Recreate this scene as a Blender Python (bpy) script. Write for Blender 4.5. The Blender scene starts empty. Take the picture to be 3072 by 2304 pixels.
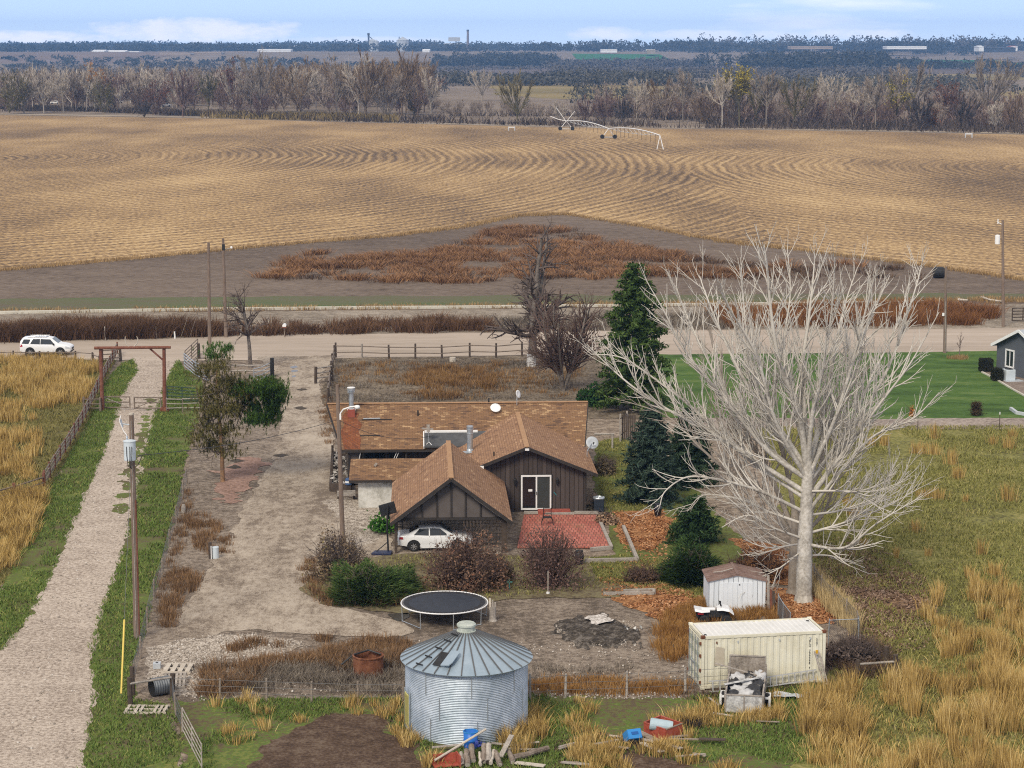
import bpy, bmesh, math, random
import numpy as np
from mathutils import Vector, Matrix
PI = math.pi; R = math.radians
SC = bpy.context.scene; COL = SC.collection
# ---- the drone camera, from which ground points were surveyed: 30 m up, 9.25 degrees down
HC = 30.0; FPX = 6215.0; TH = R(9.25); CT, ST = math.cos(TH), math.sin(TH); K = 3072 / 2212
def ray(x, y):
    u = (x - 1536) / FPX; v = (y - 1152) / FPX
    return Vector((u, CT - v * ST, -ST - v * CT))
def g(x, y, z=0.0):
    d = ray(x, y); t = (z - HC) / d.z
    return Vector((d.x * t, d.y * t, z))
def at(x, y, Y):
    d = ray(x, y); t = Y / d.y
    return Vector((d.x * t, Y, HC + d.z * t))
def gd(x, y, z=0.0): return g(x * K, y * K, z)
def atd(x, y, Y): return at(x * K, y * K, Y)
def V3(*a): return Vector(a)

# ---- materials
def new_mat(name):
    m = bpy.data.materials.new(name); m.use_nodes = True
    nt = m.node_tree; nt.nodes.clear()
    out = nt.nodes.new('ShaderNodeOutputMaterial'); b = nt.nodes.new('ShaderNodeBsdfPrincipled')
    nt.links.new(b.outputs[0], out.inputs[0])
    return m, nt, b
def nd(nt, typ, **kw):
    n = nt.nodes.new(typ)
    for k, v in kw.items(): setattr(n, k, v)
    return n
def lk(nt, a, b): nt.links.new(a, b)
def mth(nt, op, a, b=None, clamp=False):
    n = nd(nt, 'ShaderNodeMath', operation=op); n.use_clamp = clamp
    for i, x in enumerate((a, b)):
        if x is None: continue
        if isinstance(x, (int, float)): n.inputs[i].default_value = x
        else: lk(nt, x, n.inputs[i])
    return n.outputs[0]
def ramp(nt, fac, cols, lo=0.0, hi=1.0):
    r = nd(nt, 'ShaderNodeValToRGB'); e = r.color_ramp.elements
    n = len(cols)
    while len(e) < n: e.new(0.5)
    for i, c in enumerate(cols):
        e[i].position = lo + (hi - lo) * i / max(1, n - 1); e[i].color = (c[0], c[1], c[2], 1)
    lk(nt, fac, r.inputs[0]); return r.outputs[0]
def coords(nt, kind, stretch=(1, 1, 1)):
    if kind == 'world': o = nd(nt, 'ShaderNodeNewGeometry').outputs['Position']
    else: o = nd(nt, 'ShaderNodeTexCoord').outputs[kind]
    if stretch != (1, 1, 1):
        mp = nd(nt, 'ShaderNodeMapping'); mp.inputs['Scale'].default_value = stretch
        lk(nt, o, mp.inputs[0]); o = mp.outputs[0]
    return o
def noise(nt, co, scale, detail=4, rough=.6, dist=0):
    n = nd(nt, 'ShaderNodeTexNoise'); lk(nt, co, n.inputs['Vector'])
    n.inputs['Scale'].default_value = scale; n.inputs['Detail'].default_value = detail
    n.inputs['Roughness'].default_value = rough; n.inputs['Distortion'].default_value = dist
    return n.outputs['Fac']
def mix(nt, f, a, b, mode='MIX'):
    n = nd(nt, 'ShaderNodeMix', data_type='RGBA', blend_type=mode)
    for i, x in ((0, f), (6, a), (7, b)):
        if isinstance(x, (int, float)): n.inputs[i].default_value = x
        elif isinstance(x, tuple): n.inputs[i].default_value = (x[0], x[1], x[2], 1)
        else: lk(nt, x, n.inputs[i])
    return n.outputs[2]
def bump(nt, b, h, strength, dist=.02):
    n = nd(nt, 'ShaderNodeBump'); n.inputs['Strength'].default_value = strength; n.inputs['Distance'].default_value = dist
    lk(nt, h, n.inputs['Height']); lk(nt, n.outputs[0], b.inputs['Normal'])
def mat(name, cols, scales=((2.0, 1.0),), rough=.8, metal=0.0, spec=.3, src='noise', co='Object', stretch=(1, 1, 1), lo=.25, hi=.75, bmp=0.0, bscale=30, trans=0.0):
    m, nt, b = new_mat(name)
    b.inputs['Roughness'].default_value = rough; b.inputs['Metallic'].default_value = metal
    b.inputs['Specular IOR Level'].default_value = spec
    if len(cols) == 1 and not bmp:
        b.inputs['Base Color'].default_value = (*cols[0], 1); return m
    c = coords(nt, co, stretch); f = None
    for s, w in scales:
        x = mth(nt, 'MULTIPLY', mth(nt, 'SUBTRACT', noise(nt, c, s), .5), w)
        f = x if f is None else mth(nt, 'ADD', f, x)
    f = mth(nt, 'ADD', f, .5)
    if src == 'island':
        isl = nd(nt, 'ShaderNodeNewGeometry').outputs['Random Per Island']
        f = mth(nt, 'ADD', mth(nt, 'MULTIPLY', f, .5), mth(nt, 'MULTIPLY', isl, .5))
    if len(cols) > 1: lk(nt, ramp(nt, f, cols, lo, hi), b.inputs['Base Color'])
    else: b.inputs['Base Color'].default_value = (*cols[0], 1)
    if bmp: bump(nt, b, noise(nt, c, bscale, 3), bmp)
    return m
def ground_mat(name, cols, scales=((.04, .5), (.35, .7), (3.0, 1.0)), lo=.2, hi=.8, bscale=6, bmp=.6, stretch=(1, 1, 1)):
    scales = [(s, w * (1.9 if s >= 1.5 else 1.35)) for s, w in scales]
    m = mat(name, cols, scales, rough=.95, spec=.1, co='world', lo=lo, hi=hi, stretch=stretch)
    nt = m.node_tree; b = [n for n in nt.nodes if n.type == 'BSDF_PRINCIPLED'][0]
    bump(nt, b, noise(nt, coords(nt, 'world'), bscale, 4), bmp, .08)
    return m
def foliage(name, cols, scale=.6, lo=.15, hi=.85):
    return mat(name, cols, ((scale, 1.6),), rough=.9, spec=.08, src='island', lo=lo, hi=hi)

# ---- mesh building
def npmesh(name, Vt, Fc):
    Vt = np.ascontiguousarray(Vt, dtype=np.float32); Fc = np.ascontiguousarray(Fc, dtype=np.int32)
    me = bpy.data.meshes.new(name); k = Fc.shape[1]
    me.vertices.add(len(Vt)); me.vertices.foreach_set('co', Vt.ravel())
    me.loops.add(Fc.size); me.loops.foreach_set('vertex_index', Fc.ravel())
    me.polygons.add(len(Fc)); me.polygons.foreach_set('loop_start', np.arange(0, Fc.size, k, dtype=np.int32))
    me.update(calc_edges=True)
    return me
def link(name, me, m=None, parent=None, origin=None):
    o = bpy.data.objects.new(name, me); COL.objects.link(o)
    if m is not None:
        for x in (m if isinstance(m, (list, tuple)) else [m]): me.materials.append(x)
    if parent is not None: o.parent = parent
    if origin is not None: o.location = origin
    return o
def wloc(o):
    v = Vector((0, 0, 0))
    while o is not None: v += o.location; o = o.parent
    return v
def np_obj(name, Vt, Fc, m, parent=None, origin=None, smooth=False):
    """Vt in world space; stored relative to the parent's or the given origin."""
    off = wloc(parent) if parent is not None else (Vector(origin) if origin is not None else Vector((0, 0, 0)))
    me = npmesh(name, np.asarray(Vt) - np.array(off), Fc)
    if smooth: me.polygons.foreach_set('use_smooth', np.ones(len(me.polygons), dtype=bool))
    return link(name, me, m, parent, off if parent is None and origin is not None else None)
def tag(o, label, cat=None, group=None):
    o['label'] = label
    if cat: o['category'] = cat
    if group: o['group'] = group
    return o
def kind(o, k): o['kind'] = k; return o
def thing(name, label, cat, loc=(0, 0, 0), group=None, rz=0.0):
    o = bpy.data.objects.new(name, None); COL.objects.link(o)
    o.location = loc; o.rotation_euler = (0, 0, rz); o.empty_display_size = .2
    return tag(o, label, cat, group)
def copy_tree(o, parent=None):
    c = o.copy(); COL.objects.link(c)
    if parent is not None: c.parent = parent
    for ch in list(o.children): copy_tree(ch, c)
    return c

class MB:
    """collects faces, then links them as ONE mesh object"""
    def __init__(s): s.v = []; s.f = []; s.uv = []
    def add(s, vs, fs, uvs=None):
        b = len(s.v); s.v += [tuple(v) for v in vs]
        for i, f in enumerate(fs):
            s.f.append([b + k for k in f])
            s.uv.append(uvs[i] if uvs else [(vs[k][0], vs[k][2]) for k in f])
        return s
    def box(s, c, size, rz=0.0, M=None):
        x, y, z = size[0] / 2, size[1] / 2, size[2] / 2
        M = M or Matrix.Rotation(rz, 3, 'Z'); c = Vector(c)
        vs = [c + M @ Vector((i * x, j * y, k * z)) for k in (-1, 1) for j in (-1, 1) for i in (-1, 1)]
        return s.add(vs, [(0, 2, 3, 1), (4, 5, 7, 6), (0, 1, 5, 4), (2, 6, 7, 3), (0, 4, 6, 2), (1, 3, 7, 5)])
    def beam(s, p0, p1, w, h, up=None):
        p0, p1 = Vector(p0), Vector(p1); d = (p1 - p0)
        L = d.length; d.normalize()
        up = Vector(up) if up is not None else (Vector((0, 0, 1)) if abs(d.z) < .95 else Vector((0, 1, 0)))
        sx = d.cross(up).normalized(); uz = sx.cross(d)
        vs = [p + sx * (i * w / 2) + uz * (k * h / 2) for p in (p0, p1) for k in (-1, 1) for i in (-1, 1)]
        return s.add(vs, [(0, 1, 3, 2), (4, 6, 7, 5), (0, 4, 5, 1), (2, 3, 7, 6), (0, 2, 6, 4), (1, 5, 7, 3)])
    def tube(s, p0, p1, r0, r1=None, n=8, caps=True):
        r1 = r0 if r1 is None else r1
        p0, p1 = Vector(p0), Vector(p1); d = (p1 - p0).normalized()
        a = d.cross(Vector((0, 0, 1)) if abs(d.z) < .9 else Vector((1, 0, 0))).normalized(); b = d.cross(a)
        vs = []
        for p, r in ((p0, r0), (p1, r1)):
            for i in range(n):
                t = 2 * PI * i / n; vs.append(p + a * (r * math.cos(t)) + b * (r * math.sin(t)))
        fs = [(i, (i + 1) % n, n + (i + 1) % n, n + i) for i in range(n)]
        if caps: fs += [tuple(range(n))[::-1], tuple(range(n, 2 * n))]
        return s.add(vs, fs)
    def path(s, pts, r, n=6, r1=None):
        pts = [Vector(p) for p in pts]
        r1 = r if r1 is None else r1; m = len(pts)
        prev = None; vs = []; fs = []
        for i, p in enumerate(pts):
            d = (pts[min(i + 1, m - 1)] - pts[max(i - 1, 0)]).normalized()
            if prev is None: a = d.cross(Vector((0, 0, 1)) if abs(d.z) < .9 else Vector((1, 0, 0))).normalized()
            else: a = (prev - d * prev.dot(d)).normalized()
            prev = a; b = d.cross(a); rr = r + (r1 - r) * i / max(1, m - 1)
            vs += [p + a * (rr * math.cos(2 * PI * k / n)) + b * (rr * math.sin(2 * PI * k / n)) for k in range(n)]
        for i in range(m - 1):
            fs += [(i * n + k, i * n + (k + 1) % n, (i + 1) * n + (k + 1) % n, (i + 1) * n + k) for k in range(n)]
        fs += [tuple(range(n))[::-1], tuple(range((m - 1) * n, m * n))]
        return s.add(vs, fs)
    def lathe(s, prof, c, n=32, a0=0.0, a1=2 * PI):
        c = Vector(c); full = abs(a1 - a0 - 2 * PI) < 1e-6; m = n if full else n + 1; vs = []
        for r, z in prof:
            for i in range(m):
                t = a0 + (a1 - a0) * i / n; vs.append((c.x + r * math.cos(t), c.y + r * math.sin(t), c.z + z))
        fs = []
        for j in range(len(prof) - 1):
            for i in range(n):
                k = (i + 1) % m; fs.append((j * m + i, j * m + k, (j + 1) * m + k, (j + 1) * m + i))
        return s.add(vs, fs)
    def prism(s, pts, ext):
        """polygon (3-D points) pushed along ext"""
        pts = [Vector(p) for p in pts]; e = Vector(ext); n = len(pts)
        vs = pts + [p + e for p in pts]
        return s.add(vs, [tuple(range(n)), tuple(range(n, 2 * n))[::-1]] + [(i, n + i, n + (i + 1) % n, (i + 1) % n) for i in range(n)])
    def loft(s, secs):
        n = len(secs[0]); vs = [p for q in secs for p in q]; fs = []
        for j in range(len(secs) - 1):
            for i in range(n): fs.append((j * n + i, j * n + (i + 1) % n, (j + 1) * n + (i + 1) % n, (j + 1) * n + i))
        fs += [tuple(range(n))[::-1], tuple(range((len(secs) - 1) * n, len(secs) * n))]
        return s.add(vs, fs)
    def mesh(s, name, off=Vector((0, 0, 0))):
        me = bpy.data.meshes.new(name); o = Vector(off)
        me.from_pydata([(v[0] - o.x, v[1] - o.y, v[2] - o.z) for v in s.v], [], s.f)
        ul = me.uv_layers.new(name='UVMap'); flat = [c for u in s.uv for p in u for c in p]
        ul.data.foreach_set('uv', flat); me.update()
        return me
    def build(s, name, m, parent=None, origin=None, smooth=False, bevel=0.0, local=False, fix=True):
        off = Vector((0, 0, 0))
        if not local: off = wloc(parent) if parent is not None else (Vector(origin) if origin is not None else off)
        me = s.mesh(name, off)
        if fix:
            bm = bmesh.new(); bm.from_mesh(me); bmesh.ops.recalc_face_normals(bm, faces=bm.faces); bm.to_mesh(me); bm.free()
        if smooth: me.polygons.foreach_set('use_smooth', np.ones(len(me.polygons), dtype=bool))
        o = link(name, me, m, parent, off if (parent is None and origin is not None) else None)
        if bevel:
            b = o.modifiers.new('bevel', 'BEVEL'); b.width = bevel; b.segments = 2; b.limit_method = 'ANGLE'
        return o

# ---- noise and polygon helpers (numpy)
def hash2(ix, iy, seed):
    h = (ix.astype(np.int64) * 374761393 + iy.astype(np.int64) * 668265263 + seed * 144665) & 0xFFFFFFFF
    h = ((h ^ (h >> 13)) * 1274126177) & 0xFFFFFFFF
    return ((h ^ (h >> 16)) & 0xFFFF) / 65535.0
def vnoise(x, y, seed=0):
    ix, iy = np.floor(x), np.floor(y); fx, fy = x - ix, y - iy
    fx = fx * fx * (3 - 2 * fx); fy = fy * fy * (3 - 2 * fy)
    a = hash2(ix, iy, seed); b = hash2(ix + 1, iy, seed); c = hash2(ix, iy + 1, seed); d = hash2(ix + 1, iy + 1, seed)
    return (a * (1 - fx) + b * fx) * (1 - fy) + (c * (1 - fx) + d * fx) * fy
def fbm(x, y, seed=0, oct=3):
    s = 0; a = 1; t = 0
    for k in range(oct): s = s + a * vnoise(x * 2 ** k, y * 2 ** k, seed + k); t += a; a *= .55
    return s / t
def inside(poly, x, y):
    p = np.asarray([(q[0], q[1]) for q in poly]); r = np.zeros(x.shape, bool); n = len(p)
    for i in range(n):
        x0, y0 = p[i]; x1, y1 = p[(i + 1) % n]
        c = ((y0 > y) != (y1 > y))
        if y1 != y0: r ^= c & (x < (x1 - x0) * (y - y0) / (y1 - y0) + x0)
    return r
def sdist(poly, x, y):
    p = np.asarray([(q[0], q[1]) for q in poly]); d = np.full(x.shape, 1e18); n = len(p)
    for i in range(n):
        a = p[i]; b = p[(i + 1) % n]; e = b - a; L = max(1e-9, e @ e)
        t = np.clip(((x - a[0]) * e[0] + (y - a[1]) * e[1]) / L, 0, 1)
        d = np.minimum(d, (x - a[0] - t * e[0]) ** 2 + (y - a[1] - t * e[1]) ** 2)
    d = np.sqrt(d); return np.where(inside(poly, x, y), d, -d)
def sheet(name, poly, z, m, cell=.5, amp=.4, nscale=1.2, seed=1, knd='structure'):
    """a ground sheet with a ragged natural edge (marching squares over polygon distance + noise)"""
    p = np.asarray([(q[0], q[1]) for q in poly]); lo = p.min(0) - amp - cell; hi = p.max(0) + amp + cell
    nx = int((hi[0] - lo[0]) / cell) + 2; ny = int((hi[1] - lo[1]) / cell) + 2
    X, Y = np.meshgrid(lo[0] + np.arange(nx) * cell, lo[1] + np.arange(ny) * cell)
    Fv = sdist(poly, X, Y) + amp * 2 * (fbm(X * nscale, Y * nscale, seed) - .5)
    pos = Fv > 0
    idx = np.arange(nx * ny).reshape(ny, nx)
    cs = pos[:-1, :-1].astype(int) + pos[:-1, 1:] + pos[1:, 1:] + pos[1:, :-1]
    j, i = np.where(cs == 4)
    quads = np.stack([idx[j, i], idx[j, i + 1], idx[j + 1, i + 1], idx[j + 1, i]], 1)
    used = np.unique(quads) if len(quads) else np.array([], int)
    mp = np.full(nx * ny, -1); mp[used] = np.arange(len(used))
    vs = [(a, b, z) for a, b in zip(X.ravel()[used].tolist(), Y.ravel()[used].tolist())]
    fs = mp[quads].tolist() if len(quads) else []
    j, i = np.where((cs > 0) & (cs < 4))
    for jj, ii in zip(j.tolist(), i.tolist()):
        cn = [(jj, ii), (jj, ii + 1), (jj + 1, ii + 1), (jj + 1, ii)]; pl = []
        for k in range(4):
            a, b = cn[k], cn[(k + 1) % 4]; fa, fb = Fv[a], Fv[b]
            if fa > 0: pl.append((X[a], Y[a], z))
            if (fa > 0) != (fb > 0):
                t = fa / (fa - fb); pl.append((X[a] + (X[b] - X[a]) * t, Y[a] + (Y[b] - Y[a]) * t, z))
        if len(pl) >= 3:
            b0 = len(vs); vs += [(float(q[0]), float(q[1]), z) for q in pl]; fs.append(list(range(b0, b0 + len(pl))))
    me = bpy.data.meshes.new(name); me.from_pydata(vs, [], fs); me.update()
    o = link(name, me, m)
    if knd: kind(o, knd)
    return o
def PD(*pts): return [gd(x, y) for x, y in pts]
def scatter(poly, n, rs, nscale=0.0, thr=.0, seed=3):
    """n random ground points in a polygon, optionally only where a noise field is high"""
    p = np.asarray([(q[0], q[1]) for q in poly]); lo, hi = p.min(0), p.max(0); out = np.zeros((0, 2)); it = 0
    while len(out) < n and it < 60:
        q = lo + rs.rand(n * 3, 2) * (hi - lo); k = inside(poly, q[:, 0], q[:, 1])
        if nscale: k &= fbm(q[:, 0] * nscale, q[:, 1] * nscale, seed) > thr + .12 * (rs.rand(len(q)) - .5)
        out = np.concatenate([out, q[k]]); it += 1
    return out[:n]
def blades(P, h, lean, w, rs):
    """bent tapering blades: P (N,3) roots, h heights, lean (N,2) tip offsets, w widths -> verts, tris"""
    N = len(P); a = rs.rand(N) * 2 * PI; s = np.stack([np.cos(a), np.sin(a), np.zeros(N)], 1) * (np.asarray(w) / 2)[:, None]
    L = np.concatenate([lean, np.zeros((N, 1))], 1); up = np.zeros((N, 3)); up[:, 2] = h
    mid = P + up * .6 + L * .35; tip = P + up + L
    Vt = np.stack([P - s, P + s, mid - s * .75, mid + s * .75, tip], 1).reshape(-1, 3)
    b = (np.arange(N) * 5)[:, None]
    Fc = np.stack([b + np.array([0, 1, 3]), b + np.array([0, 3, 2]), b + np.array([2, 3, 4])], 1).reshape(-1, 3)
    return Vt, Fc
def leafs(P, size, rs, flat=0.0, asp=.5):
    """diamond leaves with random tilt"""
    N = len(P); a = rs.randn(N, 3); a[:, 2] *= (1 - flat); a /= np.linalg.norm(a, axis=1)[:, None] + 1e-9
    b = rs.randn(N, 3); b[:, 2] *= (1 - flat); b -= a * (a * b).sum(1)[:, None]; b /= np.linalg.norm(b, axis=1)[:, None] + 1e-9
    sz = (np.asarray(size) * np.ones(N))[:, None]
    Vt = np.stack([P - a * sz, P - b * sz * asp, P + a * sz, P + b * sz * asp], 1).reshape(-1, 3)
    Fc = (np.arange(N) * 4)[:, None] + np.arange(4)
    return Vt, Fc
def tubes(segs, n=4):
    S = np.asarray(segs, float); N = len(S); p0, p1 = S[:, :3], S[:, 3:6]; r0, r1 = S[:, 6], S[:, 7]
    d = p1 - p0; d /= np.linalg.norm(d, axis=1)[:, None] + 1e-9
    ref = np.where(np.abs(d[:, 2:3]) < .9, np.array([[0, 0, 1.]]), np.array([[1., 0, 0]]))
    a = np.cross(d, ref); a /= np.linalg.norm(a, axis=1)[:, None] + 1e-9; b = np.cross(d, a)
    t = np.arange(n) * 2 * PI / n
    ring = a[:, None, :] * np.cos(t)[None, :, None] + b[:, None, :] * np.sin(t)[None, :, None]
    Vt = np.concatenate([p0[:, None] + ring * r0[:, None, None], p1[:, None] + ring * r1[:, None, None]], 1).reshape(-1, 3)
    i = np.arange(n); q = np.stack([i, (i + 1) % n, n + (i + 1) % n, n + i], 1)
    Fc = ((np.arange(N) * 2 * n)[:, None, None] + q[None]).reshape(-1, 4)
    return Vt, Fc
def cat_mesh(parts):
    vs, fs, o = [], [], 0
    for v, f in parts: vs.append(v); fs.append(f + o); o += len(v)
    return np.concatenate(vs), np.concatenate(fs)

def tufts(C_, per, ln, w, rs, up=.25):
    """needle tufts: blades radiating from each centre"""
    P_ = np.repeat(C_, per, 0); d = rs.randn(len(P_), 3); d[:, 2] += up; d /= np.linalg.norm(d, axis=1)[:, None]; d *= (ln * (.6 + .6 * rs.rand(len(P_))))[:, None]
    return blades(P_, d[:, 2], d[:, :2], w * np.ones(len(P_)), rs)
# ---- growing branches
def branch(rg, p, d, L, r, lev, P, out):
    n = max(3, int(L / P['step'][lev])); st = L / n; q = Vector(p); d = Vector(d).normalized(); r1 = r * P['taper'][lev]
    pts = [q.copy()]
    for i in range(n):
        w = P['wander'][lev]
        d = (d + Vector((rg.uniform(-w, w), rg.uniform(-w, w), rg.uniform(-w, w) + P['up'][lev]))).normalized()
        e = q + d * st; ra = r + (r1 - r) * i / n; rb = r + (r1 - r) * (i + 1) / n
        out[min(lev, 3)].append((*q, *e, ra, rb)); q = e; pts.append(q.copy())
        if lev + 1 < P['levels']:
            t = (i + 1) / n
            if t < P['bare'][lev]: continue
            k = P['kids'][lev] * st
            c = int(k) + (rg.random() < k - int(k))
            for _ in range(c):
                ax = d.orthogonal().normalized(); ax.rotate(Matrix.Rotation(rg.uniform(0, 2 * PI), 3, d))
                an = R(rg.uniform(*P['ang'][lev])); nd_ = d.copy(); nd_.rotate(Matrix.Rotation(an, 3, ax))
                LL = P['len'][lev] * L * (1.15 - P.get('fall', .7) * t) * rg.uniform(.6, 1.2)
                if LL > P['minL']: branch(rg, q, nd_, LL, max(P['rmin'], min(rb * .75, r * P['rr'][lev])), lev + 1, P, out)
    return pts
def tree_obj(name, label, cat, base, out, mats, group=None, sides=(8, 5, 4, 3), extra=None):
    """segments by level -> thing > trunk, crown"""
    t = thing(name, label, cat, base, group)
    v, f = tubes(out[0], sides[0]); np_obj('trunk', v, f, mats[0], t, smooth=True)
    ps = [tubes(out[k], sides[k]) for k in (1, 2, 3) if out[k]]
    v, f = cat_mesh(ps); np_obj('crown', v, f, mats[1], t)
    return t
# ================= setting: ground sheets, each a few mm above the one below =================
rs = np.random.RandomState(7); rg = random.Random(11)
M_ground = ground_mat('dry_ground', [(.11, .085, .065), (.21, .165, .125), (.33, .27, .21)], ((.01, .35), (.12, .5), (1.6, .8), (7, .6)), lo=.25, hi=.75)
def ground_mesh():
    # flat river plain; far beyond it a low bench of farmland rises about 20 m
    xs = np.linspace(-4200, 4200, 85); ys = np.concatenate([np.linspace(-120, 3000, 30), np.linspace(3060, 7300, 50)])
    X, Y = np.meshgrid(xs, ys)
    s = np.clip((Y - 3300 - 350 * np.sin(X / 900.0)) / 900, 0, 1); s = s * s * (3 - 2 * s)
    Z = s * (19 + 4 * (fbm(X / 700, Y / 900, 5) - .5)) + np.clip((Y - 5200) / 3500, 0, 1) * 12 - .012
    Z = np.where(Y < 3000, -.012, Z)
    n = len(xs); i = np.arange((len(ys) - 1) * n).reshape(len(ys) - 1, n)[:, :-1].ravel()
    return np.stack([X, Y, Z], 2).reshape(-1, 3), np.stack([i, i + 1, i + 1 + n, i + n], 1)
def bench_z(x, y):
    if y < 3000: return 0.0
    s = min(1, max(0, (y - 3300 - 350 * math.sin(x / 900.0)) / 900)); s = s * s * (3 - 2 * s)
    f = float(fbm(np.array([x / 700.0]), np.array([y / 900.0]), 5)[0])
    return s * (19 + 4 * (f - .5)) + min(1, max(0, (y - 5200) / 3500)) * 12 - .012
v, f = ground_mesh(); kind(np_obj('ground', v, f, M_ground, smooth=True), 'structure')

def field_material():
    m, nt, b = new_mat('corn_stubble'); b.inputs['Roughness'].default_value = .95; b.inputs['Specular IOR Level'].default_value = .05
    P = coords(nt, 'world'); nz = noise(nt, P, .035, 3)
    sep = nd(nt, 'ShaderNodeSeparateXYZ'); lk(nt, P, sep.inputs[0])
    def rings(cx, cy, per, ph, sy=1.0):
        mp = nd(nt, 'ShaderNodeMapping'); mp.inputs['Location'].default_value = (-cx, -cy * sy, 0); mp.inputs['Scale'].default_value = (1, sy, 0); lk(nt, P, mp.inputs[0])
        ln = nd(nt, 'ShaderNodeVectorMath', operation='LENGTH'); lk(nt, mp.outputs[0], ln.inputs[0])
        d = mth(nt, 'ADD', ln.outputs['Value'], mth(nt, 'MULTIPLY', nz, 5.0))
        return mth(nt, 'ADD', mth(nt, 'MULTIPLY', mth(nt, 'SINE', mth(nt, 'MULTIPLY', d, 2 * PI / per)), .5), .5), d
    ra, da = rings(-150, 560, 2.7, 0, .62); rb, db = rings(150, 505, 2.7, 0, .62)
    # left and right halves follow different turning circles
    side = mth(nt, 'GREATER_THAN', mth(nt, 'ADD', sep.outputs[0], mth(nt, 'MULTIPLY', nz, 20)), 52.0)
    row = mth(nt, 'ADD', mth(nt, 'MULTIPLY', ra, mth(nt, 'SUBTRACT', 1, side)), mth(nt, 'MULTIPLY', rb, side))
    dd = mth(nt, 'ADD', mth(nt, 'MULTIPLY', da, mth(nt, 'SUBTRACT', 1, side)), mth(nt, 'MULTIPLY', db, side))
    # harvester passes: broader light and dark bands along the same circles
    bands = nd(nt, 'ShaderNodeTexNoise', noise_dimensions='1D'); lk(nt, mth(nt, 'MULTIPLY', dd, .16), bands.inputs['W']); bands.inputs['Detail'].default_value = 2
    patch = noise(nt, coords(nt, 'world', (1, .35, 1)), .022, 4); fine = noise(nt, coords(nt, 'world', (1, .5, 1)), 1.5, 4)
    vis = mth(nt, 'MULTIPLY', noise(nt, P, .012, 2), .55)
    fct = mth(nt, 'ADD', mth(nt, 'MULTIPLY', mth(nt, 'SUBTRACT', row, .5), vis), mth(nt, 'MULTIPLY', mth(nt, 'SUBTRACT', bands.outputs['Fac'], .5), .45))
    fct = mth(nt, 'ADD', fct, mth(nt, 'MULTIPLY', mth(nt, 'SUBTRACT', patch, .5), 1.5)); fct = mth(nt, 'ADD', fct, mth(nt, 'MULTIPLY', mth(nt, 'SUBTRACT', fine, .5), 2.2))
    fct = mth(nt, 'ADD', fct, .5)
    lk(nt, ramp(nt, fct, [(.105, .075, .052), (.19, .13, .078), (.30, .20, .105), (.42, .285, .145), (.55, .40, .215)], .08, .95), b.inputs['Base Color'])
    return m
M_field = field_material()
M_fallow = ground_mat('fallow_soil', [(.085, .064, .05), (.15, .115, .09), (.21, .165, .13)], ((.02, .5), (.25, .5), (1.5, .8)), stretch=(.6, 1.3, 1))
sheet('fallow_soil', PD((-800, 440), (2900, 440), (2900, 680), (1500, 672), (600, 684), (0, 690), (-800, 700)), -.006, M_fallow, 5, 3, .05)
FIELD = PD((-900, 247), (0, 249), (400, 255), (700, 263), (960, 269), (1200, 275), (1500, 279), (1800, 283), (2212, 291), (3000, 305), (3000, 670), (2212, 605), (2000, 575), (1850, 552), (1700, 538), (1560, 522), (1400, 492), (1280, 470), (1220, 463), (1120, 466), (1010, 490), (850, 510), (600, 530), (300, 558), (0, 585), (-700, 640))
sheet('crop_field', FIELD, .004, M_field, 3, 1.2, .15, 2)
M_track = ground_mat('field_track', [(.30, .25, .19), (.42, .36, .28)], ((.1, 1), (2, .5)))
sheet('field_track', PD((-300, 243.5), (0, 245.2), (400, 251.5), (840, 263.3), (1150, 270.5), (1500, 275), (2212, 287), (2212, 288.6), (1500, 276.4), (1150, 271.8), (840, 265), (400, 253.2), (0, 246.9), (-300, 245.2)), .012, M_track, 2, .6, .3)
M_strip = ground_mat('cover_crop', [(.13, .105, .08), (.12, .125, .065), (.075, .12, .045)], ((.03, 1.2), (.5, .6), (3, .5)), stretch=(.3, 1.5, 1))
sheet('green_strip', PD((-700, 655), (0, 646), (600, 640), (1100, 638), (1500, 637), (2000, 634), (2300, 634), (2300, 650), (2000, 650), (1500, 652), (1100, 659), (600, 667), (0, 673), (-700, 690)), .004, M_strip, 1.5, 1.6, .25, 4)
M_bank = ground_mat('ditch_bank', [(.14, .115, .09), (.25, .21, .165), (.38, .33, .27)], ((.08, .6), (.8, .8), (4, .7)))
sheet('ditch_bank', PD((-700, 690), (0, 678), (600, 672), (1100, 667), (1500, 662), (2300, 655), (2600, 655), (2600, 720), (2212, 712), (1100, 720), (600, 727), (0, 742), (-700, 750)), .010, M_bank, 1.2, .8, .3, 5)
M_road = ground_mat('gravel_road', [(.30, .25, .20), (.40, .335, .275), (.48, .41, .345)], ((.05, .5), (.35, .5), (3, .4)), stretch=(.12, 1.6, 1), bmp=.25)
sheet('gravel_road', PD((-700, 748), (0, 740), (300, 733), (600, 724), (1100, 718), (1500, 713), (2212, 709), (2900, 705), (2900, 752), (2212, 757), (1900, 762), (1500, 765), (1100, 768), (720, 774), (560, 778), (390, 780), (280, 780), (180, 777), (0, 775), (-700, 780)), .016, M_road, .8, .5, .5, 6)
M_pen = ground_mat('weedy_pen', [(.07, .055, .04), (.15, .118, .085), (.25, .205, .15)], ((.1, .6), (.7, .8), (3.5, 1.0)))
sheet('weedy_pen', PD((725, 772), (1100, 768), (1420, 765), (1425, 860), (1425, 905), (700, 905), (692, 850)), .010, M_pen, .4, .5, .8, 8)
M_drive = ground_mat('packed_dirt', [(.17, .135, .105), (.28, .23, .18), (.355, .30, .24), (.43, .37, .30)], ((.07, .7), (.35, 1.0), (1.3, .6), (2.5, .5), (10, .55)), bmp=.35, stretch=(1.5, .75, 1))
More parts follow.
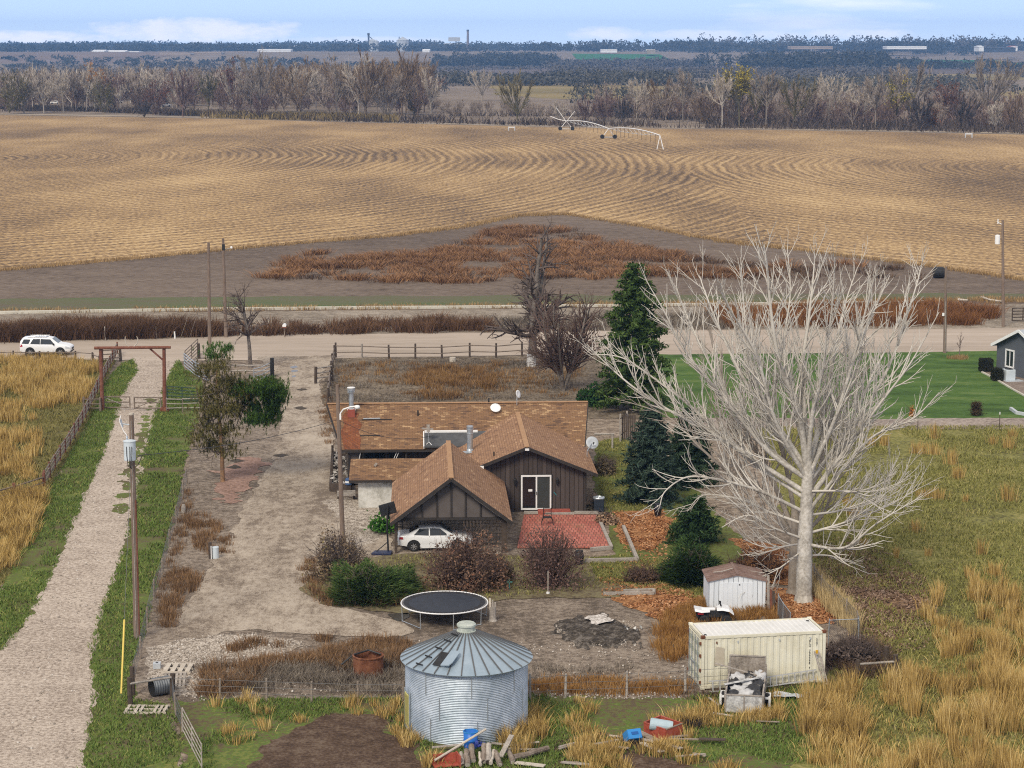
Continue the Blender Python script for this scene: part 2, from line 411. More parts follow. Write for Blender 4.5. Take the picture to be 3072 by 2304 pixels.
DRIVE = PD((548, 770), (730, 768), (708, 790), (690, 815), (692, 850), (706, 885), (716, 930), (722, 1000), (720, 1060), (738, 1110), (770, 1130), (840, 1140), (850, 1180), (1000, 1195), (1080, 1190), (1075, 1215), (880, 1215), (760, 1200), (700, 1230), (668, 1265), (690, 1300), (780, 1325), (850, 1335), (900, 1360), (880, 1378), (700, 1372), (560, 1362), (480, 1365), (430, 1380), (380, 1372), (395, 1320), (425, 1272), (470, 1205), (500, 1155), (525, 1100), (560, 1040), (590, 990), (605, 930), (612, 880), (612, 830), (590, 800))
M_yard = ground_mat('yard_dirt', [(.10, .08, .062), (.19, .152, .12), (.30, .25, .20)], ((.08, .6), (.6, .8), (3, .9), (12, .6)))
sheet('yard_dirt', PD((290, 1500), (300, 1400), (318, 1340), (345, 1240), (375, 1140), (395, 1050), (415, 980), (450, 900), (480, 830), (560, 800), (720, 900), (1000, 1000), (1330, 1250), (1420, 1300), (1500, 1345), (1520, 1440), (1700, 1450), (1720, 1480), (1480, 1508), (1000, 1522), (380, 1522)), -.003, M_yard, .5, .4, .8, 9)
sheet('driveway', DRIVE, .020, M_drive, .3, .45, .9, 10)
M_rock = ground_mat('pale_rubble', [(.16, .13, .105), (.33, .28, .225), (.55, .49, .42)], ((.2, .5), (2.5, .8), (9, 1.3)), bscale=12)
sheet('rubble_patch', PD((320, 1400), (430, 1372), (560, 1368), (650, 1392), (600, 1430), (560, 1470), (430, 1510), (330, 1495)), .012, M_rock, .25, .6, .8, 11)
sheet('rubble_strip', PD((700, 1080), (745, 1075), (840, 1100), (845, 1150), (760, 1200), (735, 1130)), .024, M_rock, .25, .5, .8, 12)
M_lane = ground_mat('lane_gravel', [(.22, .175, .14), (.41, .345, .285), (.56, .485, .41)], ((.07, .35), (.6, .4), (5, .9), (16, .7)), bscale=14, bmp=.4)
LANE = PD((285, 772), (390, 772), (372, 800), (350, 850), (330, 910), (318, 960), (305, 1010), (296, 1060), (288, 1110), (278, 1150), (262, 1205), (245, 1260), (225, 1310), (208, 1360), (200, 1410), (203, 1460), (207, 1510), (196, 1560), (188, 1610), (180, 1659), (160, 1740), (-300, 1740), (-300, 1440), (-100, 1430), (0, 1405), (40, 1365), (80, 1300), (112, 1230), (140, 1170), (165, 1110), (195, 1040), (222, 980), (238, 930), (252, 890), (270, 840), (296, 800))
M_verge = ground_mat('green_verge', [(.11, .085, .055), (.12, .12, .045), (.105, .15, .035), (.2, .2, .06)], ((.1, .8), (.8, .7), (4, .7)), lo=.2, hi=.85)
VERGE = PD((262, 785), (290, 775), (385, 775), (400, 800), (430, 805), (440, 840), (430, 900), (410, 960), (398, 1010), (388, 1070), (375, 1120), (360, 1170), (345, 1230), (335, 1280), (322, 1330), (312, 1380), (290, 1420), (285, 1470), (290, 1510), (360, 1520), (375, 1560), (385, 1610), (400, 1659), (400, 1740), (-400, 1740), (-400, 1300), (0, 1275), (40, 1210), (70, 1130), (100, 1065), (140, 1000), (175, 940), (205, 880), (225, 830))
sheet('grass_verge', VERGE, .006, M_verge, .4, .5, .8, 13)
sheet('gravel_lane', LANE, .014, M_lane, .3, .45, .9, 14)
sheet('lane_grass', PD((322, 860), (334, 860), (320, 920), (308, 980), (292, 1040), (272, 1110), (256, 1110), (266, 1040), (288, 980), (304, 920)), .018, M_verge, .2, .8, 1.2, 15)
M_past = ground_mat('dry_pasture', [(.10, .085, .035), (.16, .145, .05), (.25, .205, .08)], ((.08, .7), (.7, .7), (4, .8)))
LPAST = PD((-500, 770), (0, 775), (180, 776), (250, 777), (225, 830), (205, 880), (175, 940), (140, 1000), (100, 1065), (70, 1130), (40, 1210), (0, 1275), (-400, 1300))
sheet('west_pasture', LPAST, .002, M_past, .6, .4, .6, 16)
M_lawn = ground_mat('mown_lawn', [(.04, .075, .018), (.06, .115, .026), (.085, .145, .034), (.13, .175, .055)], ((.05, 1.0), (.4, .9), (4, .5)), stretch=(.4, 1.1, 1), bmp=.3)
sheet('mown_lawn', PD((1420, 764), (1500, 763), (1900, 762), (2140, 758), (2420, 757), (2420, 905), (1880, 907), (1500, 905), (1420, 900)), .0135, M_lawn, .5, .3, .6, 17)
sheet('gravel_strip', PD((1500, 902), (1880, 905), (2420, 901), (2420, 925), (1880, 928), (1500, 926)), .014, ground_mat('strip_gravel', [(.17, .135, .115), (.29, .24, .205), (.40, .34, .29)], ((.3, .6), (3, 1))), .3, .35, 1, 18)
M_olive = ground_mat('olive_pasture', [(.09, .08, .035), (.155, .15, .048), (.215, .205, .065), (.29, .25, .10)], ((.07, .8), (.8, .8), (3.5, 1.0)), lo=.2, hi=.85)
RPAST = PD((1640, 924), (2600, 918), (2700, 1740), (1690, 1740), (1730, 1560), (1760, 1480), (1850, 1400), (1840, 1350), (1790, 1270), (1730, 1180), (1690, 1100))
sheet('east_pasture', RPAST, .006, M_olive, .5, .5, .7, 19)
M_litter = ground_mat('leaf_litter', [(.085, .055, .035), (.17, .105, .06), (.27, .175, .105)], ((.2, .6), (2.5, .9), (8, 1.0)))
sheet('brown_litter', PD((1750, 1195), (1850, 1190), (1960, 1230), (2010, 1300), (1940, 1390), (1880, 1430), (1830, 1345), (1785, 1270)), .014, M_litter, .25, 1.6, .8, 20)  # brown leaf litter over the pasture right of the big tree
M_orange = ground_mat('orange_litter', [(.15, .07, .03), (.30, .14, .06), (.45, .24, .11)], ((.2, .5), (2.5, .9), (8, 1.1)))
LIT = [PD((1325, 1105), (1430, 1100), (1455, 1140), (1410, 1190), (1340, 1175)), PD((1320, 1290), (1385, 1270), (1440, 1262), (1512, 1290), (1522, 1330), (1450, 1350), (1380, 1325)),
       PD((1640, 1270), (1780, 1280), (1812, 1330), (1805, 1350), (1690, 1338), (1650, 1300)), PD((1590, 1165), (1690, 1180), (1725, 1262), (1650, 1262))]
M_shlawn = ground_mat('rough_lawn', [(.085, .075, .03), (.11, .125, .035), (.14, .17, .045)], ((.15, .8), (1, .7), (4, .8)))
sheet('side_lawn', PD((1285, 955), (1340, 945), (1420, 985), (1500, 1060), (1600, 1160), (1620, 1260), (1500, 1300), (1400, 1262), (1285, 1255), (1270, 1205), (1330, 1200), (1300, 1110), (1285, 1040)), .006, M_shlawn, .35, .5, .7, 21)
for i, p in enumerate(LIT): sheet('leaf_bed', p, .018, M_orange, .2, .8, .9, 30 + i)
sheet('needle_bed', PD((470, 1010), (540, 985), (580, 1000), (545, 1045), (500, 1085), (470, 1080)), .026, ground_mat('pine_needles', [(.20, .13, .10), (.30, .19, .15), (.38, .26, .21)], ((.4, 1), (4, 1))), .25, 1.2, 1.0, 22)
sheet('garden_bed', PD((655, 1270), (700, 1220), (860, 1195), (1110, 1200), (1270, 1200), (1290, 1250), (1390, 1262), (1330, 1290), (1100, 1295), (900, 1330), (690, 1305)), .028, ground_mat('garden_soil', [(.09, .07, .045), (.155, .125, .075), (.20, .18, .10)], ((.3, .8), (2, .8), (6, .8))), .3, .6, .8, 23)
M_low = ground_mat('low_grass', [(.105, .08, .05), (.13, .12, .05), (.09, .14, .032), (.16, .18, .05)], ((.12, 1.0), (1, .8), (4, .7)), lo=.25, hi=.8)
LOWG = PD((365, 1512), (870, 1508), (1150, 1502), (1480, 1507), (1700, 1472), (1790, 1480), (1790, 1740), (380, 1740), (385, 1600))
sheet('low_grass', LOWG, .004, M_low, .35, .6, .8, 24)
M_brown = ground_mat('turned_soil', [(.055, .036, .026), (.095, .062, .043), (.15, .11, .08)], ((.2, .5), (1.5, .7), (7, .8)))
sheet('turned_soil', PD((650, 1570), (720, 1548), (830, 1550), (880, 1600), (930, 1650), (960, 1740), (540, 1740), (560, 1620)), .010, M_brown, .25, 1.4, .6, 25)
sheet('turned_soil_patch', PD((1190, 1600), (1300, 1580), (1420, 1600), (1500, 1660), (1200, 1670)), .010, M_brown, .25, 1.2, .6, 26)
# burn heap: a low dark mound of ash and rubble
def mound(name, c, rx, ry, h, m, seed):
    n = 44; a = np.linspace(-1, 1, n); X, Y = np.meshgrid(a, a); r = np.sqrt(X * X + Y * Y) * (1 + 1.1 * (fbm(X * 3 + 5, Y * 3 + 2, seed + 1) - .42))
    Z = np.clip(1 - r, 0, 1) ** .8 * h * (.5 + fbm(X * 4 + 9, Y * 4, seed)) + .05 * (fbm(X * 14, Y * 14, seed + 3) - .5) - .05 + .06 * (r < .8)
    i = np.arange((n - 1) * n).reshape(n - 1, n)[:, :-1].ravel()
    kind(np_obj(name, np.stack([c.x + X * rx, c.y + Y * ry, Z], 2).reshape(-1, 3), np.stack([i, i + 1, i + 1 + n, i + n], 1), m, origin=c), 'structure')
M_ash = ground_mat('burnt_soil', [(.035, .03, .025), (.075, .063, .052), (.17, .15, .13)], ((.5, .6), (3, .9), (10, .8)))
mound('ash_mound', gd(1285, 1368), 2.3, 3.6, .45, M_ash, 4)
sheet('ash_patch', PD((1262, 1346), (1300, 1340), (1330, 1350), (1310, 1362), (1275, 1362)), .34, ground_mat('white_ash', [(.25, .22, .19), (.5, .46, .42), (.7, .66, .62)], ((4, 1), (14, 1))), .12, .5, 2.5, 27)
M_wet = mat('wet_mud', [(.055, .048, .04), (.09, .078, .065)], ((.6, 1),), rough=.25, spec=.6, co='world')
for i, p in enumerate([PD((625, 793), (640, 790), (645, 794), (632, 797)), PD((628, 800), (641, 799), (643, 803), (630, 804)), PD((630, 812), (640, 811), (640, 815), (631, 816)), PD((858, 1344), (838, 1327), (880, 1325), (884, 1334))]): sheet('puddle', p, .028, M_wet, .12, .18, 1.5, 40 + i)
M_spot = mat('dark_stain', [(.05, .04, .033), (.10, .085, .07)], ((2, 1),), rough=.95, spec=.05, co='world')
for i, (x, y, a, b) in enumerate([(608, 984, 20, 4), (512, 996, 17, 4), (506, 1010, 16, 5), (652, 842, 14, 3), (650, 882, 16, 4)]):
    sheet('bare_spot', PD((x - a, y), (x, y - b), (x + a, y), (x, y + b)), .030, M_spot, .1, .2, 2.5, 50 + i)
# ---- beyond the field: meadows and farmland seen through the haze
M_mead = ground_mat('meadow', [(.15, .11, .055), (.23, .185, .075), (.30, .22, .11)], ((.006, .9), (.05, .6), (.4, .4)), stretch=(.25, 1, 1))
sheet('meadow', PD((1060, 185), (1200, 184), (1440, 184), (1470, 190), (1500, 200), (1450, 210), (1330, 216), (1150, 212), (1060, 204)), .02, M_mead, 8, 10, .02, 60)
sheet('meadow_edge', PD((1650, 162), (2212, 159), (2500, 160), (2500, 168), (2100, 174), (1650, 173)), .02, M_mead, 10, 10, .02, 61)
sheet('meadow_corner', PD((2150, 200), (2300, 190), (2500, 200), (2500, 240), (2200, 232)), .02, M_mead, 8, 8, .02, 62)
M_marsh = ground_mat('river_flat', [(.075, .055, .05), (.13, .10, .09), (.2, .165, .14)], ((.004, .8), (.03, .8), (.3, .4)), stretch=(.2, 1, 1))
sheet('river_flat', PD((800, 131), (1500, 128), (2600, 128), (2700, 158), (1650, 161), (1300, 178), (800, 178)), .01, M_marsh, 20, 12, .01, 63)
M_green = ground_mat('winter_wheat', [(.03, .13, .04), (.045, .17, .05)], ((.01, 1),), bmp=0)
def bench_sheet(name, x0, x1, y0, y1, m):
    xs = np.linspace(x0, x1, 24); ys = np.linspace(y0, y1, 20); V_ = [(x, y, bench_z(x, y) + .25) for y in ys for x in xs]; n = 24
    i = np.arange(19 * n).reshape(19, n)[:, :-1].ravel(); kind(np_obj(name, np.array(V_), np.stack([i, i + 1, i + 1 + n, i + n], 1), m), 'structure')
bench_sheet('wheat_field', 115, 285, 3350, 4050, M_green); bench_sheet('wheat_field_east', 640, 900, 3080, 3900, M_green)
M_bwheat = ground_mat('bare_field', [(.16, .12, .10), (.24, .18, .15)], ((.01, 1),), bmp=0)
bench_sheet('bare_field', -1000, -600, 3300, 4000, M_bwheat)
def hills():
    xs = np.linspace(-4100, 4100, 120); ys = np.linspace(6500, 7280, 8); X, Y = np.meshgrid(xs, ys)
    Z = 24 + (fbm(X / 1500, Y / 3000, 8, 4) * 20) * np.clip((Y - 6500) / 450, 0, 1) * np.clip((7400 - Y) / 200, .2, 1)
    i = np.arange(7 * 120).reshape(7, 120)[:, :-1].ravel(); kind(np_obj('hills', np.stack([X, Y, Z], 2).reshape(-1, 3), np.stack([i, i + 1, i + 121, i + 120], 1), M_marsh, smooth=True), 'structure')
hills()

# ================= sky, sun, haze, camera =================
SUN_EL, SUN_AZ = R(42), R(205)          # sun behind the camera, a little to the left; veiled by cloud
w = bpy.data.worlds.new('World'); SC.world = w; w.use_nodes = True; nt = w.node_tree; nt.nodes.clear()
wo = nd(nt, 'ShaderNodeOutputWorld'); bg = nd(nt, 'ShaderNodeBackground'); sky = nd(nt, 'ShaderNodeTexSky', sky_type='NISHITA')
sky.sun_disc = False; sky.sun_elevation = SUN_EL; sky.sun_rotation = SUN_AZ; sky.air_density = 1.0; sky.dust_density = .6; sky.ozone_density = 2.5
dirc = nd(nt, 'ShaderNodeTexCoord').outputs['Generated']
sp = nd(nt, 'ShaderNodeSeparateXYZ'); lk(nt, dirc, sp.inputs[0])
mp = nd(nt, 'ShaderNodeMapping'); mp.inputs['Scale'].default_value = (1.0, 1.0, 6.5); lk(nt, dirc, mp.inputs[0])
cl = noise(nt, mp.outputs[0], 5.5, 6, .55); veil = noise(nt, mp.outputs[0], 2.0, 3, .5)
# a pale high cloud deck, with a few brighter banks low over the horizon
low = ramp(nt, sp.outputs[2], [(1, 1, 1), (1, 1, 1), (.35, .35, .35)], .0, .12)
cf = mth(nt, 'MULTIPLY', ramp(nt, cl, [(0, 0, 0), (1, 1, 1)], .56, .70), low)
deck = mix(nt, mth(nt, 'ADD', mth(nt, 'MULTIPLY', veil, .4), .5), sky.outputs[0], (7.3, 6.75, 6.3))
band = ramp(nt, sp.outputs[2], [(1, 1, 1), (.9, .9, .9), (0, 0, 0)], .0, .16)      # clear pale blue low in the sky, brightening to the horizon
base_ = mix(nt, band, deck, mix(nt, ramp(nt, sp.outputs[2], [(0, 0, 0), (1, 1, 1)], .004, .034), (7.6, 9.2, 11.8), (4.5, 6.4, 10.4)))
def bank(az, el, wa, we, k):
    # a low cumulus bank seen toward compass bearing az at elevation el
    az_ = nd(nt, 'ShaderNodeMath', operation='ARCTAN2'); lk(nt, sp.outputs[0], az_.inputs[0]); lk(nt, sp.outputs[1], az_.inputs[1])
    u = mth(nt, 'DIVIDE', mth(nt, 'SUBTRACT', az_.outputs[0], az), wa); v_ = mth(nt, 'DIVIDE', mth(nt, 'SUBTRACT', sp.outputs[2], el), we)
    d = mth(nt, 'ADD', mth(nt, 'MULTIPLY', u, u), mth(nt, 'MULTIPLY', v_, v_)); mpb = nd(nt, 'ShaderNodeMapping'); mpb.inputs['Scale'].default_value = (1, 1, 2.6); lk(nt, dirc, mpb.inputs[0])
    n_ = noise(nt, mpb.outputs[0], 75, 6, .62); x = mth(nt, 'SUBTRACT', mth(nt, 'ADD', mth(nt, 'SUBTRACT', 1, d), mth(nt, 'MULTIPLY', n_, 2.6)), 1.25)
    return mth(nt, 'MULTIPLY', ramp(nt, x, [(0, 0, 0), (1, 1, 1)], 0, 1.0), k)
cc_ = mth(nt, 'MULTIPLY', cf, .6)
for a in ((-.150, .0075, .055, .0062, .9), (-.225, .004, .045, .0035, .9), (-.29, .003, .05, .003, .6), (.045, .0062, .022, .0035, .7), (.10, .0052, .055, .003, .55), (.165, .006, .035, .003, .6), (-.07, .003, .05, .002, .45)): cc_ = mth(nt, 'MAXIMUM', cc_, bank(*a))
lk(nt, mix(nt, cc_, base_, (12.2, 11.8, 12.4)), bg.inputs['Color']); bg.inputs['Strength'].default_value = .10
lk(nt, bg.outputs[0], wo.inputs['Surface'])
sd = bpy.data.lights.new('sun', 'SUN'); sd.energy = 2.1; sd.angle = R(18); sd.color = (1.0, .90, .74)
so = bpy.data.objects.new('sun', sd); COL.objects.link(so)
sv = Vector((math.cos(SUN_EL) * math.sin(SUN_AZ), math.cos(SUN_EL) * math.cos(SUN_AZ), math.sin(SUN_EL)))
so.rotation_euler = sv.to_track_quat('Z', 'Y').to_euler(); so.location = (-40, -20, 80)
hz = MB().box((0, 3600, 59.0), (9000, 7800, 121.0)).build('haze', None); kind(hz, 'stuff')
hm = bpy.data.materials.new('haze'); hm.use_nodes = True; nt = hm.node_tree; nt.nodes.clear()
o_ = nd(nt, 'ShaderNodeOutputMaterial'); pv = nd(nt, 'ShaderNodeVolumePrincipled'); lk(nt, pv.outputs[0], o_.inputs['Volume'])
pv.inputs['Color'].default_value = (.27, .53, 1.0, 1); pv.inputs['Density'].default_value = 1.15e-4; pv.inputs['Anisotropy'].default_value = 0.0
hz.data.materials.append(hm)
cam = bpy.data.cameras.new('camera'); cam.sensor_width = 36; cam.lens = 36 * FPX / 3072; cam.clip_start = .5; cam.clip_end = 20000
co = bpy.data.objects.new('camera', cam); COL.objects.link(co); co.location = (0, 0, HC); co.rotation_euler = (PI / 2 - TH, 0, 0); SC.camera = co
SC.view_settings.view_transform = 'Standard'; SC.view_settings.look = 'None'; SC.view_settings.exposure = .45; SC.view_settings.gamma = 1.0
SC.cycles.volume_bounces = 0; SC.cycles.max_bounces = 5; SC.cycles.diffuse_bounces = 2; SC.cycles.glossy_bounces = 3; SC.cycles.transparent_max_bounces = 12
SC.cycles.use_denoising = False; SC.cycles.use_adaptive_sampling = False; SC.cycles.filter_width = 1.1; SC.cycles.denoiser = 'OPENIMAGEDENOISE'; SC.cycles.denoising_prefilter = 'ACCURATE'
# ================= materials for buildings and things =================
def shingle_mat(name, c0, c1, c2, mort=(.06, .045, .035)):
    m, nt, b = new_mat(name); b.inputs['Roughness'].default_value = .95; b.inputs['Specular IOR Level'].default_value = .1
    uv = nd(nt, 'ShaderNodeUVMap').outputs[0]
    def brick(off, bw, rh):
        br = nd(nt, 'ShaderNodeTexBrick', offset=.5); lk(nt, uv, br.inputs['Vector']); br.inputs['Scale'].default_value = 1
        br.inputs['Brick Width'].default_value = bw; br.inputs['Row Height'].default_value = rh; br.inputs['Mortar Size'].default_value = .012
        br.inputs['Mortar Smooth'].default_value = .4; br.inputs['Bias'].default_value = off
        return br
    br = brick(0, .36, .17); br.inputs['Color1'].default_value = (0, 0, 0, 1); br.inputs['Color2'].default_value = (1, 1, 1, 1); br.inputs['Mortar'].default_value = (.4, .4, .4, 1)
    st = nd(nt, 'ShaderNodeMapping'); st.inputs['Scale'].default_value = (1.6, 5.5, 1); lk(nt, uv, st.inputs[0])
    f = mth(nt, 'ADD', mth(nt, 'MULTIPLY', br.outputs['Color'], .55), mth(nt, 'MULTIPLY', noise(nt, st.outputs[0], 1.1, 3), .7))
    f = mth(nt, 'ADD', f, mth(nt, 'MULTIPLY', mth(nt, 'SUBTRACT', noise(nt, uv, .5, 3), .5), .9))
    col = ramp(nt, f, [c0, c1, c1, c2], .25, 1.05)
    lk(nt, mix(nt, mth(nt, 'MULTIPLY', br.outputs['Fac'], .75), col, mort), b.inputs['Base Color'])
    bump(nt, b, mth(nt, 'SUBTRACT', f, br.outputs['Fac']), .5, .02)
    return m
M_sh_main = shingle_mat('weathered_shingle', (.11, .068, .048), (.225, .13, .072), (.44, .29, .16))
M_sh_new = shingle_mat('tan_shingle', (.19, .11, .072), (.30, .175, .105), (.46, .30, .185), (.11, .068, .048))
M_rust_sh = shingle_mat('rust_stained_shingle', (.12, .05, .03), (.21, .075, .036), (.30, .14, .07))
M_ridge = mat('ridge_cap', [(.30, .17, .09), (.44, .27, .15)], ((4, 1),), rough=.95)
M_fascia = mat('dark_fascia', [(.025, .021, .019), (.045, .038, .034)], ((3, 1),), rough=.7)
def board_mat(name, c0, c1, per=.30):
    m, nt, b = new_mat(name); b.inputs['Roughness'].default_value = .85; b.inputs['Specular IOR Level'].default_value = .15
    uv = nd(nt, 'ShaderNodeUVMap').outputs[0]; sp_ = nd(nt, 'ShaderNodeSeparateXYZ'); lk(nt, uv, sp_.inputs[0])
    x = mth(nt, 'DIVIDE', sp_.outputs[0], per); fr = mth(nt, 'FRACT', x); gr = mth(nt, 'LESS_THAN', fr, .12)
    wn = nd(nt, 'ShaderNodeTexWhiteNoise', noise_dimensions='1D'); lk(nt, mth(nt, 'FLOOR', x), wn.inputs['W'])
    st = nd(nt, 'ShaderNodeMapping'); st.inputs['Scale'].default_value = (6, .7, 1); lk(nt, uv, st.inputs[0])
    f = mth(nt, 'ADD', mth(nt, 'MULTIPLY', wn.outputs['Value'], .5), mth(nt, 'MULTIPLY', noise(nt, st.outputs[0], 1.5, 4), .6))
    lk(nt, mix(nt, gr, ramp(nt, f, [c0, c1], .2, .9), (c0[0] * .45, c0[1] * .45, c0[2] * .45)), b.inputs['Base Color'])
    bump(nt, b, mth(nt, 'MULTIPLY', gr, -1), .8, .02)
    return m
M_board = board_mat('brown_board_siding', (.052, .042, .039), (.095, .077, .07))
M_panel = mat('taupe_panel', [(.095, .08, .074), (.125, .107, .098)], ((1.5, 1),), rough=.85)
M_block = shingle_mat('block_masonry', (.22, .18, .14), (.34, .28, .22), (.44, .37, .30), (.13, .105, .085))
for n in M_block.node_tree.nodes:
    if n.type == 'TEX_BRICK': n.inputs['Brick Width'].default_value = .42; n.inputs['Row Height'].default_value = .21; n.inputs['Mortar Size'].default_value = .02
M_whitewall = mat('weathered_whitewash', [(.36, .35, .31), (.58, .57, .53), (.70, .69, .66)], ((1.2, 1), (6, .5)), rough=.9)
M_white = mat('white_paint', [(.72, .72, .71), (.82, .82, .81)], ((2, 1),), rough=.5)
M_glass = mat('dark_glass', [(.012, .014, .016)], rough=.08, spec=.6)
M_screen = mat('insect_screen', [(.035, .04, .038), (.05, .055, .052)], ((3, 1),), rough=.5)
M_galv = mat('galvanised_steel', [(.42, .46, .49), (.56, .60, .63)], ((3, 1), (14, .4)), rough=.42, metal=.75, spec=.5)
M_black = mat('black_metal', [(.012, .012, .013), (.03, .03, .03)], ((4, 1),), rough=.5)
M_red = mat('faded_red_paint', [(.22, .05, .035), (.33, .09, .06)], ((3, 1),), rough=.7)
M_tar = mat('grey_roll_roofing', [(.055, .057, .06), (.10, .103, .108)], ((1.5, 1), (7, .6)), rough=.8)
M_dish = mat('dish_grey', [(.42, .45, .48), (.52, .55, .58)], ((3, 1),), rough=.45)
M_wood = mat('weathered_wood', [(.13, .10, .078), (.24, .195, .155), (.36, .30, .245)], ((2, .8), (14, .7)), rough=.9)
M_oldwood = mat('grey_wood', [(.17, .15, .13), (.32, .285, .25), (.46, .42, .37)], ((2, .8), (14, .8)), rough=.9)
M_darkwood = mat('dark_post_wood', [(.045, .033, .026), (.10, .075, .058)], ((3, .8), (16, .8)), rough=.9)
M_redwood = mat('red_brown_stain', [(.10, .035, .022), (.18, .07, .045), (.25, .12, .085)], ((2, .9), (14, .7)), rough=.85)
M_pole = mat('pole_wood', [(.11, .078, .06), (.19, .14, .11), (.27, .21, .165)], ((1, .8), (12, .7)), rough=.9, stretch=(1, 1, .12))
M_rust = mat('rust', [(.075, .028, .016), (.16, .06, .03), (.24, .11, .06)], ((3, 1), (14, .6)), rough=.95)
M_wire = mat('fence_wire', [(.16, .16, .16)], rough=.5, metal=.6)
M_chrome = mat('bright_steel', [(.55, .56, .58)], rough=.3, metal=.9)
M_tyre = mat('tyre_rubber', [(.014, .014, .014), (.03, .029, .028)], ((6, 1),), rough=.85)

# ================= the house =================
HA = R(2.6); HO = Vector((.95, 132.3, 0)); hex_ = Vector((math.cos(HA), math.sin(HA), 0)); hey = Vector((-math.sin(HA), math.cos(HA), 0))
def hp(u, v, z=0.0): return HO + hex_ * u + hey * v + Vector((0, 0, z))
def roof_plane(mb, eL, eR, rR, rL, th=.14):
    p = [Vector(q) for q in (eL, eR, rR, rL)]; e = (p[1] - p[0]).normalized(); n = e.cross(p[3] - p[0]).normalized(); s = n.cross(e)
    if n.z < 0: n = -n
    uv = [((q - p[0]).dot(e), (q - p[0]).dot(s)) for q in p]; lo = [q - n * th for q in p]
    mb.add(p + lo, [(0, 1, 2, 3), (7, 6, 5, 4), (0, 4, 5, 1), (1, 5, 6, 2), (2, 6, 7, 3), (3, 7, 4, 0)],
           [uv, [(0, 0)] * 4] + [[(0, 0), (0, .1), (.1, .1), (.1, 0)]] * 4)
    return n
def wall_quad(mb, a, b, z0, z1, z1b=None, t=.15):
    """upright wall slab from ground point a to b, UV in metres"""
    a, b = Vector(a), Vector(b); d = (b - a); L = d.length; nrm = Vector((d.y, -d.x, 0)).normalized() * -t; z1b = z1 if z1b is None else z1b
    f = [Vector((a.x, a.y, z0)), Vector((b.x, b.y, z0)), Vector((b.x, b.y, z1b)), Vector((a.x, a.y, z1))]; k = [q + nrm for q in f]
    mb.add(f + k, [(0, 1, 2, 3), (7, 6, 5, 4), (0, 4, 5, 1), (1, 5, 6, 2), (2, 6, 7, 3), (3, 7, 4, 0)],
           [[(0, z0), (L, z0), (L, z1b), (0, z1)], [(0, z1), (L, z1b), (L, z0), (0, z0)]] + [[(0, 0), (.1, 0), (.1, .1), (0, .1)]] * 4)
house = thing('farmhouse', 'rambling brown farmhouse with tan shingled gables behind the brick patio', 'house', HO)
# main wing
w_ = MB(); RZ, EZ, RV, EV, BV = 4.9, 2.6, 13.7, 8.37, 19.0
wall_quad(w_, hp(-11.9, 9.0), hp(4.2, 9.0), 0, 2.72)
wall_quad(w_, hp(4.2, 9.0), hp(4.2, 18.4), 0, 2.72); wall_quad(w_, hp(-11.9, 18.4), hp(-11.9, 9.0), 0, 2.72); wall_quad(w_, hp(4.2, 18.4), hp(-11.9, 18.4), 0, 2.72)
for u in (-11.9, 4.2): w_.prism([hp(u, 9.0, 2.72), hp(u, 18.4, 2.72), hp(u, 13.7, 4.7)], hex_ * (.15 if u < 0 else -.15))
wall_m = w_.build('wall', M_board, house)
mr = MB(); roof_plane(mr, hp(-12.3, EV, EZ), hp(4.45, EV, EZ), hp(5.1, RV, RZ), hp(-13.5, RV, RZ))
roof_plane(mr, hp(4.45, BV, EZ), hp(-12.3, BV, EZ), hp(-13.5, RV, RZ), hp(5.1, RV, RZ))
roof_main = mr.build('roof', M_sh_main, house)
MB().beam(hp(-13.5, RV, RZ + .015), hp(5.1, RV, RZ + .015), .34, .05).build('ridge_cap', M_ridge, roof_main)
gt = MB(); gt.beam(hp(-12.3, EV - .05, EZ - .12), hp(4.45, EV - .05, EZ - .12), .08, .16)
for u0, u1 in ((-12.33, -13.53), (4.48, 5.13)): gt.beam(hp(u0, EV, EZ - .1), hp(u1, RV, RZ - .1), .06, .2)
gt.build('fascia', M_fascia, roof_main)
nrm = Vector((hey * -.43 + Vector((0, 0, 1)))).normalized()
def on_main(u, v, h=.0): return hp(u, v, EZ + (v - EV) * (RZ - EZ) / (RV - EV)) + nrm * h
def ragged_strip(pts, m, name, parent):
    b = MB(); b.add(pts, [tuple(range(len(pts)))], [[((p - hp(-12.3, EV, EZ)).dot(hex_), (p - hp(-12.3, EV, EZ)).length) for p in pts]]); return b.build(name, m, parent)
strip = [on_main(-12.15, EV + .02, .012), on_main(-11.05, EV + .02, .012), on_main(-11.0, 9.6, .012), on_main(-11.2, 10.4, .012), on_main(-10.95, 11.2, .012), on_main(-11.35, 11.9, .012), on_main(-11.2, 12.5, .012), on_main(-12.1, 12.9, .012), on_main(-12.4, 12.1, .012), on_main(-12.2, 11.2, .012), on_main(-12.45, 10.4, .012), on_main(-12.3, 9.4, .012)]
ragged_strip(strip, M_rust_sh, 'rust_stain', roof_main)
for u0, u1, v0 in ((-11.0, -8.9, 11.75), (-11.1, -9.7, 9.9)):
    MB().beam(on_main(u0, v0, .03), on_main(u1, v0 + .02, .03), .12, .05).build('flashing_seam', M_fascia, roof_main)
MB().beam(on_main(-10.9, 11.85, .05), on_main(-9.7, 11.87, .05), .07, .05).build('flashing_seam', M_dish, roof_main)
